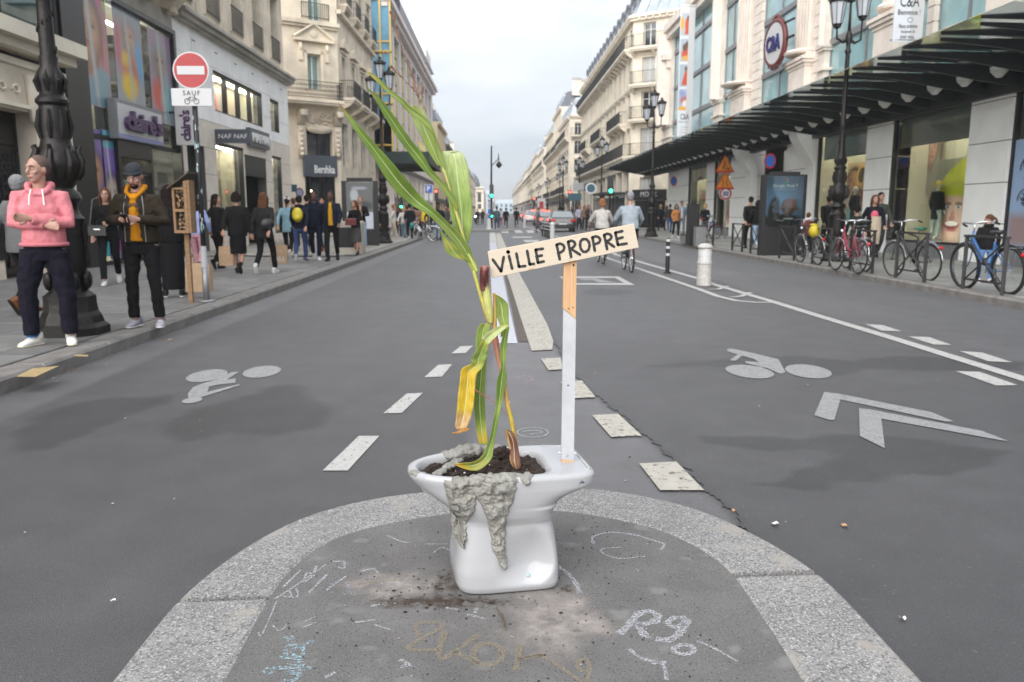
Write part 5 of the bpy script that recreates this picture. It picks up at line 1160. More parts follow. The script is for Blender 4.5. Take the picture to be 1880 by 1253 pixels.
frB.build(MB().box(doorB[0]-.1,doorB[1]+.1,.0,.22,doorB[3],winB[2]+.05), 'shop_sign', 'slate_sign'); put_text(bc, 'Bershka', frB.at(mid-.22,.24,doorB[3]+.42), thc, w=1.25, h=.46, mt='white_letter', ext=.02, bold=.02)
tr = MB(); wm = (winB[0]+winB[1])/2; ww = (winB[1]-winB[0])/2
for s in (-1,1):
    c = wm+s*(ww+.32); tr.box(c-.2,c+.2,0,.12,winB[2]-.1,winB[3]+.15); 
    for k in range(6): tr.ball((c,.13,winB[2]+.1+k*.27), (.12,.05,.11), 8)
    tr.ext([(c-.2,0,winB[3]+.15),(c-.2,.15,winB[3]+.15),(c-.2,.35,winB[3]+.5),(c-.2,.8,winB[3]+.95),(c-.2,0,winB[3]+.95)], (.4,0,0)); tr.tube([(c-.2,.55,winB[3]+.72),(c+.2,.55,winB[3]+.72)], .14, 10)
tr.loft([((wm,.0,winB[3]-.05),(ww,0,0),(0,0,.25)),((wm,.12,winB[3]-.05),(ww,0,0),(0,0,.25))], n=20)
for k in range(40): tr.ball((wm+R.uniform(-ww,ww),.05,winB[3]+R.uniform(.25,.8)), (R.uniform(.05,.14),.08,R.uniform(.05,.12)), 6)
frB.build(tr, 'carving', 'haus_stone_c', smooth=True)
zb = uB(590,187)[1]
frB.put('balcony', rail_mesh(LcF-.5,1.0,.95,True,.12,ornate=True,brack=False,stone='haus_stone'), LcF/2-.15, 0, zb)
pd = MB(); wm = (win1B[0]+win1B[1])/2; wz = win1B[3]; ww = (win1B[1]-win1B[0])/2
pd.box(wm-ww-.75,wm+ww+.75,0,.30,wz+.65,wz+.78); pd.ext([(wm-ww-.75,0,wz+.78),(wm+ww+.75,0,wz+.78),(wm,0,wz+1.55)], (0,.14,0))
pd.tube([(wm-ww-.8,.2,wz+.82),(wm,.2,wz+1.62),(wm+ww+.8,.2,wz+.82)], .10, 6).ball((wm,.15,wz+1.05), (.25,.08,.2), 10)
for s in (-1,1): c = wm+s*(ww+.38); pd.ball((c,.12,wz+.35), (.12,.14,.22), 8).box(c-.1,c+.1,0,.12,wz-.4,wz+.6)
for s in (-1,1): pd.box(wm+s*ww,wm+s*(ww+.16),0,.08,win1B[2],wz+.16)
pd.box(wm-ww-.16,wm+ww+.16,0,.08,wz+.003,wz+.16)
frB.build(pd, 'pediment', 'haus_stone')
zc2 = uB(560,45)[1]; frB.build(MB().box(-.1,LcF+.1,0,.28,zc2,zc2+.22).box(-.05,LcF+.05,0,.16,zc2-.15,zc2-.003), 'cornice', 'haus_stone'); frB.put('balcony', rail_mesh(1.6,.9,.14,False,.12), (win2B[0]+win2B[1])/2, 0, win2B[2]+.05)
frB.build(MB().tube([(LcF-.3,.25,6.5),(LcF-.3,.25,zt)], .09, 8), 'drainpipe', 'grey_metal')
# long side on the avenue
L3 = 13.4; y1b = 48.8+L3; fr3 = Fr((XL, y1b, 0), -pi/2, bc)
fl = [dict(z=4.1,h=2.6,w=1.9,sur=False,kind='bars',cur=0),dict(z=8.3,h=2.3,w=1.1),dict(z=13.5,h=2.3,w=1.1,rail='short'),dict(z=17.0,h=2,w=1.1)]
hfacade(fr3, L3, 4, fl, 3.2, zt, 'haus_stone_c', seed=4)
for i in range(4): fr3.put('balcony', rail_mesh(2.5,1.0,.9,True,.12,ornate=True,stone='haus_stone_c'), L3/4*(i+.5), 0, 8.1); fr3.build(MB().box(L3/4*(i+.5)-.9,L3/4*(i+.5)+.9,0,.3,11.0,11.15).ext([(L3/4*(i+.5)-.9,0,11.15),(L3/4*(i+.5)+.9,0,11.15),(L3/4*(i+.5),0,11.7)],(0,.2,0)), 'pediment', 'haus_stone_c')
fr3.build(MB().box(0,L3,0,.3,12.75,12.97), 'cornice', 'haus_stone_c')
sh = MB(); 
for i in range(5): sh.box(max(0,L3/4*i-.3),min(L3,L3/4*i+.3),-.4,.10,0,3.2,0)
for i in range(4): sh.box(L3/4*i+.3,L3/4*(i+1)-.3,-.5,-.4,0,3.2,1)
sh.box(0,L3,-.3,.15,2.9,3.2,2); fr3.build(sh, 'shopfront', ['dark_metal','window_glass','black_frame'])
MB(bc.location).box(-26,XL-.55,49.6,y1b-.02,0,zt-.1).add([(-13.1,46.3,0),(-26,46.3,0),(-26,46.3,zt),(-13.1,46.3,zt)],[(0,1,2,3)]).add([(XL,y1b,0),(-26,y1b,0),(-26,y1b,zt),(XL,y1b,zt)],[(0,1,2,3)]).build('wall', 'haus_stone', bc)
# ---- store with blue glass and gilt frames, green marquee
bg_ = thing('gilded_glass_store', 'pinkish stone store with tall blue glass bays in gilt frames and a dark green marquee', 'building', (XL, 90, 0))
yA, yB = 68.0, 118.0; frG = Fr((XL, yB, 0), -pi/2, bg_); LG = yB-yA; ug = lambda y: yB-y
# chamfer facing the camera: blue bay
Xq0, Xq1 = -14.0, XL; fq = Fr((Xq1, yA-.0, 0), pi, bg_)
W_ = Xq1-Xq0; fq2 = fq
def uq(px): return Xq1-(WY(px, 300, yA).x)
a, b = uq(722), uq(686)
fq.build(MB().box(0,a,-.4,.0,0,21.5).box(b,W_,-.4,0,0,21.5), 'wall', 'pink_stone')
fm = MB(); 
for i in range(3): u = a+(b-a)*i/2; fm.box(u-.07,u+.07,-.05,.12,5,21.5)
zz = 6.0; zl = []
while zz < 21: fm.box(a,b,-.05,.12,zz,zz+.16).box(a,b,-.05,.10,zz+.8,zz+.92); zl.append(zz); zz += 4.1
for z in zl:
    for i in range(5): fm.ball((a+(b-a)*i/4,.14,z+.08), .13, 8)
fq.build(fm, 'gilt_frame', 'gold')
for i in range(2): 
    for z in [5]+zl: fq.build(MB().add([(a+(b-a)*i/2+.07,.02,z),(a+(b-a)*i/2+.07,.02,z+4.0),(a+(b-a)*(i+1)/2-.07,.02,z+4.0),(a+(b-a)*(i+1)/2-.07,.02,z)],[(0,1,2,3)]), 'pane', 'blue_glass')
bays_ = 9; holesG = []; p = (LG-4)/bays_
for i in range(bays_):
    holesG.append((2+p*i+.55, 2+p*(i+1)-.55, 6.6, 17.2))
holesG.append((.8,1.6,7,16))
link('wall', wall_mesh(LG, 0, 19.2, holesG, .6, mt='pink_stone'), bg_, frG.at(), frG.th)
for h in holesG[:-1]:
    m_ = MB(); w_ = h[1]-h[0]; m_.box(h[0],h[1],-.45,-.40,h[2],h[3],1)
    for i in range(3): u = h[0]+w_*i/2; m_.box(u-.06,u+.06,-.42,-.30,h[2],h[3],0)
    for z in (7.4,9.6,10.3,12.6,13.3,15.8): m_.box(h[0],h[1],-.41,-.31,z,z+.09,0)
    frG.build(m_, 'window', ['gold','blue_glass'])
frG.build(MB().box(-.2,LG+.2,0,.8,18.2,18.6).box(-.1,LG+.1,0,.5,17.8,18.197).box(0,LG,-.1,.3,19.2,19.5), 'cornice', 'pink_stone')
frG.build(MB().box(0,LG,-.5,.3,20.6,20.7).box(0,LG,-4,-3.8,19.2,21.5), 'attic', 'zinc'); frG.put('balcony', rail_mesh(8,1.3,.5,False,.2), LG-5, 0, 19.5)
gt = MB(bg_.location); gt.box(XL-5,XL+.0,yB-9,yB-2,19.5,22.5); gt.ext([(XL-5,yB-9,22.5),(XL,yB-9,22.5),(XL-1.2,yB-8,25.6),(XL-3.8,yB-8,25.6)],(0,6,0)); gt.build('gable', 'pale_stone', bg_)
MB(bg_.location).box(-26,XL-.65,yA+.45,yB-.02,0,19.1).build('wall', 'pink_stone', bg_)
frG.build(MB().box(0,LG,-.02,.06,0,.01).box(0,LG,-.3,.05,5.2,5.7), 'fascia', 'dark_metal')
for i in range(9):
    u = 2+p*i; frG.build(MB().box(u+.5,u+p-.5,.0,.05,.1,5.1), 'shop_window', 'window_glass')
    if i > 4: frG.build(MB().ball((u+p/2,.2,3.6), .07, 6), 'display_light', 'shop_lamp')
mq = thing('marquee', 'dark green metal marquee with scalloped fringe over the pavement at the gilded store', 'canopy', (-7.5, 72, 5.4)); 
m_ = MB(mq.location); m_.box(-9.8,-5.6,66,79,5.35,6.2); 
for i in range(16): m_.ext([(-9.8+.26*i,65.96,5.35),(-9.54+.26*i,65.96,5.35),(-9.67+.26*i,65.96,5.15)], (0,.04,0))
for i in range(50): m_.ext([(-5.6,66+.26*i,5.35),(-5.6,66.26+.26*i,5.35),(-5.6,66.13+.26*i,5.12)], (.04,0,0))
m_.build('body', 'green_awning', mq)
rbm = MB(mq.location)
for i in range(13): rbm.box(-9.7,-5.65,66.5+i,66.6+i,5.2,5.347)
rbm.build('rib', 'dark_metal', mq)
# ---- farther left
mat('teal_l', (.40,.47,.47), rough=.3); mat('haze_blue', (.42,.52,.60), rough=.5)  # blue of distant haze put into the wall colour
mat('stone_l1', (.58,.48,.30), noise=.1, nscale=.8, rough=.8); mat('stone_l2', (.18,.165,.15), noise=.15, nscale=.8, rough=.8)
lf = [(124,142,-9.2,14.8,5,'stone_l1','slate','ochre building with a steep slate roof and rows of dormers, beyond the gilded store',True),
      (142,160,-9.0,13.0,5,'stone_l2','zinc','dark fronted building squeezed before the glass block on the left',True),
      (160,200,-9.3,12.0,8,'teal_l','zinc','low glass-fronted block far up the left side',False),
      (206,262,-9.4,14.0,10,'stone_r2','zinc','far tan block on the left hidden behind the maize leaves',True),
      (262,330,-9.3,13.5,11,'stone_r1','slate','second far block on the left hidden behind the maize leaves',True),
      (520,600,-9.2,13.5,9,'stone_r3','zinc','last hazy block at the far left end of the avenue',True)]
for i, (a, b, X_, zt, nn, st, rf, lab, dm) in enumerate(lf):
    fl = [dict(z=4.3,h=1.9,w=1.2)]+[dict(z=z,h=1.8,w=1.2,rail='win' if i > 0 else None) for z in (6.9,9.3) if z+2.2 < zt]
    hauss(lab, -1, a, b, X_, zt, nn, fl, 14, st, rf, seed=50+i, dorm=dm)
dX = -8.2
dm = thing('domed_building', 'old stone corner building with a grey domed roof far off on the left', 'building', (-11, 370, 0))
d_ = MB(dm.location); d_.box(-30,dX,440,520,0,14); d_.build('wall', 'stone_r2', dm); 
fdn = Fr((dX,440,0), pi, dm)
fdn.build(MB().box(-.3,20,-.0,1.0,12,12.8).box(-.5,20,0,1.4,14,14.6), 'cornice', 'stone_r3')
for i in range(4):
    for z in (3,6.5,9): fdn.build(MB().box(1.2+4*i,3.0+4*i,0,.05,z,z+2.5), 'window', 'window_glass')
for i in range(5): fdn.build(MB().box(-.2+4*i,.5+4*i,0,.5,2,12), 'pilaster', 'stone_r3')
MB(dm.location).lathe([(6,0),(5.8,2),(5.0,4.5),(3.8,6.5),(2.2,7.8),(1,8.4),(0,9)], (-16,447,14.6), 20).build('dome', 'slate', dm, smooth=True)
# closing row and a haze-tinted block at the very end
for (xa, xb, h_, lab, mt_) in ((-60,-24,16,'far grey block closing the view on the left','stone_r2'),(-14,-4,17,'hazy blue slab rising at the end of the avenue','haze_blue'),(-3,14,9,'low pale building closing the end of the avenue','haze_blue'),(16,60,17,'far grey block closing the view on the right','stone_r2')):
    t_ = thing('distant_building', lab, 'building', ((xa+xb)/2, 700, 0)); m_ = MB(t_.location); m_.box(xa,xb,700,730,0,h_); m_.build('wall', mt_, t_)
    w_ = MB(t_.location)
    for i in range(int((xb-xa)/4)):
        for k in range(int(h_/4)): w_.box(xa+1+4*i,xa+2.6+4*i,699.9,700,1.5+4*k,3.8+4*k)
    w_.build('window_rows', 'window_glass', t_)['kind'] = 'stuff'; mansard(t_, xa, xb, 700.1, 729, h_, 2.5, 1.5, .5, 'zinc')
# ================================================================== STREET FURNITURE
def proto_lamp():
    root = thing('street_lamp', 'tall black cast iron lamp', 'street lamp', (0,0,0), 0, 'ornate cast iron candelabra lamps along the avenue'); P_ = pi/8
    MB().lathe([(.36,0),(.36,.08),(.31,.12),(.29,.19),(.26,.24),(.25,.33),(.25,.40),(.19,.45)], n=8, ph=P_).build('base', 'lamp_iron', root)
    b = MB().lathe([(.19,.45),(.17,.50),(.165,.60),(.20,.72),(.21,.80),(.20,1.12),(.21,1.20),(.17,1.24),(.15,1.30),(.16,1.36),(.20,1.40),(.18,1.46),(.13,1.50),(.12,1.55)], n=12)
    for k in range(12): a = 2*pi*k/12; b.box(-.012,.012,-.012,.012,.7,1.15); 
    b.v[-96:] = [tuple(rotz(2*pi*k/12)@Vector((v[0]+.205, v[1], v[2]))) for k in range(12) for v in b.v[-96+8*k:-88+8*k]]
    for k in range(8):
        a = 2*pi*k/8; b.ball((.19*cos(a),.19*sin(a),.56), (.05,.05,.10), 8)
    b.build('pedestal', 'lamp_iron', root, auto=40)
    u = MB().lathe([(.12,1.50),(.16,1.56),(.19,1.62),(.22,1.72),(.225,1.78),(.18,1.88),(.15,1.93),(.135,2.0),(.15,2.1),(.135,2.25),(.125,2.32),(.155,2.35),(.155,2.38),(.11,2.43),(.115,2.52),(.13,2.58),(.12,2.64),(.085,2.70),(.085,2.8)], n=20)
    for k in range(8):
        a = 2*pi*k/8+.2; R_ = rotz(a)
        u.tube([R_@Vector(q) for q in ((.17,0,1.60),(.21,0,1.66),(.235,0,1.78),(.20,0,1.88),(.22,0,1.93))], [.035,.04,.035,.025,.02], 7)
        u.tube([R_@Vector(q) for q in ((.13,0,2.0),(.155,0,2.12),(.14,0,2.28))], [.02,.03,.015], 5)
        u.tube([R_@Vector(q) for q in ((.11,0,2.46),(.135,0,2.56),(.10,0,2.66))], [.02,.03,.012], 5)
    u.build('collar', 'lamp_iron', root, auto=40)
    s = MB().lathe([(.075,2.75),(.070,3.2),(.066,3.38),(.075,3.40),(.075,3.44),(.06,3.47),(.06,4.4),(.052,5.15),(.075,5.18),(.075,5.24),(.05,5.28),(.055,5.4),(.09,5.5),(.07,5.62),(.03,5.72),(.02,5.8)], n=16)
    for k in range(16):
        t = k/15; a = 9*t; s.ball((.077*cos(a),.077*sin(a),2.85+.5*t), (.012,.012,.03), 5)
    s.build('shaft', 'lamp_iron', root, auto=40)
    for (dx, dy, z) in ((-.36,.0,5.72),(.36,.0,5.95),(0,.0,6.35)):
        arm = MB()
        if dx: arm.tube([(0,0,5.5),(dx*.5,0,5.42),(dx*.95,0,5.5),(dx,0,z)], [.05,.035,.03,.02], 8)
        else: arm.tube([(0,0,5.7),(0,0,z)], [.04,.02], 8)
        arm.build('arm', 'lamp_iron', root, smooth=True)
        l_ = MB().lathe([(.02,z),(.10,z+.04),(.085,z+.06),(.12,z+.12)], (dx,dy,0), 8); l_.lathe([(.21,z+.62),(.225,z+.66),(.21,z+.70),(.12,z+.80),(.05,z+.86),(.06,z+.92),(0,z+.97)], (dx,dy,0), 12)
        for k in range(8):
            a = 2*pi*k/8; l_.tube([(dx+.12*cos(a),dy+.12*sin(a),z+.12),(dx+.20*cos(a),dy+.20*sin(a),z+.62)], .009, 4); l_.ball((dx+.22*cos(a),dy+.22*sin(a),z+.72), (.03,.03,.05), 5)
        lo = l_.build('lantern', 'lamp_iron', root); MB().lathe([(.11,z+.12),(.19,z+.62)], (dx,dy,0), 8).build('lantern_glass', 'lantern_glass', lo)
    return root
lamp0 = proto_lamp(); KIDS = {}
for x in col.objects:
    if x.parent: KIDS.setdefault(x.parent.name, []).append(x)
def kids_of():
    d = {}
    for x in col.objects:
        if x.parent: d.setdefault(x.parent.name, []).append(x)
    return d
LP = [((-4.50,8.4),1,'tall black cast iron lamp post in the left foreground behind the man in pink'),((8.72,20.6),1,'black candelabra lamp post between the phone poster and the red bicycles'),((7.83,41.1),1,'lamp post beside the grey-shirted cyclist, at the near end of the corner block'),
      ((-4.66,32.8),1,'lamp post on the left pavement behind the long maize leaves'),((7.9,62),.95,'lamp post beyond the second side street on the right'),((6.7,84),.95,'lamp post behind the dark saloon car'),((8.4,84),.95,'lamp post just right of the one behind the dark saloon car'),((8.2,108),.95,'fourth lamp from the far end of the right-hand row'),((8.2,135),.95,'third lamp from the far end of the right-hand row'),((8.2,165),.95,'second lamp from the far end of the right-hand row'),((8.2,200),.95,'farthest lamp of the right-hand row')]
kd = kids_of()
for i, ((x, y), s, lab) in enumerate(LP):
    o = lamp0 if i == 0 else copy_tree(lamp0, None, kd); o.location = (x, y, PZ); o.scale = (s,s,s); o['label'] = lab
    if i == 1: o.rotation_euler.z = .25
# centre island mast with signal, disc, blue plate and white bollard
ml = thing('signal_mast', 'slim mast with a hanging lantern and green signal on the far refuge in mid road', 'traffic light', (-.5, 58, 0)); o_ = ml.location
MB(o_).tube([(-.5,58,0),(-.5,58,3.4),(-.48,58,6.0)], [.09,.07,.05], 8).build('pole', 'lamp_iron', ml)
MB(o_).tube([(-.48,58,4.6),(-.1,58,5.0),(.02,58,5.05)], .03, 6).lathe([(.04,4.95),(.2,4.75),(.22,4.65),(.08,4.5),(.0,4.45)], (.05,58,0), 10).tube([(.02,58,5.0),(.02,58,5.5)], [.06,.02], 6).build('hanging_lantern', 'lamp_iron', ml)
def signal(par, x, y, z, on, s=1, off=None, th=0):
    m_ = MB(par.location); m_.box(x-.15*s,x+.15*s,y-.12,y+.10,z,z+.95*s)
    for k in range(3): m_.tube([(x,y-.12,z+(.17+.3*k)*s),(x,y-.2,z+(.17+.3*k)*s)], .11*s, 10)
    m_.build('signal_head', 'black_frame', par); k = 0 if on == 'green_lamp' else 2
    MB(par.location).ball((x,y-.19,z+(.17+.3*k)*s), (.10*s,.03,.10*s), 10).build('signal_lens', on, par)
signal(ml, -.48, 58, 2.35, 'green_lamp'); signal(ml, -.46, 57.9, .98, 'green_lamp', .6)
MB(o_).loft([((-.48,57.95,1.85),(.29,0,0),(0,0,.29)),((-.48,57.98,1.85),(.29,0,0),(0,0,.29))], n=20).build('sign_disc', 'grey_metal', ml)
MB(o_).box(-.75,-.58,57.9,57.95,1.25,1.55).box(-.75,-.58,57.9,57.95,.75,1.15).build('blue_plate', 'blue_sign', ml)
MB(o_).lathe([(.24,0),(.22,.1),(.16,.12),(.14,.75),(.0,.82)], (-.68,57.8,.12), 12).build('bollard', 'white_sign', ml)
rf = MB(); rf.slab([(-2.3,56.5,.015),(1.1,56.5,.015),(1.1,58.8,.015),(-2.3,58.8,.015)], .13); S(rf.build('traffic_refuge', 'island_granite'))
def trafl(px, Y, zt, on, lab, s=1, side='R'):
    x = WY(px, 400, Y).x; t = thing('traffic_light', lab, 'traffic light', (x, Y, 0)); MB(t.location).tube([(x,Y,0),(x,Y,zt)], .06, 8).build('pole', 'black_frame', t); signal(t, x, Y-.1, zt-.9*s, on, s)
trafl(1119, 40, 3.1, 'green_lamp', 'traffic light showing green beside the cyclists', .95)
trafl(1045, 78, 3.4, 'red_lamp', 'traffic light showing red above the dark saloon car', 1.1); trafl(980, 105, 3.2, 'red_lamp', 'small red traffic light left of the lit poster', 1.1)
trafl(738, 48, 2.2, 'green_lamp', 'low green signal on the left pavement over the crossing crowd', .7); trafl(802, 60, 3.0, 'red_lamp', 'red signal on the left just right of the parking sign', .9)
# round mirror-like sign and white direction stack near the dark car
def plate(lab, cat, nm, px, py, Y, w_, h_, mt, rnd=False, post=True, txt=None, tmt='white_letter', zb=0, ring=None, tw=None):
    p = WY(px, py, Y); t = thing(nm, lab, cat, (p.x, Y, zb)); o_ = t.location
    if post: MB(o_).tube([(p.x,Y+.04,zb),(p.x,Y+.04,p.z+.2)], .035, 8).build('post', 'grey_metal', t)
    if rnd:
        pl_ = MB(o_).loft([((p.x,Y,p.z),(w_/2,0,0),(0,0,h_/2)),((p.x,Y+.02,p.z),(w_/2,0,0),(0,0,h_/2))], n=28).build('plate', ring or mt, t)
        if ring: MB(o_).loft([((p.x,Y-.008,p.z),(w_*.38,0,0),(0,0,h_*.38)),((p.x,Y-.002,p.z),(w_*.38,0,0),(0,0,h_*.38))], n=28).build('face', mt, t)
    else: MB(o_).box(p.x-w_/2,p.x+w_/2,Y,Y+.02,p.z-h_/2,p.z+h_/2).build('plate', mt, t)
    if txt: put_text(t, txt, Vector((p.x,Y-.014,p.z))-o_, pi, w=tw or w_*.6, mt=tmt, ext=.002, bold=.02)
    return t
plate('round blue sign seen from behind the cyclists', 'sign', 'round_sign', 1085, 346, 46, .62, .62, 'navy_sign', True, ring='white_sign')
t = plate('blue parking sign with a white P over a small white plate', 'sign', 'parking_sign', 787, 347, 40, .33, .36, 'blue_sign', txt='P', tw=.16, zb=PZ)
MB(t.location).box(t.location.x-.19,t.location.x+.19,40.03,40.05,1.96,2.72).build('backing', 'white_sign', t)
plate('small violet no-parking disc on a pole by the carved corner building', 'sign', 'round_sign', 550, 354, 40, .40, .46, 'lilac', True, ring='maroon', zb=PZ)
plate('dark green street name plate on the wall edge beside the dark shop entrance', 'sign', 'street_name_plate', 537, 346, 45.6, .50, .40, 'navy_sign', post=False)
plate('small round no-parking sign hung under the store canopy', 'sign', 'round_sign', 1414, 296, 29, .42, .55, 'blue_sign', True, ring='red_sign', post=False, zb=4.4)
plate('small blue no-parking disc on the far store wall', 'sign', 'round_sign', 1237, 333, 52, .42, .62, 'blue_sign', True, ring='red_sign', post=False, zb=3)
plate('bright advertising screen with a red figure far along the right pavement', 'screen', 'lit_poster', 994, 374, 90, .9, 1.15, 'white_sign'); plate('red printed figure', 'poster', 'red_poster', 994, 377, 89.9, .45, .8, 'red_sign', post=False, zb=2)['label'] = 'red figure printed on the bright poster far along the right pavement'
plate('cluster of grey direction plates above the kiosk beyond the dark car', 'sign', 'direction_sign', 1055, 362, 60, 1.0, .5, 'navy_sign'); plate('pale curved panel over the direction plates beyond the dark car', 'sign', 'panel_sign', 1062, 343, 60.5, .8, .5, 'grey_metal')
plate('long green street plate above the kiosk right of the dark car', 'sign', 'street_sign', 1073, 348, 61, .9, .18, 'navy_sign')
# no entry sign, supplementary plate, stickered pole
px_, Yn = 354, 11.4; pT, pM, pBt = WY(354,131,Yn), WY(354,180,Yn), WY(375,556,Yn); xN = WY(366,400,Yn).x; xN = G(374,556,PZ).x
ne = thing('no_entry_sign', 'red no entry sign over a white SAUF bicycle plate on a stickered pole', 'sign', (xN, Yn, PZ)); o_ = ne.location
zt_ = WY(354,100,Yn).z
MB(o_).tube([(xN,Yn,PZ),(xN,Yn,zt_-.05)], .036, 12).build('pole', 'dark_metal', ne, smooth=True); MB(o_).tube([(xN,Yn,PZ),(xN,Yn,.62)], .046, 12).lathe([(.12,0),(.12,.02),(.05,.03)], (xN,Yn,PZ), 12).build('pole_foot', 'grey_metal', ne, smooth=True)
MB(o_).tube([(xN,Yn,.62),(xN,Yn,.92)], [.047,.04], 12).build('worn_paint', 'white_batten', ne)
sk = MB(o_); r_ = random.Random(9)
for k in range(26):
    z = 1.1+2.0*r_.random(); a = r_.uniform(-2.6,-.5); hh = r_.uniform(.03,.09); da = r_.uniform(.25,.5)
    sk.add([(xN+.0375*cos(a),Yn+.0375*sin(a),z),(xN+.0375*cos(a+da),Yn+.0375*sin(a+da),z),(xN+.0375*cos(a+da),Yn+.0375*sin(a+da),z+hh),(xN+.0375*cos(a),Yn+.0375*sin(a),z+hh)], [(0,1,2,3)], k%2)
sk.build('sticker', ['white_sign','teal_glass'], ne)['kind'] = 'stuff'
rr = 31.5/F*Yn*1.0; c_ = WY(353.5,131,Yn); xc, zc = c_.x, c_.z
MB(o_).loft([((xc,Yn-.045,zc),(rr,0,0),(0,0,rr)),((xc,Yn-.06,zc),(rr,0,0),(0,0,rr))][::-1], n=40).build('plate', 'white_sign', ne); MB(o_).loft([((xc,Yn-.064,zc),(rr*.92,0,0),(0,0,rr*.92)),((xc,Yn-.061,zc),(rr*.92,0,0),(0,0,rr*.92))], n=40).build('red_disc', 'red_sign', ne)
MB(o_).box(xc-rr*.75,xc+rr*.75,Yn-.069,Yn-.065,zc-.055,zc+.055).build('white_bar', 'white_sign', ne)
c2 = WY(355,180,Yn); wv, hv = 35.5/F*Yn, 15/F*Yn; sf = MB(o_).box(c2.x-wv,c2.x+wv,Yn-.062,Yn-.05,c2.z-hv,c2.z+hv).build('small_plate', 'white_sign', ne); md = sf.modifiers.new('b','BEVEL'); md.width = .02; md.segments = 3
put_text(ne, 'SAUF', Vector((c2.x,Yn-.066,c2.z+.055))-o_, pi, w=.23, mt='dark_metal', ext=.001, sp=1.25)
bk_ = MB(o_)
for s in (-1,1): bk_.tube([(c2.x+s*.062+.035*cos(t),Yn-.066,c2.z-.055+.035*sin(t)) for t in [2*pi*i/14 for i in range(14)]], .004, 4, closed=True)
bk_.tube([(c2.x-.062,Yn-.066,c2.z-.055),(c2.x-.03,Yn-.066,c2.z+.0),(c2.x+.04,Yn-.066,c2.z+.0),(c2.x+.0,Yn-.066,c2.z-.055),(c2.x-.03,Yn-.066,c2.z)], .004, 4).tube([(c2.x+.062,Yn-.066,c2.z-.055),(c2.x+.035,Yn-.066,c2.z+.02),(c2.x+.05,Yn-.066,c2.z+.02)], .004, 4); bk_.build('bicycle_pictogram', 'dark_metal', ne)
# insect hotel on its post
mat('old_wood', (.26,.155,.08), rough=.75, noise=.25, nscale=8, stretch=(1,1,6), bump=.002, bscale=40)
ih = G(351,556,PZ); t = thing('insect_hotel', 'rustic wooden insect hotel with sloping roof on a thin post beside the no entry pole', 'insect hotel', ih); o_ = ih; Y = ih.y
def q(px, py): p = WY(px, py, Y); return p
a, b = q(321,345), q(358,428); x0_, x1_, z0_, z1_ = a.x, b.x, b.z, a.z
MB(o_).box(ih.x-.03,ih.x+.03,Y-.02,Y+.04,PZ,z0_+.02).build('post', 'old_wood', t)
bx = MB(o_); bx.box(x0_,x0_+.03,Y-.12,Y+.08,z0_,z1_).box(x1_-.03,x1_,Y-.12,Y+.08,z0_,z1_+.10).box(x0_+.03,x1_-.03,Y-.12,Y+.08,z0_,z0_+.04).box(x0_+.03,x1_-.03,Y-.12,Y+.08,(z0_+z1_)/2-.02,(z0_+z1_)/2+.02).box(x0_+.03,x1_-.03,Y-.12,Y+.08,z1_-.03,z1_).box(x0_+.03,x1_-.03,Y+.05,Y+.08,z0_+.04,z1_-.03); bx.box(x1_-.075,x1_-.03,Y-.13,Y-.11,z0_,z1_+.09)
bx.build('box', 'old_wood', t)
MB(o_).ext([(x0_-.04,Y-.18,z1_-.02),(x1_+.02,Y-.18,z1_+.19),(x1_+.02,Y-.18,z1_+.21),(x0_-.04,Y-.18,z1_+.0)], (0,.32,0)).build('roof', 'bark', t)
fl_ = MB(o_); r_ = random.Random(2)
for i in range(60):
    x, z = r_.uniform(x0_+.05,x1_-.09), r_.choice((r_.uniform(z0_+.05,(z0_+z1_)/2-.04), r_.uniform((z0_+z1_)/2+.04,z1_-.05))); fl_.tube([(x,Y-.09,z),(x+r_.uniform(-.03,.03),Y+.04,z+r_.uniform(-.03,.03))], r_.uniform(.006,.02), 6, r_.randint(0,1))
fl_.build('filling', ['old_wood','bark'], t)['kind'] = 'stuff'
# glazed information totem and granite block on the left
p = G(632,451,PZ); Y = p.y; t = thing('advertising_totem', 'dark framed glass display totem on the left pavement, behind the woman with the red bag', 'totem', (p.x, Y, PZ)); o_ = t.location
a, b = q(627,330) if False else WY(627,328,Y), WY(696,450,Y); x0_, x1_, zt_ = a.x, b.x, a.z
MB(o_).box(x0_,x0_+.16,Y-.12,Y+.12,PZ,zt_-.1).box(x1_-.16,x1_,Y-.12,Y+.12,PZ,zt_-.1).box(x0_+.2,x1_-.2,Y-.10,Y+.10,zt_-.12,zt_+.02).box(x0_+.16,x1_-.16,Y-.1,Y+.1,PZ,.75).build('frame', 'dark_metal', t)
f_ = Fr(((x0_+x1_)/2,Y-.11,.75), pi, t); link('poster', poster_mesh(x1_-x0_-.34, zt_-.9, [('p',[(0,0),(1,0),(1,.36),(0,.36)],(.50,.53,.60),.02),('p',[(.05,.05),(.5,.05),(.5,.13),(.05,.13)],(.35,.05,.18),.02),(.3,.72,.15,.14,0,(.38,.40,.42),.5),(.6,.5,.4,.1,0,(.04,.05,.05),.5),(.5,.88,.3,.03,0,(.30,.32,.40),.3)], (.12,.125,.125), 30, 50), t, f_.at(), pi)
p = G(668,467,PZ); t = thing('granite_block', 'squat grey granite utility block beside the woman with the red bag', 'block', (-5.3, 26.6, PZ)); bo = bevbox(-.42,.42,-.3,.3,0,.98,.03).build('block', 'grey_stone', t); MB().box(-.3,.3,-.306,-.301,.2,.8).build('panel', 'dark_metal', t)
pb_ = G(643,466,PZ); t.location = (pb_.x, pb_.y, PZ)
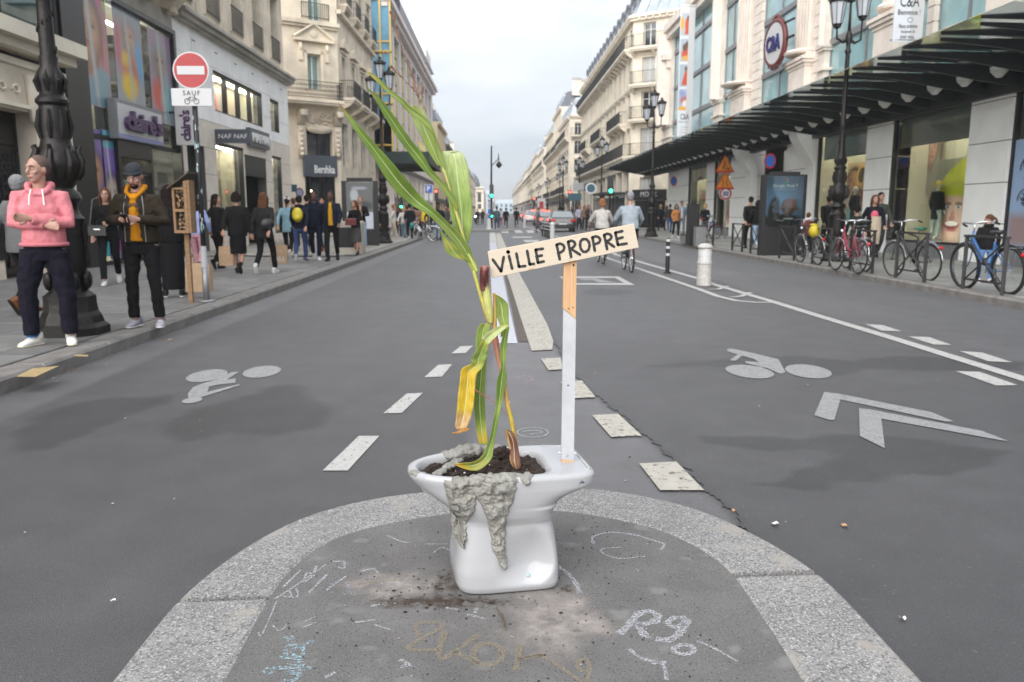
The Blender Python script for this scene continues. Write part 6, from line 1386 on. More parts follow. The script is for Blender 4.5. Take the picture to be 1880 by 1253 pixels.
# phone advertisement column
p0, p1 = G(1394,468,PZ), G(1470,470,PZ); Y = (p0.y+p1.y)/2; x0_, x1_ = WY(1396,400,Y).x, WY(1475,400,Y).x; zt_ = WY(1435,321,Y).z
t = thing('poster_column', 'black street advertising panel showing a phone poster with a face in profile on blue', 'advertising panel', ((x0_+x1_)/2, Y, PZ)); o_ = t.location
MB(o_).box(x0_,x1_,Y-.14,Y+.14,PZ,.95).box(x0_,x0_+.09,Y-.14,Y+.14,.95,zt_).box(x1_-.09,x1_,Y-.14,Y+.14,.95,zt_).box(x0_+.2,x1_-.2,Y-.1,Y+.1,zt_+.0,zt_+.08).box(x0_+.09,x1_-.09,Y-.10,Y+.14,.95,zt_).build('frame', 'dark_metal', t)
def pbg(X, Y_): r = np.exp(-(((X-.45)/.55)**2+((Y_-.45)/.45)**2)); return np.array((.03,.035,.05))*(1-r[...,None])+np.array((.16,.30,.48))*r[...,None]
PL = [(.22,.30,.16,.28,-.1,(.015,.015,.02),.3),(.45,.10,.55,.14,0,(.012,.012,.015),.3),(.62,.38,.22,.16,.3,(.10,.05,.035),.2),(.66,.45,.16,.10,0,(.25,.13,.09),.5),(.84,.34,.05,.03,.2,(.13,.06,.05),.3),(.62,.24,.10,.08,0,(.07,.035,.03),.4),(.60,.33,.10,.06,0,(.17,.09,.06),.6),('p',[(.5,.13),(.75,.13),(.75,.15),(.5,.15)],(.6,.6,.6),.02)]
f_ = Fr(((x0_+x1_)/2,Y-.155,1.0), pi, t); hP = zt_-1.05; link('poster', poster_mesh(x1_-x0_-.2, hP, PL, pbg, 50, 80), t, f_.at(), pi)
put_text(t, 'Google Pixel 7', f_.at(0,.004,hP*.80), pi, w=.72, mt='white_letter', ext=.001, bold=.012); put_text(t, 'Le téléphone par Google', f_.at(0,.004,hP*.735), pi, w=.60, h=.03, mt='white_letter', ext=.001); put_text(t, 'Pixel', f_.at(.1,.004,.15), pi, w=.2, h=.04, mt='white_letter', ext=.001)
for k, cc in enumerate(((.6,.08,.06),(.6,.45,.05),(.08,.40,.12),(.06,.18,.6))):
    f_.build(MB().tube([(.055*cos(a_),.004,hP*.91+.055*sin(a_)) for a_ in [pi/2*k+.9+i*pi/8 for i in range(5)]], .012, 5), 'logo_arc', mat('logo%d' % k, cc, rough=.5))
MB(t.location).add([(x0_+.1,Y-.17,1.0),(x1_-.1,Y-.17,1.0),(x1_-.1,Y-.17,zt_-.05),(x0_+.1,Y-.17,zt_-.05)],[(0,1,2,3)]).build('glass_front', 'clear_glass', t)
# temporary road works sign stack
Y = 38.; pz = WY(1331,437,Y); t = thing('roadworks_sign', 'stack of two orange warning triangles over a 30 limit disc on a grey post', 'sign', (pz.x, Y, PZ)); o_ = t.location; x = pz.x
MB(o_).tube([(x,Y+.05,PZ),(x,Y+.05,3.9)], .04, 8).build('post', 'grey_metal', t)
for cy_, kind in ((301,0),(332,1)):
    c = WY(1331,cy_,Y); s = .46
    tri = lambda k, d, mt, nm: MB(o_).ext([(c.x-s*k,Y+d,c.z-.40*k),(c.x+s*k,Y+d,c.z-.40*k),(c.x,Y+d,c.z+.42*k)], (0,.006,0)).build(nm, mt, t)
    tri(1.0,0,'red_edge','triangle'); tri(.80,-.009,'orange_sign','triangle_face')
    g_ = MB(o_)
    if kind: 
        for s_ in (-1,1): g_.tube([(c.x+s_*.13,Y-.012,c.z-.26),(c.x+s_*.07,Y-.012,c.z-.1),(c.x+s_*.10,Y-.012,c.z+.06)], .018, 5)
    else: g_.ball((c.x-.02,Y-.012,c.z+.10), (.035,.006,.035), 8).tube([(c.x-.03,Y-.012,c.z+.06),(c.x-.06,Y-.012,c.z-.10),(c.x-.12,Y-.012,c.z-.26)], .022, 5).tube([(c.x-.05,Y-.012,c.z-.1),(c.x+.0,Y-.012,c.z-.25)], .02, 5).tube([(c.x-.03,Y-.012,c.z+.04),(c.x+.10,Y-.012,c.z-.12)], .014, 5).ext([(c.x+.06,Y-.012,c.z-.27),(c.x+.24,Y-.012,c.z-.27),(c.x+.15,Y-.012,c.z-.16)], (0,.004,0))
    g_.build('pictogram', 'black_frame', t)
c = WY(1332,356,Y); dk = lambda r, d, mt, nm: MB(o_).loft([((c.x,Y+d,c.z),(r,0,0),(0,0,r)),((c.x,Y+d+.006,c.z),(r,0,0),(0,0,r))], n=26).build(nm, mt, t)
dk(.31,0,'white_sign','disc'); dk(.285,-.007,'red_sign','red_ring'); dk(.21,-.014,'white_sign','disc_face'); put_text(t, '30', Vector((c.x,Y-.018,c.z))-o_, pi, w=.27, mt='navy_letter', ext=.002, bold=.03)
# cabinets
def cabinet(pxa, pxb, pyt, pyb, dp, mt, lab, nm='utility_cabinet'):
    p = G((pxa+pxb)/2, pyb, PZ); x0_, x1_, z1_ = WY(pxa,400,p.y).x, WY(pxb,400,p.y).x, WY(pxa,pyt,p.y).z; t = thing(nm, lab, 'cabinet', (p.x, p.y, PZ)); w_ = (x1_-x0_)/2
    bevbox(-w_,w_,0,dp,0,z1_-PZ,.015).build('body', mt, t); MB().box(-w_*.85,w_*.85,-.008,-.002,.15,z1_-PZ-.1).build('door', mt, t); MB().box(w_*.6,w_*.7,-.02,-.009,(z1_-PZ)*.5,(z1_-PZ)*.56).box(-w_-.01,w_+.01,-.02,dp+.01,z1_-PZ,z1_-PZ+.03).build('handle', 'dark_metal', t)
cabinet(1264,1283,376,450,.5,'dark_metal','tall dark utility cabinet on the right pavement left of the first barrier'); cabinet(1277,1299,416,452,.4,'grey_metal','low grey utility cabinet just in front of the tall dark one'); cabinet(1253,1266,432,448,.4,'grey_metal','smallest grey block at the foot of the tall dark cabinet'); 
t = thing('street_bench', 'grey metal bench at the foot of the blue hoarding by the right edge', 'bench', (9.9, 14.6, PZ)); f_ = Fr((10.6,15.2,PZ), pi/2, t); pB = G(1850,492,PZ); t.location = (pB.x+.9, pB.y-1, PZ); bn_ = MB().box(-.9,.9,-.05,.05,.35,.48)
bn_.build('top_rail', 'grey_metal', t, (0,0,.3)); 
for k in range(5): MB().box(-.9,.9,-.02,.02,.1+.1*k,.17+.1*k).build('slat', 'grey_metal', t)
for s in (-1,1): MB().box(s*.85-.03,s*.85+.03,-.03,.25,0,.75).build('leg', 'dark_metal', t)
# crossed barriers along the right kerb
def barrier_parts(root, Lb, h_=.86):
    MB().tube([(0,0,0),(0,0,h_)], .036, 4).build('post', 'barrier_paint', root); MB().tube([(0,Lb,0),(0,Lb,h_)], .036, 4).build('post', 'barrier_paint', root)
    MB().box(-.04,.04,-.03,Lb+.03,h_-.0,h_+.035).build('top_rail', 'barrier_paint', root); MB().box(-.012,.012,.03,Lb-.03,.16,.19).build('lower_rail', 'barrier_paint', root)
    for a, b in (((0,.03,.17),(0,Lb-.03,h_-.03)),((0,.03,h_-.03),(0,Lb-.03,.17))): MB().tube([a,b], .018, 4).build('cross_bar', 'barrier_paint', root)
    MB().ball((0,Lb/2,(h_+.14)/2), (.03,.05,.05), 8).build('boss', 'barrier_paint', root)
BR = [((1842,543),(1764,531),'dark cross-braced barrier in front of the blue bicycle'),((1689,519),(1634,511.5),'dark cross-braced barrier in front of the bicycle with the green saddle'),((1494.5,490),(1462.5,485),'dark cross-braced barrier in front of the yellow-bagged bicycle'),((1432,479),(1404,474.5),'dark cross-braced barrier in front of the phone poster'),((1377,469),(1356,466.3),'dark cross-braced barrier left of the phone poster'),((1336,463),(1318,460),'dark cross-braced barrier under the roadworks signs'),((1301,454),(1286,451.5),'dark cross-braced barrier at the low grey cabinet'),((1582,503),(1545,497),'dark cross-braced barrier behind the red bicycle')]
for (a, b, lab) in BR:
    A, B = G(*a, PZ), G(*b, PZ); A.x = B.x = KR+.15+.004*A.y; t = thing('pavement_barrier', lab, 'barrier', A, 0, 'cross-braced barriers along the right kerb'); barrier_parts(t, min(1.3,max(1.05,(B-A).length)))
# bollards
mat('bollard_paint', (.42,.41,.39), rough=.6, noise=.25, nscale=22, speck=[(45,.60,.68,(.25,.23,.20))])
p = G(1292,524,.01); t = thing('bollard', 'fat scuffed white bollard with mushroom cap on the painted lane divider', 'bollard', p)
MB().lathe([(.145,0),(.145,.02),(.138,.05),(.135,.40),(.145,.41),(.145,.44),(.128,.46),(.125,.68),(.115,.70)], n=24).build('body', 'bollard_paint', t, auto=40); MB().lathe([(.115,.70),(.145,.72),(.14,.75),(.09,.785),(0,.80)], n=24).build('cap', 'bollard_paint', t, auto=50)
for z in (.44,.56): MB().lathe([(.128,z),(.128,z+.09)], n=24).build('reflective_band', 'white_sign', t)
def flexi(x, y, h_, lab, grp=None, rb_=2):
    t = thing('flexible_post', lab, 'post', (x, y, .01), 0, grp); MB().lathe([(.09,0),(.09,.02),(.05,.03),(.045,h_*.95),(.04,h_),(0,h_+.01)], n=12).build('post', 'black_frame', t)
    for k in range(rb_+1): MB().lathe([(.0475,0),(.0475,.055)], n=12).build('reflective_band', 'white_sign', t, (0,0,h_*(.5+.2*k)))
p = G(1225,502,.01); flexi(p.x, p.y, .80, 'black flexible post with white bands between the two lane lines')
for i, (px, py) in enumerate(((996,434),(1000.5,435.5),(1004.5,436.5),(1008.5,438),(997.5,424),(1003,425))): p = G(px,py,.01); flexi(p.x, p.y, .85, 'black and white flexible post in the tight cluster beside the dark car', 'flexible posts clustered beside the dark car')
for px, py, s, lab in ((1014,439,1.0,'white bollard in front of the cluster of black and white posts'),(963,419,1.15,'small white bollard far up the road left of the queue of cars')):
    p = G(px,py,.01); t = thing('bollard', lab, 'bollard', p); MB().lathe([(.14,0),(.13,.05),(.12,.7*s),(.14,.74*s),(.07,.85*s),(0,.86*s)], n=14).build('body', 'white_sign', t)
# shelter / kiosk beyond the dark car
t = thing('bus_shelter', 'glass bus shelter with dark roof on the right pavement beyond the dark car', 'bus shelter', (7.6, 56, PZ)); o_ = t.location
MB(o_).box(5.6+1.4,8.6,54.5,60,2.55,2.70).build('roof', 'dark_metal', t); MB(o_).box(8.5,8.55,54.5,60,.3,2.5).build('back_panel', 'clear_glass', t); MB(o_).box(7.2,8.5,60.0,60.05,.3,2.4).build('end_panel', 'grey_metal', t)
for x, y in ((7.1,54.6),(8.5,54.6),(7.1,59.9),(8.5,59.9)): MB(o_).box(x-.04,x+.04,y-.04,y+.04,PZ,2.55).build('post', 'dark_metal', t)
t = thing('litter_bin', 'dark blue rubbish bin between the two cyclists and the shelter', 'bin', (5.3+2.6,47,PZ)); MB().lathe([(.28,0),(.32,.9),(.34,.95),(.25,1.0),(0,1.02)], n=14).build('body', 'slate_sign', t); MB().lathe([(.33,.8),(.33,.86)], n=14).build('band', 'yellow_paint', t)
# ================================================================== BICYCLES
mat('tyre', (.02,.02,.02), rough=.8); mat('chrome', (.6,.6,.62), rough=.2, metal=1); mat('blue_frame', (.03,.14,.38), rough=.3, coat=.4); mat('red_frame', (.22,.010,.03), rough=.3, coat=.4); mat('dark_frame', (.03,.03,.032), rough=.35); mat('green_saddle', (.01,.10,.06), rough=.4); mat('tail_red', (.5,.01,.01), rough=.2)
mat('yellow_bag', (.48,.38,.012), rough=.5); mat('teal_bag', (.02,.22,.22), rough=.5); mat('orange_bag', (.62,.08,.02), rough=.5)
def bike(lab, x, y, rz, fr_='dark_frame', saddle='dark_frame', step=False, fat=.018, lean=0, guard='chrome', bag=None, group=None, z=PZ, spokes=14, basket=False, r=.335):
    t = thing('bicycle', lab, 'bicycle', (x, y, z), rz, group); t.rotation_euler.x = lean
    for s, X in ((0,-.53),(1,.53)):
        w_ = link('wheel', None, t, (X,0,r)); w_.empty_display_size = .1
        hub = MB().tube([(0,-.04,0),(0,.04,0)], .02, 8).mesh('hub', 'chrome'); w_.parent = None; bpy.data.objects.remove(w_)
        wo = link('wheel', MB().tube([(r*cos(a),0,r*sin(a)) for a in [2*pi*i/36 for i in range(36)]], fat, 6, closed=True).mesh('tyre', 'tyre', True), t, (X,0,r))
        link('rim', MB().tube([((r-.022)*cos(a),0,(r-.022)*sin(a)) for a in [2*pi*i/30 for i in range(30)]], .009, 5, closed=True).mesh('rim', 'chrome'), wo); link('hub', hub, wo)
        sp_ = MB()
        for i in range(spokes): a = 2*pi*i/spokes; sp_.tube([(.02*cos(a+.6),.02*(-1)**i,.02*sin(a+.6)),((r-.03)*cos(a),0,(r-.03)*sin(a))], .0016, 3)
        so__ = link('spokes', sp_.mesh('spokes', 'chrome'), wo); so__['kind'] = 'stuff'
        if guard: MB().tube([(X+(r+.03)*cos(a),0,r+(r+.03)*sin(a)) for a in [(.15 if s else .0)+pi*(.95 if s else 1.0)*i/14 for i in range(15)]], .022, 6, flat=.4).build('mudguard', guard, t, smooth=True)
    H, S_, B_, Rr, Fx = (.36,0,.86), (-.20,0,.80), (-.10,0,.30), (-.53,0,r), (.53,0,r); f = MB(); T = .018
    f.tube([H,B_], T*1.2, 8).tube([B_,S_], T, 8).tube([(.33,0,.95),H,(.385,0,.78)], T*1.1, 8)
    if step: f.tube([(.37,0,.80),(.15,0,.50),(-.12,0,.45)], T, 8)
    else: f.tube([(.35,0,.90),S_], T, 8)
    for q_ in (-.04,.04): f.tube([(-.12,q_*.3,.32),(-.53,q_*1.2,r)], .009, 6).tube([(-.19,q_*.3,.76),(-.53,q_*1.2,r)], .009, 6)
    f.build('frame', fr_, t, smooth=True)
    fk = MB(); fk.tube([(.385,0,.78),(.40,0,.70)], .018, 8)
    for q_ in (-.05,.05): fk.tube([(.40,q_,.71),(.46,q_,.5),(.53,q_,r)], .010, 6)
    fk.build('fork', fr_, t, smooth=True)
    MB().tube([(.33,0,.93),(.31,0,1.05),(.36,0,1.08)], .013, 8).tube([(.12,-.28,1.06),(.22,-.27,1.09),(.34,-.16,1.10),(.37,0,1.07),(.34,.16,1.10),(.22,.27,1.09),(.12,.28,1.06)], .012, 8).build('handlebar', 'chrome', t, smooth=True)
    for s in (-1,1): MB().tube([(.10,s*.28,1.055),(.20,s*.272,1.085)], .018, 8).build('grip', 'tyre', t)
    MB().tube([(-.20,0,.78),(-.225,0,.93)], .013, 8).build('seat_post', 'chrome', t)
    MB().loft([((-.36,0,.96),(0,.02,0),(0,0,.02)),((-.33,0,.95),(0,.09,0),(0,0,.035)),((-.22,0,.955),(0,.07,0),(0,0,.03)),((-.08,0,.955),(0,.02,0),(0,0,.02))], n=12).build('saddle', saddle, t, smooth=True)
    cr_ = MB().tube([(-.10,-.05,.30),(-.10,-.06,.30)], .085, 16).tube([(-.10,-.08,.30),(-.02,-.09,.16)], .010, 6).tube([(-.10,.08,.30),(-.18,.09,.44)], .010, 6); cr_.build('crank', 'chrome', t)
    for X, s, z_ in ((-.02,-1,.155),(-.18,1,.445)): MB().box(X-.04,X+.04,s*.09,s*.16,z_-.012,z_+.012).build('pedal', 'tyre', t)
    rk = MB().tube([(-.28,-.05,.72),(-.75,-.05,.72)], .006, 5).tube([(-.28,.05,.72),(-.75,.05,.72)], .006, 5).tube([(-.62,.06,.72),(-.53,.06,r)], .006, 5).tube([(-.62,-.06,.72),(-.53,-.06,r)], .006, 5); rk.build('rack', 'chrome', t)
    MB().ball((-.84,0,.62), (.03,.04,.035), 8).build('rear_light', 'tail_red', t); MB().ball((.45,0,.86), (.04,.04,.04), 8).build('headlight', 'chrome', t)
    if bag: MB().ball((bag[1],0,bag[2]), (.12,.13,.16), 10).build('pannier', bag[0], t, smooth=True)
    if basket:
        bm_ = MB()
        for k in range(4): bm_.tube([(.50+.16*cos(a)*(1+.08*k),.19*sin(a)*(1+.05*k),.80+.07*k) for a in [2*pi*i/16 for i in range(16)]], .006, 4, closed=True)
        bm_.build('basket', 'dark_frame', t)
    return t
def bike_at(lab, rear, front, *a, **k):
    A, B = G(*rear, PZ), G(*front, PZ); c = (A+B)/2*1.035; return bike(lab, c.x, c.y, atan2(B.y-A.y, B.x-A.x), *a, **k)
bike_at('bright blue hire-style bicycle leaning by the nearest barrier on the right', (1842,544), (1776,534), 'blue_frame', 'dark_frame', True, .030, -.06, 'dark_frame', r=.36)
bike_at('black town bicycle with silver handlebar and green saddle behind its barrier', (1698,519), (1645,512), 'dark_frame', 'green_saddle', False, .018, -.05, 'chrome')
bike_at('dark red bicycle with pale tyres parked by the lamp post', (1568,505), (1538,500), 'red_frame', 'dark_frame', True, .018, .08, 'chrome')
bike_at('red bicycle leaning against its twin by the lamp post', (1583,502), (1556,497), 'red_frame', 'dark_frame', True, .018, .05, 'chrome')
bike_at('black bicycle with white handlebar and a yellow saddlebag, next to the phone poster', (1500,490), (1469,485), 'dark_frame', 'yellow_bag', False, .018, -.04, 'chrome', bag=('yellow_bag',-.3,.80))
bike('silver bicycle standing by the wall column left of the phone poster', 9.6, 28.6, pi*.5, 'chrome', 'dark_frame', False)
bike('bicycle with a teal pannier in the crowd at the left crossing', -3.6, 38.6, pi*.95, 'chrome', 'dark_frame', True, z=.0, bag=('teal_bag',.55,.75))
bike('bicycle with an orange box behind the saddle in the crowd at the left crossing', -2.9, 40.6, pi*.9, 'dark_frame', 'dark_frame', True, z=.0, bag=('orange_bag',-.3,.62))
bike('hire bicycle with red mudguard by the store wall, partly hidden by the low cabinet', 9.7, 37.5, pi*.1, 'blue_frame', 'red_frame', True, guard='red_frame')
# ================================================================== CARS
mat('car_dark', (.035,.037,.042), rough=.2, coat=1); mat('car_red', (.25,.015,.015), rough=.2, coat=1); mat('car_white', (.6,.6,.6), rough=.25, coat=1); mat('car_glass', (.16,.19,.20), rough=.05, spec=1)
def car(lab, px, Y, mt, brake=False, h_=1.45, w_=1.8, van=False, front=False):
    x = WY(px, 400, Y).x; t = thing('parked_car', lab, 'car', (x, Y, 0), 0 if not front else pi); a = w_/2; L_ = 4.4; m_ = MB()
    prof = [(0,.35),(0,.62),(.06,.92),(.9,1.0),(3.2,.98),(4.3,.75),(4.4,.45),(4.35,.25),(.05,.25)] if not van else [(0,.3),(0,1.0),(.1,1.1),(3.4,1.1),(4.3,.85),(4.4,.3)]
    rings_ = []
    for s, k in ((-1,.0),(-.93,.06),(.93,.06),(1,.0)): rings_.append([(s*a, y+ (0 if k else .08*(1 if y < 2 else -1)), z-(0 if k else .04*(1 if z > .6 else -1))) for y, z in prof])
    n_ = len(prof)
    for r_ in rings_: m_.v += r_
    m_.f += [tuple(i for i in range(n_)), tuple(3*n_+i for i in range(n_-1,-1,-1))]+[(k*n_+i, (k+1)*n_+i, (k+1)*n_+(i+1)%n_, k*n_+(i+1)%n_) for k in range(3) for i in range(n_)]; m_.m = [0]*len(m_.f)
    m_.build('body', mt, t, auto=50)
    top_ = h_; c0, c1, c2, c3 = (.35,.95),(1.25,top_),(2.4,top_),(3.35,.96)
    if van: c0, c1, c2, c3 = (.03,1.05),(.2,top_),(2.9,top_),(3.6,1.05)
    rf_ = MB(); vs = []
    for s, k in ((-1,.88),(1,.88)):
        vs += [(s*a*.93,c0[0],c0[1]),(s*a*.72,c1[0],c1[1]),(s*a*.72,c2[0],c2[1]),(s*a*.93,c3[0],c3[1])]
    rf_.add(vs, [(0,1,2,3),(7,6,5,4),(0,4,5,1),(1,5,6,2),(2,6,7,3)]); rf_.build('cabin', mt, t)
    g_ = MB(); e = .012
    y0_, z0_, y1_, z1_ = c0[0], c0[1], c1[0], c1[1]; g_.add([(-a*.84,y0_+.08-e,z0_+.06),(a*.84,y0_+.08-e,z0_+.06),(a*.66,y1_-.10-e,z1_-.05+.01),(-a*.66,y1_-.10-e,z1_-.05+.01)], [(0,1,2,3)])
    for s in (-1,1): g_.add([(s*(a*.915+e),y0_+.35,z0_+.05),(s*(a*.74+e),y1_+.1,z1_-.06),(s*(a*.74+e),c2[0],z1_-.06),(s*(a*.915+e),c3[0]-.2,z0_+.05)], [(0,1,2,3)])
    g_.build('window', 'car_glass', t)
    for X in (-a*.9,a*.9):
        for Yw in (.85,3.5): MB().tube([(X-.09,Yw,.31),(X+.09,Yw,.31)], .31, 18).build('wheel', 'tyre', t); 
    for s in (-1,1): MB().loft([((s*a*.74,.02,.80),(.20,0,0),(0,0,.09)),((s*a*.74,-.03,.80),(.17,0,0),(0,0,.07))], n=12).build('tail_light', 'red_lamp' if brake else 'tail_red', t)
    MB().box(-.27,.27,-.025,-.003,.52,.63).build('number_plate', 'white_sign', t); MB().box(-a*.96,a*.96,-.05,.1,.25,.42).build('bumper', 'dark_metal', t)
    for s in (-1,1): MB().box(s*a,s*(a+.16),2.7,2.85,.95,1.08).build('wing_mirror', mt, t)
    if brake: MB().box(-.2,.2,c1[0]-.02,c1[0]+.05,h_+.0,h_+.05).build('high_brake_light', 'red_lamp', t)
    return t
car('dark saloon car seen from behind, nearest in the queue on the right', 1034, 55.5, 'car_dark', False); car('dark car with one bright brake light just left of the nearest saloon', 1006, 68, 'car_dark', True)
car('red car in the middle of the queue of traffic', 998, 80, 'car_red', True, 1.5); car('white car with glowing brake lights far up the queue', 979, 92, 'car_white', True, 1.55); car('red van farther up the queue of traffic', 972, 112, 'car_red', False, 2.2, 1.9, True); car('dark van at the far end of the queue', 965, 130, 'car_dark', True, 2.2, 1.9, True)
# ================================================================== THE TOILET
mat('porcelain', (.35,.354,.365), rough=.16, coat=.15, noise=.015, nscale=3)
mat('soil', (.028,.017,.012), rough=.95, noise=.6, nscale=70, bump=.012, bscale=90, speck=[(120,.66,.7,(.12,.08,.06))])
mat('mud', (.215,.21,.19), rough=.6, noise=.22, nscale=20, bump=.007, bscale=40, detail=6, speck=[(70,.66,.72,(.12,.10,.08))])
TL = Vector((-.006, 2.768, IZ)); TA = radians(9.5)
toilet = thing('toilet', 'white ceramic toilet pan filled with soil and standing on the traffic island', 'toilet', TL, TA)
def pchip(x, xp, fp): return float(np.interp(x, xp, fp))
def cub(x, xp, fp):                       # smooth monotone-ish interpolation
    i = min(max(0, int(np.searchsorted(xp, x))-1), len(xp)-2); h = xp[i+1]-xp[i]; t = (x-xp[i])/h
    def sl(j):
        if j <= 0 or j >= len(xp)-1: return 0 if 0 < len(xp) and (j <= 0) else (fp[-1]-fp[-2])/(xp[-1]-xp[-2])
        a = (fp[j]-fp[j-1])/(xp[j]-xp[j-1]); b = (fp[j+1]-fp[j])/(xp[j+1]-xp[j]); return 0 if a*b <= 0 else 2*a*b/(a+b)
    m0, m1 = sl(i), sl(i+1)
    return fp[i]*(2*t**3-3*t*t+1)+h*m0*(t**3-2*t*t+t)+fp[i+1]*(-2*t**3+3*t*t)+h*m1*(t**3-t*t)
LZ = [0,.02,.06,.12,.20,.235,.250,.27,.30,.33,.353,.370,.405,.412]
XMN= [-.163,-.168,-.170,-.162,-.152,-.150,-.153,-.172,-.212,-.252,-.281,-.299,-.323,-.321]
XMX= [.196,.200,.200,.196,.186,.182,.182,.185,.200,.232,.285,.320,.328,.324]
HW = [.172,.178,.178,.172,.163,.160,.166,.176,.184,.189,.191,.192,.192,.188]
NR = [7,7,7,7,6,5,5,4.5,5,6,7,8,9,9]; NL = [5,5,5,5,4.5,4,3.4,2.9,2.6,2.4,2.3,2.25,2.2,2.2]
def tring(z, n=120):
    x0, x1, h, a, b = (cub(z, LZ, q) for q in (XMN, XMX, HW, NR, NL)); cx = x0*.38+x1*.62-.02; P = []
    for i in range(n):
        t = 2*pi*i/n; c, s = cos(t), sin(t)
        e_ = a if c > 0 else b; rx = (x1-cx) if c > 0 else (cx-x0)
        hh = h*(1-.10*max(0,min(1,c*1.2))*(1 if z > .3 else 0))
        x = cx+rx*math.copysign(abs(c)**(2/e_), c); y = hh*math.copysign(abs(s)**(2/e_), s)
        if y < 0 and .02 < z < .24:       # hollow in the side of the foot, where the bolt sits
            u = (x-.082)/.100; v = (z-.095)/.080 if z < .095 else (z-.095)/.125
            q = u*u+(v*v if v < 0 else v*v*.8); 
            if q < 1: y += .046*(1-q)**1.5
        P.append(Vector((x, y, z)))
    return P
zs = list(np.unique(np.concatenate([np.linspace(0,.235,42), np.linspace(.235,.255,8), np.linspace(.255,.412,34)])))
rings = [tring(z) for z in zs]
# rolled rim and bowl opening
def hole(z, g=0, n=120):
    P = []; x0, x1, h = -.288+g, .170-g, .152-g; cx = .02
    for i in range(n):
        t = 2*pi*i/n; c, s = cos(t), sin(t); e_ = 4.2 if c > 0 else 2.3; rx = (x1-cx) if c > 0 else (cx-x0)
        P.append(Vector((cx+rx*math.copysign(abs(c)**(2/e_), c), h*math.copysign(abs(s)**(2/e_), s), z)))
    return P
top = tring(.412); H0 = hole(.416)
def mixr(A, B, t, z): return [Vector((a.x*(1-t)+b.x*t, a.y*(1-t)+b.y*t, z)) for a, b in zip(A, B)]
rings += [mixr(top, H0, .06, .4165), mixr(top, H0, .15, .418), mixr(top, H0, .5, .419), mixr(top, H0, .85, .4175), hole(.413), hole(.404,.006), hole(.385,.008), hole(.35,.006), hole(.33,.02)]
tb = MB(); n = 120
for r_ in rings: tb.v += [tuple(p) for p in r_]
tb.f = [(i*n+j, i*n+(j+1)%n, (i+1)*n+(j+1)%n, (i+1)*n+j) for i in range(len(rings)-1) for j in range(n)]; tb.m = [0]*len(tb.f)
tb.f.append(tuple(range(n-1,-1,-1))); tb.m.append(0)
tb.build('pan', 'porcelain', toilet, smooth=True)
# raised lip round the cistern shelf
lip = [(.190,.150,.417),(.290,.152,.418),(.305,.140,.418),(.308,.0,.418),(.305,-.132,.418),(.290,-.146,.415)]
MB().tube(lip, [.003,.006,.007,.006,.006,.003], 8, flat=.8).build('shelf_lip', 'porcelain', toilet, smooth=True)
# bolt in the foot
MB().lathe([(.0,.0),(.007,.0),(.007,.003),(.004,.005),(0,.005)], (0,0,0), 12).build('fixing_bolt', mat('bolt_blue',(.32,.45,.50),rough=.4,metal=.3), toilet, (.082,-.158,.050)).rotation_euler = (radians(70),0,0)
# soil heaped in the bowl
sb = MB(); vs = []; rr = 26
for k in range(rr+1):
    t = k/rr
    for i, p in enumerate(hole(.372,.004)):
        x, y = .0+(p.x)*t, p.y*t
        nz_ = .006*sin(x*61+y*37)+.005*sin(x*133-y*91+1)+.003*sin(x*260+y*215)+R.uniform(-.0025,.0025)
        vs.append((x, y, .392+.012*(1-t*t)*sin(x*9+1.2)+nz_*(1-.3*t)))
sb.add(vs, [(k*n+j, (k+1)*n+j, (k+1)*n+(j+1)%n, k*n+(j+1)%n) for k in range(rr) for j in range(n)])
so_ = sb.build('soil', 'soil', None, TL, TA, smooth=True); tag(so_, 'dark crumbly potting soil filling the toilet bowl', 'soil', kind='stuff')
cr = MB(); r_ = random.Random(3)
for i in range(900):
    a = r_.random()*2*pi; q = sqrt(r_.random())*.94; x = -.055+.205*cos(a)*q; y = .135*sin(a)*q; s = r_.uniform(.0015,.0055)
    cr.ball((x,y,.397+.010*sin(x*9+1.2)*(1-q*q)), (s,s*.8,s*.7), 5, 1 if r_.random() < .008 else 0)
c_ = cr.build('soil_crumbs', ['soil','white_sign'], None, TL, TA); tag(c_, 'loose lumps and pale grains on top of the soil in the bowl', 'soil', kind='stuff')
# grey mud slapped over the rim and running down
def surf_y(x, z):                          # near side of the pan at local x, z
    z = min(max(z, 0.0), .412); P = tring(z, 120); best = None
    c = [p for p in P if p.y < 0]
    c.sort(key=lambda p: p.x); xs_ = [p.x for p in c]; return float(np.interp(x, xs_, [p.y for p in c]))
cM = cropper(720,780,3.58)
def side_pt(px, py):
    """photo pixel -> local point on the near flank of the pan"""
    d = ray(*cM(px, py)); Rt = rotz(-TA); o_ = Rt@(Vector((0,0,CAMH))-TL); q = Rt@d; y = -.19
    for _ in range(6):
        t = (y-o_.y)/q.y; p = o_+q*t; y = surf_y(p.x, p.z)
    return Vector((p.x, y, p.z))
from mathutils import noise as mnoise
put_text(toilet, 'gala', (.262,surf_y(.262,.388)-.0008,.388), pi, w=.022, ext=.0006, mt=mat('logo_blue',(.02,.03,.10)).name, name='maker_mark')
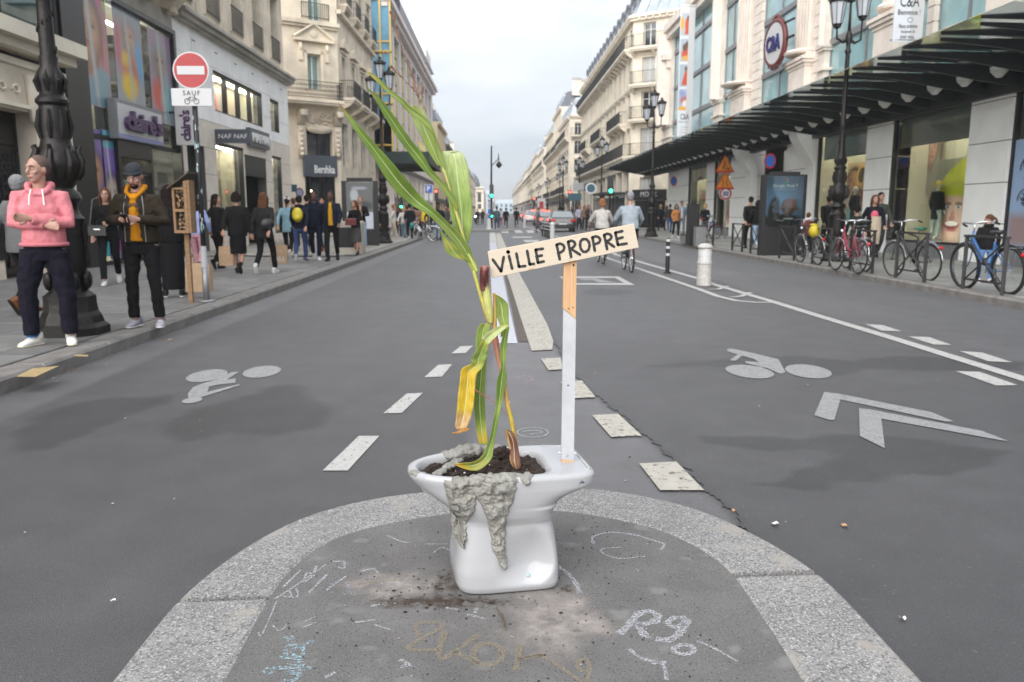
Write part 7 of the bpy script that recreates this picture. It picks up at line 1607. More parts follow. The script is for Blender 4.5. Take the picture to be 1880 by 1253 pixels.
def mud_sheet(name, rowsL, rowsR, thick, nu=40, label=None, over=True):
    """rows of left/right photo pixels down the flank; lumpy thickness"""
    A = smoothp(resamp([Vector((x,y,0)) for x,y in rowsL], 90), 1); B = smoothp(resamp([Vector((x,y,0)) for x,y in rowsR], 90), 1); vs = []; C = nu+1
    r_ = random.Random(2)
    for i in range(90):
        ja = 9*mnoise.noise((i*.22,1.3,0))+6*mnoise.noise((i*.7,5,2)); jb = 9*mnoise.noise((i*.22,9.3,4))+6*mnoise.noise((i*.7,2,7))
        for j in range(C):
            t = j/nu; x = A[i].x*(1-t)+B[i].x*t+ja*(1-t)+jb*t; y = A[i].y*(1-t)+B[i].y*t
            P = side_pt(x, y); q = Vector((P.x*38, P.z*38, 3.1))
            f = (1-abs(2*t-1)**5)*(1-max(0,(i-84)/5)**2)
            h = thick*(.40+.75*abs(mnoise.noise(q*.8))*1.8+.55*(.5-abs(mnoise.noise(q*2.1)))+.20*mnoise.noise(q*4.5))*f
            vs.append(Vector((P.x, P.y-h-.0005, P.z)))
    m_ = MB().add(vs, [(i*C+j, i*C+j+1, (i+1)*C+j+1, (i+1)*C+j) for i in range(89) for j in range(nu)])
    return m_
mudroot = thing('mud', 'wet grey mud draped over the near rim of the toilet and running down in two drips', 'mud', TL, TA)
m1 = mud_sheet('mud', [(336,362),(345,420),(372,520),(385,600),(392,680),(402,742)], [(575,372),(560,440),(552,500),(548,560),(490,640),(487,758)], .020)
m1.build('mud_drip', 'mud', mudroot, smooth=True)
m2 = mud_sheet('mud', [(480,362),(500,430),(585,520),(628,640),(655,760),(655,820),(690,880),(708,930),(742,955)], [(822,368),(818,430),(800,500),(768,560),(750,640),(742,740),(748,820),(756,890),(748,950)], .022)
m2.build('mud_drip', 'mud', mudroot, smooth=True)
def lumps(mb, pts, seed, n=3, vox=.004):
    r_ = random.Random(seed)
    for x, y, z, a, b, c in pts:
        for _ in range(n): mb.ball((x+r_.uniform(-.3,.3)*a, y+r_.uniform(-.3,.3)*b, z+r_.uniform(-.2,.2)*c), (a*r_.uniform(.6,1), b*r_.uniform(.6,1), c*r_.uniform(.6,1)), 10)
    return mb
def noisy(o, vox, amp, sc_):
    md = o.modifiers.new('r', 'REMESH'); md.mode = 'VOXEL'; md.voxel_size = vox; md.use_smooth_shade = True
    tx = bpy.data.textures.new('clods', 'CLOUDS'); tx.noise_scale = sc_; d = o.modifiers.new('d', 'DISPLACE'); d.texture = tx; d.strength = amp; d.texture_coords = 'LOCAL'
    return o
L1 = lumps(MB(), [(x, -.166+.006*sin(x*60), .410, .026, .034, .020) for x in np.linspace(-.160,.072,13)], 1, 4)
noisy(L1.build('mud_cap', 'mud', mudroot), .0032, .016, .022)
L2 = lumps(MB(), [(x, .150-.02*abs(sin(x*20)), .405+.02*sin((x+.16)*16), .030, .030, .026) for x in np.linspace(-.165,.04,9)], 2)
o = noisy(L2.build('mud', 'mud', None, TL, TA), .0036, .018, .024); tag(o, 'rough clump of grey mud pressed against the far rim of the bowl', 'mud')
L3 = lumps(MB(), [(-.305+.014*i, -.050-.010*i, .414-.002*i, .017, .016, .008) for i in range(10)]+[(-.22+.018*i, -.05+.028*i, .402, .020, .020, .012) for i in range(6)], 3, 4)
o = noisy(L3.build('mud', 'mud', None, TL, TA), .0032, .012, .018); tag(o, 'dirty smear of mud on the rounded front tip of the toilet bowl', 'mud')
L4 = lumps(MB(), [(.035, .10, .425, .026, .022, .026),(.055,.10,.418,.024,.02,.022),(.02,.11,.42,.02,.02,.02)], 4)
o = noisy(L4.build('soil_clod', 'soil', None, TL, TA), .0036, .018, .02); tag(o, 'dark root clod standing at the back of the bowl beside the stem', 'soil')

# ================================================================== THE PLACARD
mat('ply_edge', (.30,.23,.15), rough=.8, noise=.3, nscale=60, stretch=(1,1,6))
mat('raw_pine', (.50,.30,.155), rough=.65, noise=.22, nscale=4, stretch=(50,50,1.2), bump=.0006, bscale=5)
mat('ink', (.025,.025,.028), rough=.6)
YB = 2.745
bl = [WY(895,462,YB), WY(903,511,YB), WY(1173,455,YB), WY(1164,411,YB)]
sg = thing('placard', 'pale plywood board hand lettered VILLE PROPRE, nailed to a half white wooden post', 'sign', (bl[1].x, YB, bl[1].z))
brd = MB(sg.location); brd.ext(bl, (0,.013,0), 0); bo = brd.build('board', ['ply'], sg)
md = bo.modifiers.new('b','BEVEL'); md.width = .0012; md.segments = 1
def ink(pts, w_=.0082, seed=1):
    P = [WY(*cD(*p), YB-.0009) for p in pts]; Q = [P[0]]
    for i in range(len(P)-1):
        p0, p1, p2, p3 = P[max(i-1,0)], P[i], P[i+1], P[min(i+2,len(P)-1)]
        if len(P) <= 3: Q += [p1.lerp(p2, t) for t in (.25,.5,.75,1)]
        else: Q += [.5*((2*p1)+(p2-p0)*t+(2*p0-5*p1+4*p2-p3)*t*t+(3*p1-p0-3*p2+p3)*t**3) for t in (.25,.5,.75,1)]
    m_ = MB(sg.location); n_ = len(Q); vs = []
    for i in range(n_):
        t = (Q[min(i+1,n_-1)]-Q[max(i-1,0)]).normalized(); s = Vector((t.z,0,-t.x))*w_/2*(1+.12*sin(i*2.1+seed)); vs += [Q[i]-s, Q[i]+s]
    m_.add(vs, [(2*i,2*i+1,2*i+3,2*i+2) for i in range(n_-1)])
    for q in (Q[0], Q[-1]): m_.poly([q+Vector((cos(2*pi*i/10)*w_/2,-.0002,sin(2*pi*i/10)*w_/2)) for i in range(10)])
    return m_
LET = [('V',[[(248,482),(332,600)],[(332,600),(358,456)]]), ('i',[[(412,445),(443,572)],[(402,403),(404,404)]]), ('L',[[(487,420),(513,553)],[(513,553),(577,546)]]), ('L',[[(596,393),(622,530)],[(622,530),(664,524)]]),
 ('E',[[(755,371),(683,381)],[(683,381),(706,513)],[(690,452),(745,439)],[(706,513),(764,500)]]), ('P',[[(927,478),(896,332)],[(896,330),(935,320),(970,345),(965,385),(935,408),(910,414)]]), ('R',[[(1043,455),(1013,302)],[(1013,300),(1050,290),(1082,315),(1070,350),(1026,376)],[(1040,372),(1132,430)]]),
 ('O',[[(1160,275),(1200,277),(1228,320),(1222,375),(1190,402),(1155,392),(1135,345),(1140,295),(1165,273)]]), ('P',[[(1283,390),(1260,260)],[(1258,256),(1300,246),(1335,270),(1325,308),(1270,328)]]), ('R',[[(1408,375),(1379,234)],[(1378,232),(1415,219),(1450,240),(1440,275),(1393,298)],[(1400,296),(1478,350)]]), ('E',[[(1562,192),(1492,208)],[(1492,208),(1518,332)],[(1503,273),(1565,256)],[(1518,332),(1606,318)]])]
for ch, ss in LET:
    m_ = MB(Vector((0,0,0)))
    for k, s_ in enumerate(ss):
        q = ink(s_, .0095 if len(s_[0]) and s_[0] != (402,403) else .013, k); m_.add(q.v, q.f)
    lo = m_.build('letter', 'ink', sg)
# post with painted lower part and nails
pb = [WY(1030,852,2.77), WY(1053,852,2.77)]; zt = WY(1046,470,2.77).z; zs_ = [.485, 1.035, 1.065, zt]; x0, x1 = WY(1030,850,2.77).x, WY(1053,850,2.77).x; dx = .002
zc0, zc1 = WY(1036,566,2.77).z, WY(1056,586,2.77).z
th_ = .024; y0 = 2.761
pm = MB(sg.location)
def pbox(za0, za1, zb0, zb1, mi):          # a length of post whose top edge may slope
    pm.add([(x0,y0,za0),(x1,y0,za1),(x1,y0+th_,za1),(x0,y0+th_,za0),(x0+dx,y0,zb0),(x1+dx*.6,y0,zb1),(x1+dx*.6,y0+th_,zb1),(x0+dx,y0+th_,zb0)],
       [(0,3,2,1),(4,5,6,7),(0,1,5,4),(1,2,6,5),(2,3,7,6),(3,0,4,7)], mi)
pbox(.485,.485,.52,.513,1); pbox(.52,.513,zc0,zc1,0); pbox(zc0,zc1,zt,zt,1)
po = pm.build('post', ['white_batten','raw_pine'], sg)
for px, py, s in ((1053,487,.004),(1044,567,.0025),(1052,565,.0025),(1043,708,.003)):
    p = WY(px,py,y0); MB(sg.location).ball(p, (s,.0015,s), 8).build('nail', 'dark_metal', sg)
nb = MB(sg.location); q = WY(1041,833,y0)
nb.tube([q+Vector((-.032,.01,.001)), q+Vector((.034,.01,-.002))], .0016, 6); nb.box(q.x-.034,q.x-.032,y0+.006,y0+.014,q.z-.005,q.z+.007); nb.box(q.x+.033,q.x+.035,y0+.006,y0+.014,q.z-.008,q.z+.004)
nb.build('nail', 'steel', sg)
mat('blue_ink', (.12,.25,.36), rough=.6)
MB(sg.location).tube([q+Vector((-.004,-.0105,-.012)), q+Vector((.001,-.0105,.002)), q+Vector((.006,-.0105,-.006)), q+Vector((-.002,-.0105,-.009))], .0009, 5, closed=True).build('stamp', 'blue_ink', sg)
for px, py in ((1055,435),(905,478),(1045,474)):
    p = WY(px,py,YB); MB(sg.location).ball(p, (.003,.001,.003), 8).build('nail', 'steel', sg)

# ================================================================== THE MAIZE PLANT
def leafmat(name, bump=.0012):
    m = bpy.data.materials.new(name); MATS[name] = m; m.use_nodes = True; t = m.node_tree; n_ = t.nodes; l = t.links; b = n_['Principled BSDF']
    a = n_.new('ShaderNodeVertexColor'); a.layer_name = 'tint'; uv = n_.new('ShaderNodeUVMap'); uv.uv_map = 'uv'
    sp = n_.new('ShaderNodeSeparateXYZ'); l.new(uv.outputs[0], sp.inputs[0])
    # midrib
    s1 = n_.new('ShaderNodeMath'); s1.operation = 'SUBTRACT'; s1.inputs[1].default_value = .5; l.new(sp.outputs[0], s1.inputs[0])
    ab = n_.new('ShaderNodeMath'); ab.operation = 'ABSOLUTE'; l.new(s1.outputs[0], ab.inputs[0])
    mr = n_.new('ShaderNodeMapRange'); mr.inputs[1].default_value = .012; mr.inputs[2].default_value = .045; mr.inputs[3].default_value = .75; mr.inputs[4].default_value = 0; l.new(ab.outputs[0], mr.inputs[0])
    mpx = n_.new('ShaderNodeMapping'); mpx.inputs['Scale'].default_value = (34,1.6,1); l.new(uv.outputs[0], mpx.inputs[0])
    nz_ = n_.new('ShaderNodeTexNoise'); nz_.inputs['Scale'].default_value = 1; nz_.inputs['Detail'].default_value = 3; l.new(mpx.outputs[0], nz_.inputs[0])
    rr_ = n_.new('ShaderNodeValToRGB'); rr_.color_ramp.elements[0].position = .3; rr_.color_ramp.elements[0].color = (.70,.70,.66,1); rr_.color_ramp.elements[1].position = .72; rr_.color_ramp.elements[1].color = (1.25,1.22,1.12,1); l.new(nz_.outputs[0], rr_.inputs[0])
    mu = n_.new('ShaderNodeMixRGB'); mu.blend_type = 'MULTIPLY'; mu.inputs[0].default_value = 1; l.new(a.outputs[0], mu.inputs[1]); l.new(rr_.outputs[0], mu.inputs[2])
    n2 = n_.new('ShaderNodeTexNoise'); n2.inputs['Scale'].default_value = 9; n2.inputs['Detail'].default_value = 4; T = n_.new('ShaderNodeTexCoord'); l.new(T.outputs['Object'], n2.inputs[0])
    r2 = n_.new('ShaderNodeMapRange'); r2.inputs[1].default_value = .35; r2.inputs[2].default_value = .65; r2.inputs[3].default_value = .82; r2.inputs[4].default_value = 1.15; l.new(n2.outputs[0], r2.inputs[0])
    m2_ = n_.new('ShaderNodeMixRGB'); m2_.blend_type = 'MULTIPLY'; m2_.inputs[0].default_value = 1; l.new(mu.outputs[0], m2_.inputs[1]); l.new(r2.outputs[0], m2_.inputs[2])
    mm = n_.new('ShaderNodeMixRGB'); mm.inputs[2].default_value = (.60,.66,.36,1); l.new(mr.outputs[0], mm.inputs[0]); l.new(m2_.outputs[0], mm.inputs[1]); l.new(mm.outputs[0], b.inputs['Base Color'])
    b.inputs['Roughness'].default_value = .42; b.inputs['Specular IOR Level'].default_value = .4
    bu = n_.new('ShaderNodeBump'); bu.inputs['Distance'].default_value = bump; l.new(nz_.outputs[0], bu.inputs['Height']); l.new(bu.outputs[0], b.inputs['Normal'])
    tr = n_.new('ShaderNodeBsdfTranslucent'); l.new(mm.outputs[0], tr.inputs[0]); x = n_.new('ShaderNodeMixShader'); x.inputs[0].default_value = .28
    l.new(b.outputs[0], x.inputs[1]); l.new(tr.outputs[0], x.inputs[2]); l.new(x.outputs[0], n_['Material Output'].inputs[0])
leafmat('maize_leaf')
pc = WY(948,858,2.72)
plant = thing('maize_plant', 'tall battered maize plant with green and yellowing leaves growing from the toilet', 'plant', (pc.x, 2.75, .50))
GR, GD, GY, YE, BR, PU, TAN = (.235,.32,.075), (.155,.245,.045), (.36,.385,.08), (.55,.40,.04), (.42,.20,.06), (.16,.045,.04), (.52,.34,.17)
def leaf(cr_, rows, name='leaf', fold=.25, label=None, nu=10, wave=.0):
    """rows: (xl,yl,xr,yr,depth Y,colour); fold pushes the midrib back from the edges"""
    q = spline([(a,b,c,d,Y,*colr) for a,b,c,d,Y,colr in rows], 6); vs = []; cs = []; uv = []; K = len(q); C = nu+1
    for i, r in enumerate(q):
        a = WY(*cr_(r[0], r[1]), r[4]); b = WY(*cr_(r[2], r[3]), r[4]); W = (b-a).length
        for j in range(C):
            t = j/nu; p = a.lerp(b, t); p.y += fold*W*(1-abs(2*t-1))+wave*sin(i*.9+(3 if t > .5 else 0))*abs(2*t-1)*min(1,W/.03)
            vs.append(p-plant.location); cs.append((max(0,r[5]),max(0,r[6]),max(0,r[7]),1)); uv.append((t, i*.1))
    fs = [(i*C+j, i*C+j+1, (i+1)*C+j+1, (i+1)*C+j) for i in range(K-1) for j in range(nu)]
    me = bpy.data.meshes.new(name); me.from_pydata([tuple(v) for v in vs], [], fs); at = me.color_attributes.new('tint','FLOAT_COLOR','POINT'); at.data.foreach_set('color', np.array(cs,'f').ravel())
    ul = me.uv_layers.new(name='uv'); ix = np.empty(len(me.loops), 'i'); me.loops.foreach_get('vertex_index', ix); ul.data.foreach_set('uv', np.array(uv,'f')[ix].ravel())
    me.materials.append(M('maize_leaf')); me.polygons.foreach_set('use_smooth', [True]*len(fs)); me.update()
    o = link(name, me, plant); md = o.modifiers.new('s','SOLIDIFY'); md.thickness = .0012
    if label: o['label'] = label
    return o
cP = cropper(600,130,3.386); cQ = cropper(800,470,3.133); cT = cropper(680,0,4.64)
leaf(cP, [(70,199,74,199,2.62,BR),(130,300,150,286,2.63,GR),(200,412,228,372,2.64,GD),(280,525,312,466,2.65,GD),(350,645,398,560,2.66,GD),(428,752,490,670,2.68,GD),(520,832,592,788,2.70,GD),(620,892,690,880,2.70,GD),(690,955,760,948,2.71,GR),(755,1030,825,1010,2.72,GR),(815,1110,885,1095,2.73,GR),(862,1180,912,1165,2.74,GR),(905,1248,937,1222,2.74,GY)], fold=.22, label='long dark green leaf reaching lowest left')
leaf(cP, [(690,975,704,982,2.712,GR),(708,1010,750,1040,2.716,GR),(728,1080,800,1090,2.72,GY),(745,1130,840,1130,2.725,GR),(790,1160,865,1165,2.73,GY),(835,1174,890,1190,2.735,GR)], fold=.1)
leaf(cP, [(243,97,247,99,2.66,GY),(300,182,330,170,2.67,GR),(350,272,395,250,2.68,GD),(410,372,455,330,2.69,GD),(480,472,517,422,2.70,GD),(555,570,592,510,2.71,GD),(618,640,650,610,2.72,GD),(700,720,722,690,2.73,GR),(775,825,800,795,2.735,GR),(800,872,815,862,2.74,GY)], fold=.25)
leaf(cP, [(243,4,248,3,2.70,YE),(300,60,322,45,2.70,GY),(380,142,397,118,2.71,GR),(450,200,478,180,2.71,GR),(490,245,520,222,2.715,GR),(560,300,598,275,2.72,GR),(620,350,650,335,2.725,GR),(655,400,690,440,2.73,GR),(680,500,715,510,2.735,GR),(712,590,736,590,2.735,GR),(716,634,728,636,2.74,GY)], fold=.18)
leaf(cP, [(497,222,555,216,2.745,GY),(520,270,605,262,2.745,(.42,.50,.20)),(545,330,640,330,2.745,(.38,.48,.18)),(590,420,665,400,2.745,GR),(635,510,700,500,2.745,GR),(690,595,722,590,2.745,GR)], fold=.12)
leaf(cP, [(720,502,835,504,2.775,(.50,.56,.33)),(722,520,862,545,2.765,(.44,.52,.26)),(726,580,880,610,2.76,(.38,.48,.18)),(735,660,888,700,2.755,(.34,.45,.15)),(748,760,900,790,2.755,(.30,.42,.12)),(762,850,906,870,2.755,(.28,.40,.10)),(778,940,903,960,2.755,(.28,.40,.10)),(800,990,892,1020,2.755,GR),(845,1050,880,1070,2.755,GR)], fold=.16, label='broad pale leaf folded over at the top')
leaf(cP, [(722,512,822,500,2.775,(.50,.56,.33)),(724,500,815,496,2.79,(.30,.38,.16)),(735,515,805,508,2.80,(.2,.3,.08)),(745,560,790,550,2.80,(.2,.3,.08))], fold=.05)
# lower half
leaf(cQ, [(330,222,342,218,2.74,YE),(335,250,385,245,2.742,GR),(340,300,415,280,2.744,GR),(350,350,420,345,2.744,GR),(372,410,420,395,2.742,GR),(372,470,418,440,2.74,GR)], fold=.15)
leaf(cQ, [(385,398,425,398,2.70,GY),(350,410,400,420,2.69,(.44,.50,.22)),(300,440,365,450,2.68,(.46,.52,.24)),(265,475,325,490,2.675,(.44,.50,.22)),(262,490,305,512,2.675,GY),(235,540,300,545,2.68,GR),(205,590,290,590,2.685,GR),(205,620,270,640,2.69,GY),(150,650,232,690,2.69,YE),(138,720,226,760,2.69,YE),(128,800,222,830,2.688,YE),(122,880,212,890,2.686,YE),(115,940,198,945,2.684,TAN),(112,985,178,985,2.68,TAN),(130,1000,160,1000,2.68,BR)], fold=.25, wave=.0015, label='dying yellow leaf hanging down on the left')
leaf(cQ, [(150,995,165,990,2.68,BR),(125,1010,195,992,2.67,BR),(95,1020,180,1008,2.66,BR),(92,1028,130,1022,2.66,BR)], fold=.1)
leaf(cQ, [(262,388,318,392,2.735,GY),(240,420,312,420,2.735,GR),(230,480,302,480,2.735,GR),(230,540,297,540,2.735,GR),(240,620,290,620,2.735,GD),(235,700,287,690,2.735,GD),(224,790,283,780,2.735,GD),(222,860,284,860,2.735,GD),(226,930,286,920,2.735,GD),(235,1010,292,1000,2.735,GY),(245,1060,297,1050,2.735,YE),(254,1086,297,1086,2.735,GY)], fold=.2, label='vertical green leaf edged in yellow')
leaf(cQ, [(395,420,425,408,2.72,GR),(375,500,412,495,2.715,GD),(368,570,408,570,2.71,GR),(375,640,400,640,2.705,GD),(352,720,408,700,2.70,GD),(348,800,392,800,2.70,GD),(342,880,375,875,2.70,GR),(328,960,362,950,2.695,GD),(312,1040,346,1030,2.69,GD),(285,1110,332,1110,2.685,GR),(265,1150,325,1160,2.68,GR),(225,1182,290,1205,2.675,GY),(170,1190,235,1237,2.67,GY),(120,1194,165,1226,2.665,YE),(106,1196,112,1204,2.66,TAN)], fold=.28, label='long leaf drooping down onto the soil')
def stalk(cr_, pts, name, cols, n_=10):
    q = spline([(x,y,r,Y) for x,y,r,Y in pts], 5); P = [WY(*cr_(x,y),Y)-plant.location for x,y,r,Y in q]
    m_ = MB().tube(P, [max(.0006,r_*.00185/cr_k(cr_)) for x,y,r_,Y in q], n_); me = m_.mesh(name, 'stem_tint', True)
    at = me.color_attributes.new('tint','FLOAT_COLOR','POINT'); K = len(q); cc = []
    for i in range(K):
        t = i/(K-1)*(len(cols)-1); k = min(int(t), len(cols)-2); f = t-k; c = [cols[k][a]*(1-f)+cols[k+1][a]*f for a in range(3)]; cc += [(*c,1)]*n_
    at.data.foreach_set('color', np.array(cc,'f').ravel()); return link(name, me, plant)
def cr_k(c): return c(1,0)[0]-c(0,0)[0] and 1/(c(1,0)[0]-c(0,0)[0])
mat('stem_tint', vcol='tint', rough=.5, noise=.22, nscale=12, stretch=(30,30,3), bump=.0008)
stalk(cQ, [(480,1222,13,2.72),(462,1100,14,2.72),(447,1010,14,2.72),(430,920,13,2.72),(412,850,14,2.72),(398,760,14,2.725),(378,660,15,2.73),(362,590,16,2.735),(348,520,17,2.74),(345,480,18,2.745)], 'stem', [(.20,.08,.07),(.30,.20,.04),(.42,.32,.04),(.38,.22,.07),(.40,.20,.10),(.33,.14,.09),(.30,.07,.05)], 12)
stalk(cQ, [(345,500,16,2.745),(342,440,14,2.745),(338,400,14,2.745),(340,300,10,2.745),(335,215,8,2.745)], 'sheath', [(.30,.07,.05),(.36,.18,.06),(.40,.30,.08),(.38,.14,.07)])
MB(plant.location).tube([WY(*cQ(400,846),2.72),WY(*cQ(426,842),2.72)], .0045, 8).build('stem_node', mat('node_tan',(.45,.33,.16),rough=.5), plant)
stalk(cQ, [(310,385,12,2.74),(290,330,13,2.74),(262,240,12,2.74),(240,160,12,2.74),(222,100,12,2.74),(215,85,9,2.74)], 'stem', [(.38,.26,.05),(.42,.34,.07),(.40,.40,.10),(.30,.34,.08)])
stalk(cQ, [(318,388,12,2.735),(310,340,22,2.735),(300,270,26,2.735),(292,200,22,2.735),(284,150,18,2.735),(280,120,16,2.735)], 'cob', [(.40,.36,.10),(.42,.42,.14),(.38,.40,.12),(.30,.28,.10),(.20,.08,.05)], 14)
stalk(cQ, [(276,200,14,2.73),(272,150,20,2.73),(275,110,24,2.73),(282,75,27,2.73),(283,58,18,2.73)], 'silk', [(.16,.05,.05),(.14,.035,.035),(.18,.05,.045),(.30,.12,.09)], 12)
sm = MB(plant.location); r_ = random.Random(4)
for i in range(90):
    a = cQ(r_.uniform(256,305), r_.uniform(60,90)); b = (a[0]+r_.uniform(-3,3), a[1]+r_.uniform(8,34)); Yd = 2.722+r_.uniform(-.006,.004)
    sm.tube([WY(*a,Yd), WY((a[0]+b[0])/2+r_.uniform(-1,1),(a[1]+b[1])/2,Yd-.003), WY(*b,Yd)], .0007, 3)
sm.build('silk_threads', mat('silk_dark',(.10,.03,.025),rough=.6), plant)['kind'] = 'stuff'
stalk(cP, [(935,1250,11,2.745),(905,1190,11,2.745),(872,1110,10,2.745),(850,1040,9,2.745),(822,940,10,2.745),(800,870,10,2.745),(765,740,8,2.742),(735,640,9,2.74),(725,618,9,2.74),(690,500,8,2.742),(650,380,6,2.745),(610,270,4,2.75),(585,190,3,2.75),(568,140,3,2.75)], 'stem', [(.36,.40,.09),(.42,.42,.12),(.36,.34,.10),(.40,.40,.12),(.28,.34,.09),(.24,.22,.08)])
stalk(cQ, [(222,768,5,2.69),(290,812,4,2.70),(345,848,3,2.705),(385,885,2,2.71),(412,918,2,2.715)], 'twig', [(.22,.08,.06),(.30,.15,.10),(.24,.10,.08)], 6)
def tassel(pts, seed, n_):
    P = [WY(*cT(x,y),2.75) for x,y in pts]; m_ = MB(plant.location); m_.tube(P, [.0011]*len(P), 6); r_ = random.Random(seed)
    for i in range(n_):
        t = r_.random()*(len(P)-1); k = min(int(t), len(P)-2); p = P[k].lerp(P[k+1], t-k); d = (P[k+1]-P[k]).normalized()
        v = (d+Vector((r_.uniform(-.6,.6), r_.uniform(-.6,.6), r_.uniform(-.3,.3)))).normalized(); m_.tube([p, p+v*.007, p+v*.014], [.0008,.0017,.0004], 5)
    m_.build('tassel', mat('tassel_brown',(.22,.13,.095),rough=.7,noise=.3,nscale=60), plant)
tassel([(395,720),(340,600),(290,470),(240,330),(212,190),(205,160),(180,120)], 1, 130); tassel([(400,790),(320,712),(250,640),(205,600),(183,578)], 2, 60); tassel([(470,960),(435,860),(440,800),(445,740)], 3, 50); tassel([(430,900),(400,790),(370,680),(350,640)], 4, 40)
leaf(cQ, [(398,1002,412,1000,2.71,PU),(405,1020,445,1020,2.708,(.26,.14,.10)),(425,1060,462,1060,2.706,(.22,.08,.07)),(430,1110,470,1110,2.704,(.24,.10,.08)),(425,1150,478,1150,2.702,(.26,.12,.09)),(428,1180,482,1195,2.70,(.30,.16,.10)),(448,1222,482,1226,2.70,(.2,.1,.07))], 'dry_sheath', fold=-.3)
leaf(cQ, [(400,1005,408,1000,2.70,TAN),(402,1030,418,1025,2.70,BR),(412,1070,424,1060,2.70,TAN),(425,1120,437,1110,2.70,TAN)], 'dry_sheath', fold=.1)
leaf(cQ, [(425,1150,432,1146,2.70,TAN),(428,1185,438,1175,2.698,TAN),(444,1214,452,1206,2.698,TAN)], 'dry_sheath', fold=.1)
leaf(cP, [(560,440,575,432,2.74,TAN),(570,470,600,462,2.74,(.5,.45,.2)),(590,492,618,488,2.74,(.5,.45,.2)),(600,508,612,506,2.74,TAN)], 'dry_sheath', fold=.1)
# ================================================================== PEOPLE
CL = {}
def cloth(c, rough=.85, bump=.002):
    k = ('cloth_%02x%02x%02x' % tuple(int(min(1,v)*255) for v in c))
    if k not in MATS: mat(k, c, rough=rough, spec=.2, noise=.14, nscale=9, bump=bump, bscale=30)
    return k
mat('skin', (.36,.19,.13), rough=.5, sss=.15, noise=.06, nscale=30); mat('skin_pale', (.40,.23,.175), rough=.5, sss=.15, noise=.06, nscale=30); mat('skin_dark', (.09,.045,.03), rough=.45, noise=.06, nscale=30)
HAIR = dict(dark=(.025,.015,.012), brown=(.09,.04,.02), blond=(.38,.25,.12), grey=(.22,.22,.23), ginger=(.22,.10,.05), stubble=(.10,.07,.06))
def remesh(o, v, amp=0, sc_=.1, it=2):
    m_ = o.modifiers.new('r','REMESH'); m_.mode = 'VOXEL'; m_.voxel_size = v; m_.use_smooth_shade = True
    if it: s_ = o.modifiers.new('s','SMOOTH'); s_.iterations = it; s_.factor = .5
    if amp:
        tx = bpy.data.textures.get('fold%g' % sc_) or bpy.data.textures.new('fold%g' % sc_, 'CLOUDS'); tx.noise_scale = sc_; d = o.modifiers.new('d','DISPLACE'); d.texture = tx; d.strength = amp; d.mid_level = .5; d.texture_coords = 'LOCAL'
    return o
V3 = Vector
def pose(kind='stand', side=1, stride=1.0, arms='down', lean=0.0):
    J = dict(pel=V3((0,0,.93)), chest=V3((0,-lean*.6,1.27)), neck=V3((0,-lean,1.47)), head=V3((0,-lean-.02,1.615)))
    for s, n_ in ((1,'L'),(-1,'R')):
        J['hip'+n_] = V3((s*.095,0,.90)); f = s*side
        if kind == 'walk':
            if f > 0: J['kn'+n_] = V3((s*.10,-.20*stride,.52)); J['an'+n_] = V3((s*.09,-.30*stride,.10)); J['toe'+n_] = V3((s*.11,-.48*stride,.05))
            else: J['kn'+n_] = V3((s*.10,.03*stride,.49)); J['an'+n_] = V3((s*.09,.33*stride,.17)); J['toe'+n_] = V3((s*.11,.22*stride,.04))
        elif kind == 'cycle':
            J['hip'+n_] = V3((s*.10,.02,.98)); J['kn'+n_] = V3((s*.14,-.34,.78 if f > 0 else .60)); J['an'+n_] = V3((s*.12,-.18,.42 if f > 0 else .20)); J['toe'+n_] = V3((s*.13,-.34,.36 if f > 0 else .15))
        else: J['kn'+n_] = V3((s*.12,-.02,.50)); J['an'+n_] = V3((s*.135,.02,.09)); J['toe'+n_] = V3((s*.175,-.15,.05))
        sh = V3((s*.176,-lean,1.385)); J['sh'+n_] = sh
        A = arms if isinstance(arms, str) else arms[0 if s > 0 else 1]
        if A == 'down': el, wr = V3((s*.25,.03,1.13)), V3((s*.25,-.05,.89))
        elif A == 'swing': q = -f; el, wr = V3((s*.24,-q*.10+.02,1.14)), V3((s*.22,-q*.24,.93))
        elif A == 'swingback': el, wr = V3((s*.26,.16,1.16)), V3((s*.27,.20,.92))
        elif A == 'bag': el, wr = V3((s*.25,0,1.12)), V3((s*.28,-.02,.86))
        elif A == 'phone': el, wr = V3((s*.265,-.04,1.15)), V3((s*.09,-.30,1.14))
        elif A == 'fold': el, wr = V3((s*.26,-.05,1.14)), V3((s*.05,-.22,1.12))
        elif A == 'bars': el, wr = V3((s*.30,-.22,1.20)), V3((s*.27,-.42,1.06))
        elif A == 'up': el, wr = V3((s*.27,-.10,1.20)), V3((s*.18,-.22,1.40))
        elif A == 'strap': el, wr = V3((s*.28,-.02,1.15)), V3((s*.14,-.18,1.28))
        J['el'+n_], J['wr'+n_] = el, wr
    if kind == 'cycle': J['pel'] = V3((0,.02,1.02)); J['chest'].z += .05; J['neck'].z += .06; J['head'].z += .06; J['shL'].z += .05; J['shR'].z += .05
    return J
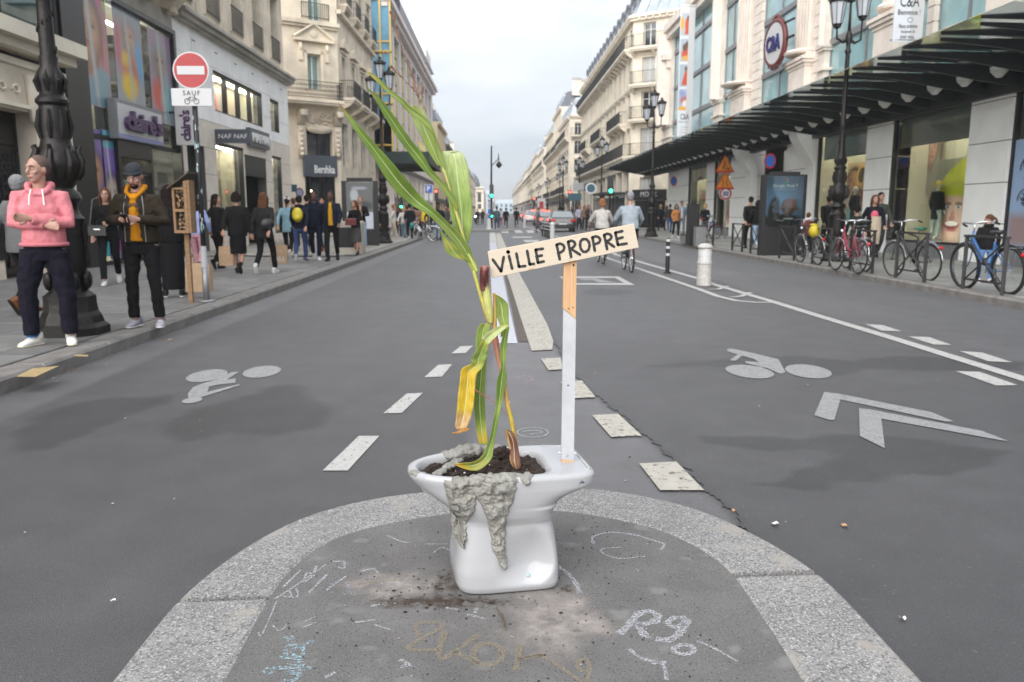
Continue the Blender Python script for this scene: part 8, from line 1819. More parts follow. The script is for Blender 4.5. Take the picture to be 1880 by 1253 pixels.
def hand(mb, wr, el, s, grip=0, detail=True):
    d = (wr-el).normalized(); n_ = V3((0,1,0)) if abs(d.y) < .8 else V3((0,0,1)); side = d.cross(n_).normalized(); n_ = side.cross(d); p = wr+d*.045
    mb.loft([(wr, n_*.022, side*.026),(p, n_*.018, side*.040),(wr+d*.095, n_*.014, side*.042)], n=10)
    for i in range(4):
        o_ = side*(-.032+.0213*i); L_ = (.062,.072,.070,.055)[i]; a = wr+d*.09+o_; b = a+d*L_*.55-n_*grip*.02; c = b+d*L_*.45*(1-grip)-n_*(.008+grip*.04)
        mb.tube([a-d*.01, b, c], [.0095,.009,.007], 6)
    a = wr+d*.03+side*.036; mb.tube([a, a+d*.035+side*.022-n_*.01, a+d*.065+side*.022-n_*.022], [.012,.011,.008], 6)
NP = [0]
def person(lab, px, py, face=0, h=1.72, P=None, top=(.02,.02,.03), bot=(.02,.02,.025), hair='dark', style='short', skin='skin', shoe=(.05,.05,.05), sole=(.5,.5,.5), bottom='trousers', tlen=.86, bulk=1.0, at=None, vox=.02, near=False, fold=.010, sleeve=True, hood=False, group=None, open_=None, cap=None, female=False, z=PZ, scale=1, headturn=0, headdown=0, collar=None, longtop=0, name='person'):
    """px, py: where the feet meet the ground in the photograph; face: heading in degrees, 0 towards the camera, 180 away"""
    pos = G(px, py, z) if at is None else V3(at); J = P or pose(); root = thing(name, lab, 'person', pos, radians(face), group); k = h/1.75; root.scale = (k*scale,)*3
    sh = .93 if female else 1.0; HT = Matrix.Rotation(radians(headturn),3,'Z')@Matrix.Rotation(radians(headdown),3,'X')
    for n_ in 'LR': J['sh'+n_] = V3((J['sh'+n_].x*sh, J['sh'+n_].y, J['sh'+n_].z))
    # --- body, one surface
    b = MB(); hc = J['head']; nk = J['neck']
    hp = lambda x, y, z_: hc+HT@V3((x,y,z_))
    b.ball(hp(0,.012,.025), (.074,.094,.098), 20, R3=HT).ball(hp(0,-.028,-.045), (.054,.062,.068), 16, R3=HT).ball(hp(0,-.055,-.088), (.032,.030,.024), 12, R3=HT)
    b.tube([hp(0,-.088,.022), hp(0,-.108,-.012), hp(0,-.098,-.030)], [.010,.014,.013], 8).ball(hp(0,-.082,.040), (.048,.018,.012), 10, R3=HT)
    for s in (-1,1): b.ball(hp(s*.076,.012,-.004), (.010,.020,.031), 8, R3=HT).ball(hp(s*.040,-.062,-.020), (.022,.024,.020), 8, R3=HT)
    b.ball(hp(0,-.090,-.058), (.024,.012,.010), 8, R3=HT)
    b.tube([nk+V3((0,.02,-.06)), nk+V3((0,.005,.03)), hp(0,.015,-.05)], [.062,.054,.052], 12)
    b.loft([(J['pel'],(.14,0,0),(0,.09,0)),(J['pel'].lerp(J['chest'],.5),(.12,0,0),(0,.085,0)),(J['chest'],(.14,0,0),(0,.095,0)),(nk+V3((0,0,-.04)),(.08,0,0),(0,.06,0))], n=12)
    for n_, s in (('L',1),('R',-1)):
        b.tube([J['sh'+n_]*.92+V3((0,0,.1)), J['el'+n_], J['wr'+n_]], [.042,.036,.024], 10); hand(b, J['wr'+n_], J['el'+n_], s, .6)
        b.tube([J['hip'+n_], J['kn'+n_], J['kn'+n_].lerp(J['an'+n_],.35), J['an'+n_]], [.075,.05,.05,.036], 10)
    bo = remesh(b.build('body', skin, root), min(vox,.0085 if near else .016), it=1)
    # --- face
    if abs(((face+headturn+180)%360)-180) < 110:
        for s in (-1,1):
            e_ = MB().ball(hp(s*.030,-.079,.012), (.0135,.006,.007), 8, R3=HT).build('eye', 'white_sign', root); MB().ball(hp(s*.030,-.085,.012), (.006,.003,.006), 8, R3=HT).build('iris', 'black_frame', e_)
            MB().tube([hp(s*.012,-.092,.036), hp(s*.030,-.092,.043), hp(s*.050,-.078,.036)], [.004,.005,.003], 5).build('eyebrow', cloth(HAIR[hair if hair != 'grey' else 'stubble']), root)
        MB().ball(hp(0,-.099,-.057), (.021,.006,.006), 8, R3=HT).build('lips', mat('lips', (.38,.13,.11), rough=.5), root)
    # --- hair or hat
    if style == 'beanie':
        remesh(MB().ball(hp(0,.015,.062), (.088,.106,.082), 18, R3=HT).tube([hp(.088*cos(a),.012+.104*sin(a),.045-.012*sin(a)) for a in [2*pi*i/20 for i in range(20)]], .014, 6, closed=True).build('beanie', cap, root), .007, .003, .02)
        if near: remesh(MB().ball(hp(0,-.058,-.078), (.045,.045,.040), 12, R3=HT).tube([hp(-.03,-.103,-.045), hp(0,-.108,-.040), hp(.03,-.103,-.045)], .007, 6).build('beard', cloth(HAIR['dark']), root), .006)
    else:
        hm = MB(); up_ = .012 if style == 'crop' else .022
        hm.ball(hp(0,.030,.045), (.080+up_*.3,.092+up_*.4,.084+up_*.5), 16, R3=HT).ball(hp(0,.055,.0), (.070,.062,.07), 12, R3=HT)
        if style in ('long','bob'):
            zl = -.24 if style == 'long' else -.09
            hm.loft([(hp(0,.045,.05), (.098,0,0),(0,.078,0)),(hp(0,.060,-.05),(.105,0,0),(0,.066,0)),(hp(0,.085,zl*.7),(.10,0,0),(0,.045,0)),(hp(0,.09,zl),(.07,0,0),(0,.03,0))], n=14)
            for s in (-1,1): hm.tube([hp(s*.070,-.02,.06), hp(s*.085,-.015,-.02), hp(s*.085,.02,zl*.75)], [.02,.024,.02], 8)
        if style == 'tail': hm.tube([hp(0,.12,.03), hp(0,.16,-.05), hp(0,.15,-.18)], [.03,.032,.012], 8)
        hb = hm.build('hair' if not cap else 'hair', cloth(HAIR[hair], .6), root); remesh(hb, .010 if near or style in ('long','bob') else .012, .003 if near else .022, .03, 1)
        if cap: MB().ball(hp(0,.02,.06), (.094,.108,.075), 14, R3=HT).tube([hp(0,-.09,.06), hp(0,-.16,.05)], [.05,.03], 8, flat=.3).build('cap', cap, root, smooth=True)
    # --- upper garment
    tm = MB(); B = bulk; pe, ch = J['pel'], J['chest']; lo = V3((pe.x, pe.y, tlen)); wf = .92 if female else 1
    tm.loft([(lo,(.165*B*1.02,0,0),(0,.118*B,0)),(lo.lerp(ch,.25),(.172*B,0,0),(0,.126*B,0)),(lo.lerp(ch,.6),(.160*B*wf,0,0),(0,.118*B,0)),(ch,(.178*B*wf,0,0),(0,.125*B,0)),(J['neck']+V3((0,.01,-.10)),(.160*sh,0,0),(0,.105*B,0)),(J['neck']+V3((0,.01,-.055)),(.115*sh,0,0),(0,.085*B,0)),(J['neck']+V3((0,.005,-.02)),(.085,0,0),(0,.068,0))], n=20)
    if female: 
        for s in (-1,1): tm.ball(ch+V3((s*.07,-.085,.03)), (.07,.06,.065), 10)
    if sleeve:
        for n_ in 'LR':
            w_ = J['el'+n_].lerp(J['wr'+n_], .97); tm.tube([J['sh'+n_]*.80+V3((0,0,.285))*1.0 if False else V3((J['sh'+n_].x*.7, J['sh'+n_].y, J['sh'+n_].z-.01)), J['sh'+n_], J['sh'+n_].lerp(J['el'+n_],.5), J['el'+n_], J['el'+n_].lerp(w_,.5), w_], [.066,.066,.058*B,.053*B,.049*B,.040*B], 12)
    if hood: tm.tube([J['neck']+V3(q) for q in ((-.080,-.070,-.03),(-.095,.03,.01),(0,.10,.005),(.095,.03,.01),(.080,-.070,-.03),(.03,-.095,-.075),(-.03,-.095,-.075))], [.026,.034,.052,.034,.026,.018,.018], 8, closed=True)
    if collar: tm.tube([J['neck']+V3((.075*cos(a),.01+.07*sin(a),.0)) for a in [2*pi*i/12 for i in range(12)]], .022, 6, closed=True)
    tvx = .0085 if near else vox
    remesh(tm.build('top', cloth(top), root), tvx, fold, .09 if near else .12, 1)
    if open_:                             # garment shown in the open front
        om = MB(); om.loft([(V3((0,-.02,tlen+.02)),(.10,0,0),(0,.128*B,0)),(V3((0,-.02,1.1)),(.085,0,0),(0,.132*B,0)),(ch+V3((0,-.02,0)),(.085,0,0),(0,.130*B,0)),(J['neck']+V3((0,-.015,-.03)),(.045,0,0),(0,.085,0))], n=14)
        if near: om.tube([J['neck']+V3(q) for q in ((-.075,-.075,-.02),(-.09,.02,.04),(0,.08,.03),(.09,.02,.04),(.075,-.075,-.02),(.02,-.11,-.08),(-.02,-.11,-.08))], [.024,.030,.040,.030,.024,.018,.018], 8, closed=True)
        remesh(om.build('inner_top', cloth(open_), root), .010 if near else .018, .004, .06, 1)
    # --- lower garment
    lm_ = MB()
    if bottom == 'trousers':
        lm_.loft([(V3((pe.x,pe.y,.80)),(.150,0,0),(0,.105,0)),(pe,(.165,0,0),(0,.115,0)),(pe+V3((0,0,.08)),(.15,0,0),(0,.105,0))], n=16); w_ = 1.25 if near == 'baggy' else 1.0
        for n_ in 'LR': a, b_, c = J['hip'+n_], J['kn'+n_], J['an'+n_]; lm_.tube([a+V3((0,0,-.02)), a.lerp(b_,.5), b_, b_.lerp(c,.5), c+V3((0,0,.02))], [.098*min(w_,1.12),.083*w_,.066*w_,.061*w_,.055*w_], 12)
    elif bottom in ('skirt','robe'):
        zl = .42 if bottom == 'skirt' else .12; q = (J['anL']+J['anR'])/2
        lm_.loft([(V3((q.x*.6,q.y*.5,zl)),(.17,0,0),(0,.16,0)),(V3((0,0,.65)),(.18,0,0),(0,.14,0)),(pe,(.165,0,0),(0,.115,0)),(pe+V3((0,0,.08)),(.15,0,0),(0,.105,0))], n=18)
    elif bottom == 'shorts':
        lm_.loft([(V3((pe.x,pe.y,.82)),(.15,0,0),(0,.105,0)),(pe,(.165,0,0),(0,.12,0)),(pe+V3((0,0,.08)),(.15,0,0),(0,.105,0))], n=14)
        for n_ in 'LR': lm_.tube([J['hip'+n_], J['hip'+n_].lerp(J['kn'+n_],.5), J['kn'+n_]+V3((0,0,.0))], [.1,.09,.085], 12)
    remesh(lm_.build('trousers' if bottom == 'trousers' else bottom, cloth(bot), root), .010 if near else vox, fold*1.1, .08 if near else .12, 1)
    # --- shoes
    for n_, s in (('L',1),('R',-1)):
        a, t_ = J['an'+n_], J['toe'+n_]; d = (t_-a); d = d.normalized(); ft = V3((d.x,d.y,d.z)); side = ft.cross(V3((0,0,1))).normalized(); upv = side.cross(ft); base = a-upv*.05-ft*.05
        if base.z < .045 or kind_flat(a): base.z = .045; ft.z = 0; ft = ft.normalized(); upv = V3((0,0,1))
        so_ = MB().loft([(base-ft*.02-upv*.035, side*.030, ft*.03),(base-ft*.0-upv*.03,side*.034,upv*.012)], n=8)
        sh_ = MB().tube([base+upv*.01,base+upv*.075], [.047,.042], 10).loft([(base-ft*.045, side*.028, upv*.030),(base+ft*.0+upv*.006, side*.038, upv*.048),(base+ft*.07, side*.042, upv*.042),(base+ft*.13-upv*.010, side*.046, upv*.030),(base+ft*.18-upv*.018, side*.040, upv*.022),(base+ft*.205-upv*.022, side*.022, upv*.012)], n=12)
        so2 = sh_.build('shoe', cloth(shoe, .5), root, smooth=True)
        MB().loft([(base-ft*.05-upv*.032, side*.026, upv*.010),(base-ft*.03-upv*.034, side*.038, upv*.011),(base+ft*.08-upv*.034, side*.043, upv*.011),(base+ft*.15-upv*.034, side*.048, upv*.011),(base+ft*.20-upv*.032, side*.034, upv*.010),(base+ft*.215-upv*.030, side*.014, upv*.006)], n=10).build('sole', cloth(sole, .6), so2, smooth=True)
        if near: 
            lc = MB(); 
            for i in range(4): c = base+ft*(.045+.025*i)+upv*(.048-.008*i); lc.tube([c-side*.022,c+upv*.003,c+side*.022], .0035, 5)
            lc.build('laces', cloth((.6,.6,.6)), so2)
    return root, J
def kind_flat(a): return a.z < .12
def bag(parent, pos, w_, h_, d_, mt, txt=None, th=0, name='paper_bag', lab=None):
    """a carried bag is a thing of its own"""
    t = thing(name, lab, 'bag', pos, th); m_ = MB(); a, b, c = w_/2, d_/2, h_
    m_.add([(-a,-b,0),(a,-b,0),(a,b,0),(-a,b,0),(-a*1.04,-b*.9,c*.6),(a*1.04,-b*.9,c*.6),(a*1.04,b*.9,c*.6),(-a*1.04,b*.9,c*.6),(-a,-b*.55,c),(a,-b*.55,c),(a,b*.55,c),(-a,b*.55,c)], [(0,3,2,1)]+[(i,(i+1)%4,4+(i+1)%4,4+i) for i in range(4)]+[(4+i,4+(i+1)%4,8+(i+1)%4,8+i) for i in range(4)])
    m_.build('body', mt, t)
    for s in (-1,1): MB().tube([(-a*.45,s*b*.5,c-.01),(-a*.3,s*b*.3,c+.11),(a*.3,s*b*.3,c+.11),(a*.45,s*b*.5,c-.01)], .006, 5).build('handle', mt, t)
    if txt: put_text(t, txt, (0,-b-.004,c*.25), pi, w=w_*.8, h=h_*.3, mt='white_letter', ext=.001)
    return t
mat('kraft', (.42,.29,.18), rough=.8, noise=.1, nscale=12, bump=.003, bscale=9); mat('leather', (.015,.015,.016), rough=.4)
W = lambda side=1, st=1, arms='swing', lean=.03: pose('walk', side, st, arms, lean)
# --- the man in the pink hooded top, arms crossed
J = pose('stand', arms='down'); 
J['elL'] = V3((.228,-.05,1.14)); J['elR'] = V3((-.228,-.05,1.14)); J['wrL'] = V3((-.055,-.205,1.18)); J['wrR'] = V3((.06,-.165,1.12)); J['anL'] = V3((.15,0,.09)); J['toeL'] = V3((.19,-.17,.05)); J['anR'] = V3((-.17,0,.09)); J['toeR'] = V3((-.28,-.14,.05)); J['knL'] = V3((.15,-.02,.5)); J['knR'] = V3((-.17,-.02,.5))
man, J = person('man in a pink hooded sweatshirt with arms crossed, standing before the near lamp post', 99, 634, 18, 1.79, J, (.56,.19,.215), (.010,.009,.022), 'stubble', 'crop', 'skin_pale', (.62,.61,.57), (.52,.47,.38), tlen=.95, bulk=1.08, near='baggy', fold=.026, hood=True, headturn=-38, headdown=4)
for s in (-1,1): MB().tube([V3((s*.045,-.115,1.44)), V3((s*.055,-.155,1.38)), V3((s*.060,-.165,1.30))], [.006,.006,.007], 6).build('drawstring', 'white_letter', man)
MB().tube([(.165*1.14*cos(a),.118*1.14*sin(a),.945) for a in [2*pi*i/28 for i in range(28)]], .020, 8, closed=True).build('waistband', cloth((.50,.165,.19)), man, smooth=True)
MB().box(.165,.185,-.06,.09,.55,.72).build('cargo_pocket', cloth((.016,.014,.034)), man)
MB().tube([V3((-.17,0,.09)),V3((-.17,0,.16))], .05, 10).build('sock', mat('sock_blue',(.02,.12,.35),rough=.9), man)
# --- the man with beanie, open bomber jacket and phone
J = pose('stand', arms='phone', lean=.04); J['wrL'] = V3((.085,-.285,1.17)); J['wrR'] = V3((-.085,-.285,1.17)); J['elL'] = V3((.28,-.05,1.15)); J['elR'] = V3((-.28,-.05,1.15))
mat('beanie_grey', (.035,.042,.055), rough=.9, noise=.2, nscale=40, bump=.003, bscale=60)
m2_, J = person('bearded man in grey beanie, open dark jacket and orange hoodie reading his phone', 271, 601, 4, 1.78, J, (.050,.038,.024), (.012,.012,.014), 'dark', 'beanie', 'skin_pale', (.30,.29,.33), (.60,.60,.60), tlen=.92, bulk=1.18, near=True, fold=.024, open_=(.42,.17,.005), cap='beanie_grey', headdown=26)
put_text(m2_, 'FRANK', (0,-.180,1.315), pi, w=.155, h=.055, mt='dark_metal', ext=.004, bold=.02); put_text(m2_, 'OUTFITTER', (0,-.176,1.265), pi, w=.13, h=.022, mt='dark_metal', ext=.004)
for s in (-1,1): MB().tube([(s*.105,-.155,.93),(s*.10,-.155,1.1),(s*.10,-.150,1.3),(s*.08,-.115,1.42)], .0035, 6).build('zip', 'grey_metal', m2_)
ph = thing('phone', 'small dark phone held in both hands by the man in the beanie', 'phone', Vector(m2_.location)+rotz(radians(4))@V3((0,-.395,1.185))); ph.rotation_euler = (radians(-55),0,radians(4)); bevbox(-.038,.038,-.075,.075,-.005,.005,.002).build('body', 'black_frame', ph); MB().box(-.034,.034,-.07,.07,.0055,.006).build('screen', 'grey_metal', ph)
# --- others on the left pavement
person('grey-haired man in a grey jacket walking away behind the man in pink', 52, 576, 168, 1.72, W(1,.7), (.13,.13,.135), (.015,.015,.016), 'grey', 'short', 'skin', (.16,.06,.025), (.03,.02,.015), tlen=.78, bulk=1.18, vox=.014)
a, J = person('woman in a black jacket with a black handbag striding past the near lamp post', 206, 522, 20, 1.68, W(-1,1.1,('fold','down')), (.014,.015,.018), (.012,.012,.014), 'brown', 'long', 'skin_pale', (.5,.5,.5), (.6,.6,.6), female=True, vox=.014, bulk=1.05)
t = thing('handbag', 'small black handbag with chain strap carried by the woman near the lamp post', 'handbag', Vector(a.location)+V3((-.05,-.26,.86)), .2); bevbox(-.14,.14,-.05,.05,0,.18,.02).build('body', 'leather', t); MB().box(-.05,.05,-.056,-.051,.10,.12).build('clasp', 'steel', t); MB().tube([(-.12,0,.17),(-.06,.05,.62),(.03,.12,.66)], .006, 5).build('strap', 'steel', t)
a, J = person('figure in a long black robe and headscarf behind the insect hotel', 321, 545, 195, 1.66, pose(), (.012,.012,.013), (.012,.012,.013), 'dark', 'long', 'skin', (.03,.03,.03), (.6,.6,.6), 'robe', bulk=1.12, vox=.016)
bag(a, Vector(a.location)+V3((.46,-.2,.10)), .34, .42, .16, 'kraft', lab='brown paper carrier bag beside the no entry pole')
person('person in pale blue and pink half hidden behind the no entry pole', 366, 500, 180, 1.6, W(1,.5), (.30,.36,.62), (.50,.26,.30), 'dark', 'long', 'skin', female=True)
a, J = person('long-haired woman in black turning her head, left of the shop window', 402, 494, 150, 1.66, W(1,.5), (.014,.014,.016), (.012,.012,.013), 'dark', 'long', 'skin', (.02,.02,.02), (.03,.03,.03), tlen=.72, female=True, headturn=-60, vox=.016)
a, J = person('woman in a black puffer jacket and black skirt walking away', 440, 502, 180, 1.68, W(1,.45,('swing','bag')), (.013,.013,.018), (.008,.008,.009), 'dark', 'bob', 'skin', (.02,.02,.02), (.03,.03,.03), 'skirt', tlen=.80, bulk=1.22, fold=.025, vox=.016)
bag(a, G(415,497,PZ)+V3((.0,.1,.10)), .30, .42, .14, 'kraft', lab='tall brown paper bag held by the woman in the black puffer jacket')
a, J = person('brown-haired woman in charcoal top and leggings carrying a printed paper bag', 489, 503, 172, 1.66, W(-1,.9,('bag','swing')), (.030,.030,.032), (.012,.012,.014), 'brown', 'long', 'skin', (.55,.55,.55), (.6,.6,.6), tlen=.76, bulk=1.10, female=True, vox=.016)
bag(a, G(514,498,PZ)+V3((0,0,.16)), .34, .40, .15, 'kraft', 'ZARA', lab='paper shopping bag lettered ZARA carried by the woman in charcoal')
t = thing('shoulder_bag', 'black crossbody bag on the back of the woman in charcoal', 'handbag', Vector(a.location)+V3((.12,-.22,.92)), .3); MB().ball((0,0,.1), (.16,.07,.12), 12).build('body', 'leather', t, smooth=True)
person('woman in a pale blue jacket and white cap facing the shop', 531, 474, 180, 1.68, W(1,.6), (.16,.27,.32), (.012,.012,.014), 'dark', 'tail', 'skin', (.55,.45,.38), cap='white_sign', tlen=.74, female=True)
a, J = person('person in navy hoodie and jeans with a yellow backpack', 553, 481, 180, 1.68, W(-1,.6), (.015,.018,.04), (.03,.05,.12), 'dark', 'short', 'skin', (.05,.06,.10), hood=True)
t = thing('backpack', 'yellow backpack worn by the person in navy', 'backpack', Vector(a.location)+V3((0,-.19,1.02)), 0); remesh(MB().ball((0,0,.17), (.14,.09,.19), 12).ball((0,-.06,.1), (.10,.06,.08), 10).build('body', 'yellow_bag', t), .016)
person('man in a navy tracksuit walking towards the camera', 581, 478, 3, 1.82, W(1,.35), (.012,.016,.04), (.013,.017,.045), 'dark', 'crop', 'skin_dark', (.6,.6,.62), (.6,.6,.6), bulk=1.1, hood=True, vox=.016)
person('man in a yellow T-shirt under an open navy jacket walking towards the camera', 611, 479, 2, 1.82, W(-1,.7), (.012,.02,.04), (.010,.010,.012), 'dark', 'short', 'skin_dark', (.02,.02,.02), (.05,.05,.05), bulk=1.12, open_=(.46,.24,.008), vox=.016)
person('tall dark-haired person in grey behind the man in the tracksuit', 566, 462, 175, 1.80, W(1,.5), (.05,.05,.055), (.02,.02,.02), 'dark', 'short', 'skin')
person('person in dark blue half hidden behind the pale blue jacket', 542, 460, 185, 1.72, W(-1,.5), (.02,.025,.06), (.03,.03,.04), 'brown', 'short', 'skin', (.5,.4,.35))
person('person in black following the man in the tracksuit', 595, 463, 0, 1.72, W(1,.5), (.02,.02,.025), (.03,.04,.07), 'dark', 'short', 'skin', (.15,.05,.02))
a, J = person('woman in black with a patterned skirt and wine red handbag by the granite block', 655, 469, -30, 1.60, W(1,.25,('fold','fold')), (.012,.012,.013), (.06,.06,.06), 'brown', 'bob', 'skin', (.02,.02,.02), (.02,.02,.02), 'skirt', female=True)
t = thing('handbag', 'wine red handbag held by the woman in the patterned skirt', 'handbag', Vector(a.location)+V3((-.10,-.22,.88)), 0); bevbox(-.16,.16,-.06,.06,0,.20,.03).build('body', 'maroon', t)
person('woman with a tan scarf and black coat standing just behind the patterned skirt', 664, 457, 5, 1.78, pose(arms='fold'), (.015,.015,.017), (.20,.30,.42), 'ginger', 'short', 'skin_pale', (.3,.2,.15), open_=(.35,.2,.12), female=True)
person('dark-clad person with bulky bags leaning by the second lamp post on the left', 689, 449, 60, 1.62, pose(lean=.10), (.010,.011,.018), (.010,.010,.014), 'ginger', 'long', 'skin_pale', bulk=1.5, bottom='skirt')
# --- the crowd at the left crossing
CR = [(723,444,100,1.74,(.50,.48,.44),(.40,.34,.28),'ginger','short','skin','person in a white shirt and pale trousers beside the second left lamp post'),(733,437,180,1.72,(.02,.02,.025),(.02,.02,.025),'brown','long','skin','dark-jacketed person behind the white shirt at the crossing'),
      (742,442,170,1.66,(.48,.45,.42),(.16,.22,.28),'blond','bob','skin_pale','person in a pale hooded jacket with a black strap at the crossing'),(753,443,185,1.78,(.016,.018,.024),(.014,.014,.018),'dark','short','skin','man in black with dark trousers in the middle of the crossing crowd'),
      (768,440,150,1.70,(.16,.08,.055),(.05,.04,.04),'dark','bob','skin','person in a shaggy brown jacket over the teal pannier'),(778,432,180,1.66,(.60,.42,.02),(.05,.05,.06),'dark','short','skin','person in bright yellow at the back of the crossing crowd'),
      (790,437,160,1.72,(.02,.02,.022),(.02,.02,.022),'dark','short','skin','black-clad person right of the yellow top at the crossing'),(806,442,5,1.80,(.018,.020,.024),(.12,.20,.36),'dark','short','skin_dark','man in black hoodie and blue jeans stepping off the kerb'),
      (818,436,10,1.74,(.06,.06,.06),(.04,.04,.05),'dark','short','skin','man in grey behind the one stepping off the kerb'),(825,433,10,1.64,(.30,.26,.23),(.03,.03,.05),'brown','long','skin','woman in beige at the right end of the crossing crowd'),
      (762,430,180,1.72,(.03,.05,.05),(.03,.03,.03),'dark','short','skin','person in dark green deep in the crossing crowd'),(748,430,180,1.75,(.05,.07,.06),(.03,.03,.03),'dark','short','skin','person with dark hair at the far kerb of the crossing')]
for px, py, fc, h, tp, bt, hr, st, sk, lab in CR: person(lab, px, py, fc, h, W(R.choice((1,-1)), .5), tp, bt, hr, st, sk, vox=.03, z=.0)
# --- far centre and right of the road
FR_ = [(912,425,180,1.78,(.05,.09,.10),(.03,.06,.12),'dark','short','skin','man in teal grey standing on the far refuge beside the signal mast'),(919,417,180,1.72,(.45,.45,.50),(.25,.05,.06),'dark','short','skin','person in white top and red trousers far beyond the refuge'),(929,419,180,1.74,(.015,.015,.018),(.02,.02,.02),'dark','short','skin','person in black beyond the refuge, left of the arriving cyclist'),
       (948,418,180,1.78,(.014,.014,.017),(.02,.02,.02),'dark','short','skin','tall person in black in mid road left of the cars'),(988,428,-90,1.70,(.12,.14,.14),(.10,.08,.10),'brown','short','skin','grey-clad woman crossing in front of the stopped cars'),
       (877,413,0,1.7,(.03,.03,.05),(.03,.03,.03),'dark','short','skin','dark figure on the far left lane with a bright headlight'),(886,412,0,1.7,(.04,.04,.04),(.03,.03,.03),'dark','short','skin','dark figure farther along the far left lane')]
for px, py, fc, h, tp, bt, hr, st, sk, lab in FR_: person(lab, px, py, fc, h, W(R.choice((1,-1)), .5), tp, bt, hr, st, sk, vox=.035, z=.0)
hl = G(873,412,0); t = thing('motor_scooter', 'far scooter with a bright white headlight on the left lane', 'scooter', hl); MB().ball((0,-.3,.85), (.10,.06,.10), 8).build('headlight', 'bike_lamp', t); MB().loft([((0,-.3,.3),(.16,0,0),(0,.1,0)),((0,-.2,.95),(.2,0,0),(0,.1,0)),((0,.2,.8),(.18,0,0),(0,.3,0))], n=10).build('body', 'dark_frame', t)
for y_ in (-.55,.6): MB().tube([(-.05,y_,.28),(.05,y_,.28)], .26, 14).build('wheel', 'tyre', t)
RP = [(1201,423,170,1.74,(.02,.02,.025),(.02,.02,.02),'dark','short','skin','dark-clad person between the cyclists and the navy coat on the right pavement'),(1212,425,185,1.74,(.014,.018,.04),(.012,.016,.035),'blond','short','skin','person in a long navy coat on the right pavement below the street plate'),
      (1223,424,175,1.68,(.10,.09,.08),(.03,.03,.03),'brown','long','skin','woman with brown hair beside the navy coat'),(1229,428,175,1.72,(.05,.05,.05),(.05,.10,.22),'dark','short','skin','person in dark top and blue jeans behind the rust blouse'),
      (1240,437,5,1.64,(.42,.17,.06),(.02,.02,.03),'dark','long','skin','woman in a rust orange blouse and black trousers walking this way'),(1250,433,0,1.84,(.22,.29,.38),(.14,.15,.16),'dark','short','skin','tall man in a pale blue shirt beside the rust blouse'),
      (1293,437,175,1.66,(.015,.015,.02),(.10,.10,.12),'blond','bob','skin_pale','blond woman in black behind the tall dark cabinet'),(1375,458,178,1.78,(.014,.015,.018),(.02,.02,.022),'dark','short','skin','man in black walking with his arm round the woman in pale jeans'),
      (1389,459,182,1.66,(.012,.012,.014),(.28,.38,.52),'dark','long','skin','woman in black top and pale blue jeans left of the phone poster'),(1480,474,175,1.25,(.10,.035,.03),(.03,.03,.04),'brown','short','skin','child in a maroon jacket behind the yellow-bagged bicycle'),
      (1517,468,180,1.76,(.014,.014,.016),(.014,.014,.016),'dark','short','skin_dark','dark-clad man left of the right-hand lamp post by the shop window'),(1568,480,175,1.40,(.03,.045,.035),(.02,.03,.05),'dark','short','skin','boy in a dark green jacket behind the red bicycles'),
      (1598,480,-8,1.70,(.02,.022,.035),(.03,.03,.04),'brown','long','skin_pale','woman in navy with a pink scarf carrying a beige coat'),(1609,474,-4,1.80,(.06,.065,.055),(.05,.055,.06),'dark','short','skin_pale','man in a grey green jacket walking behind the woman in navy')]
for i, (px, py, fc, h, tp, bt, hr, st, sk, lab) in enumerate(RP):
    a, J = person(lab, px, py, fc, h, W(R.choice((1,-1)), .6), tp, bt, hr, st, sk, vox=.022, female=('woman' in lab or 'boy' in lab), shoe=(.5,.5,.5) if i in (4,8,12) else (.04,.04,.04), tlen=.5 if 'long navy' in lab else .86, open_=(.5,.5,.5) if 'pale blue shirt' in lab else None)
    if i == 12: t = thing('folded_coat', 'beige coat hanging over the arm of the woman in navy', 'coat', Vector(a.location)+V3((-.02,-.24,.45)), 0); remesh(MB().loft([((0,0,0),(.10,0,0),(0,.05,0)),((0,.02,.4),(.14,0,0),(0,.06,0)),((0,.04,.7),(.12,0,0),(0,.05,0))], n=12).build('cloth', cloth((.45,.37,.28)), t), .02, .03, .1); MB().ball((-.03,-.18,1.22), (.10,.06,.12), 10).build('scarf', cloth((.62,.12,.18)), a, smooth=True)
# child by the blue bicycle
person('small child in a black jacket with a blue hood standing behind the blue bicycle', 1805, 520, 160, 1.22, pose(arms='down'), (.012,.012,.016), (.12,.22,.42), 'brown', 'tail', 'skin_pale', (.55,.5,.5), (.6,.6,.6), vox=.014, hood=True, headturn=75, headdown=20, bulk=1.15)
# people by the shelter
for px, py, tp, lab in ((1063,424,(.30,.30,.38),'person with a pale bag waiting beyond the dark car'),(1073,424,(.16,.10,.07),'person in brown raising an arm at the shelter'),(1080,425,(.05,.04,.04),'person in dark clothes leaning at the shelter post'),(1050,420,(.03,.03,.04),'dark head and shoulders just over the roof of the saloon')): person(lab, px, py, 20, 1.72, pose(arms=R.choice(('fold','down','up'))), tp, (.02,.02,.025), 'brown', 'long', 'skin', vox=.03)
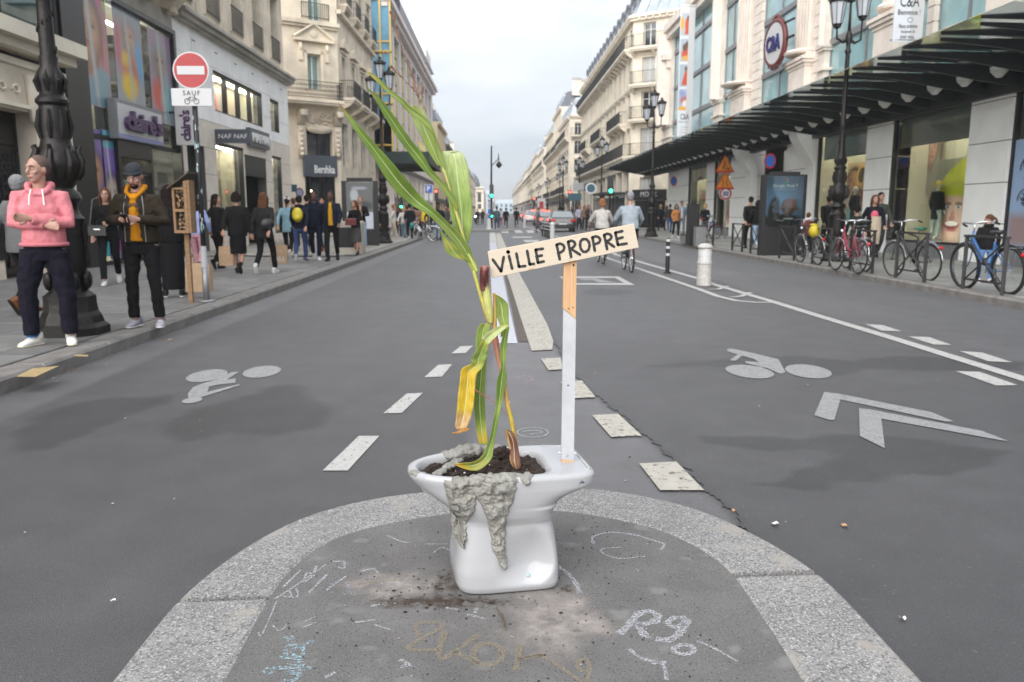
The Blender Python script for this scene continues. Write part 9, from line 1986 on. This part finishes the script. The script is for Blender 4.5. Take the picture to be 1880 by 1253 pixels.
# --- the two cyclists, seen from behind
def rider(px, py, lab, blab, tp, bt, hr, st, h, fem, bottom, at_z=.0):
    p = G(px, py, at_z); bk_ = bike(blab, p.x, p.y+.86, pi/2, 'dark_frame', 'dark_frame', False, .020, z=at_z, guard='dark_frame')
    J = pose('cycle', 1, 1, 'bars', .10); person(lab, 0, 0, 180, h, J, tp, bt, hr, st, 'skin_pale', (.1,.1,.1), (.5,.5,.5), bottom, tlen=.98, bulk=1.15, at=(p.x, p.y+.60, at_z), vox=.014, fold=.016, female=fem)
    return p
rider(1163, 503, 'grey-haired man in a pale blue-grey shirt cycling away', 'black bicycle ridden by the man in the blue-grey shirt', (.27,.31,.35), (.02,.02,.022), 'grey', 'short', 1.80, False, 'shorts')
rider(1110, 487, 'woman with auburn hair and a pale grey top cycling away', 'bicycle ridden by the woman in the pale grey top', (.42,.40,.38), (.02,.02,.022), 'ginger', 'bob', 1.70, True, 'trousers')
# --- shop window mannequins
mat('mannequin_white', (.55,.55,.50), rough=.4)
for px, py, zb_, tp, hat, lab in ((1705,452,.55,(.02,.022,.016),'yellow_bag','pale mannequin in a dark coat and bright yellow hat in the shop window'),(1556,455,.55,(.02,.03,.03),None,'mannequin with a yellow scarf in the shop window behind the lamp post'),(1589,455,.55,(.20,.20,.19),None,'mannequin behind the walking couple in the shop window')):
    y, z = WX(px, py, XR+.55); a, J = person(lab, 0, 0, 100, 1.75, pose(), tp, (.30,.38,.36), 'blond', 'crop', 'mannequin_white', (.4,.4,.4), tlen=.62, at=(XR+.75, y+.1, zb_), vox=.02, name='mannequin', bottom='trousers'); a['category'] = 'mannequin'
    for o in list(col.objects):
        if o.parent == a and o.name.split('.')[0] == 'hair': o.data.materials[0] = M(hat or 'mannequin_white')
# ================================================================== THE AIR
hm = bpy.data.materials.new('air'); hm.use_nodes = True; t_ = hm.node_tree; t_.nodes.clear(); o_ = t_.nodes.new('ShaderNodeOutputMaterial'); v_ = t_.nodes.new('ShaderNodeVolumePrincipled')
v_.inputs['Color'].default_value = (.93,.96,1,1); v_.inputs['Density'].default_value = .00065; v_.inputs['Anisotropy'].default_value = .2; t_.links.new(v_.outputs[0], o_.inputs['Volume'])
hz = link('haze', MB().box(-155,155,-45,905,-1.1,36).mesh('haze', hm)); hz['kind'] = 'stuff'
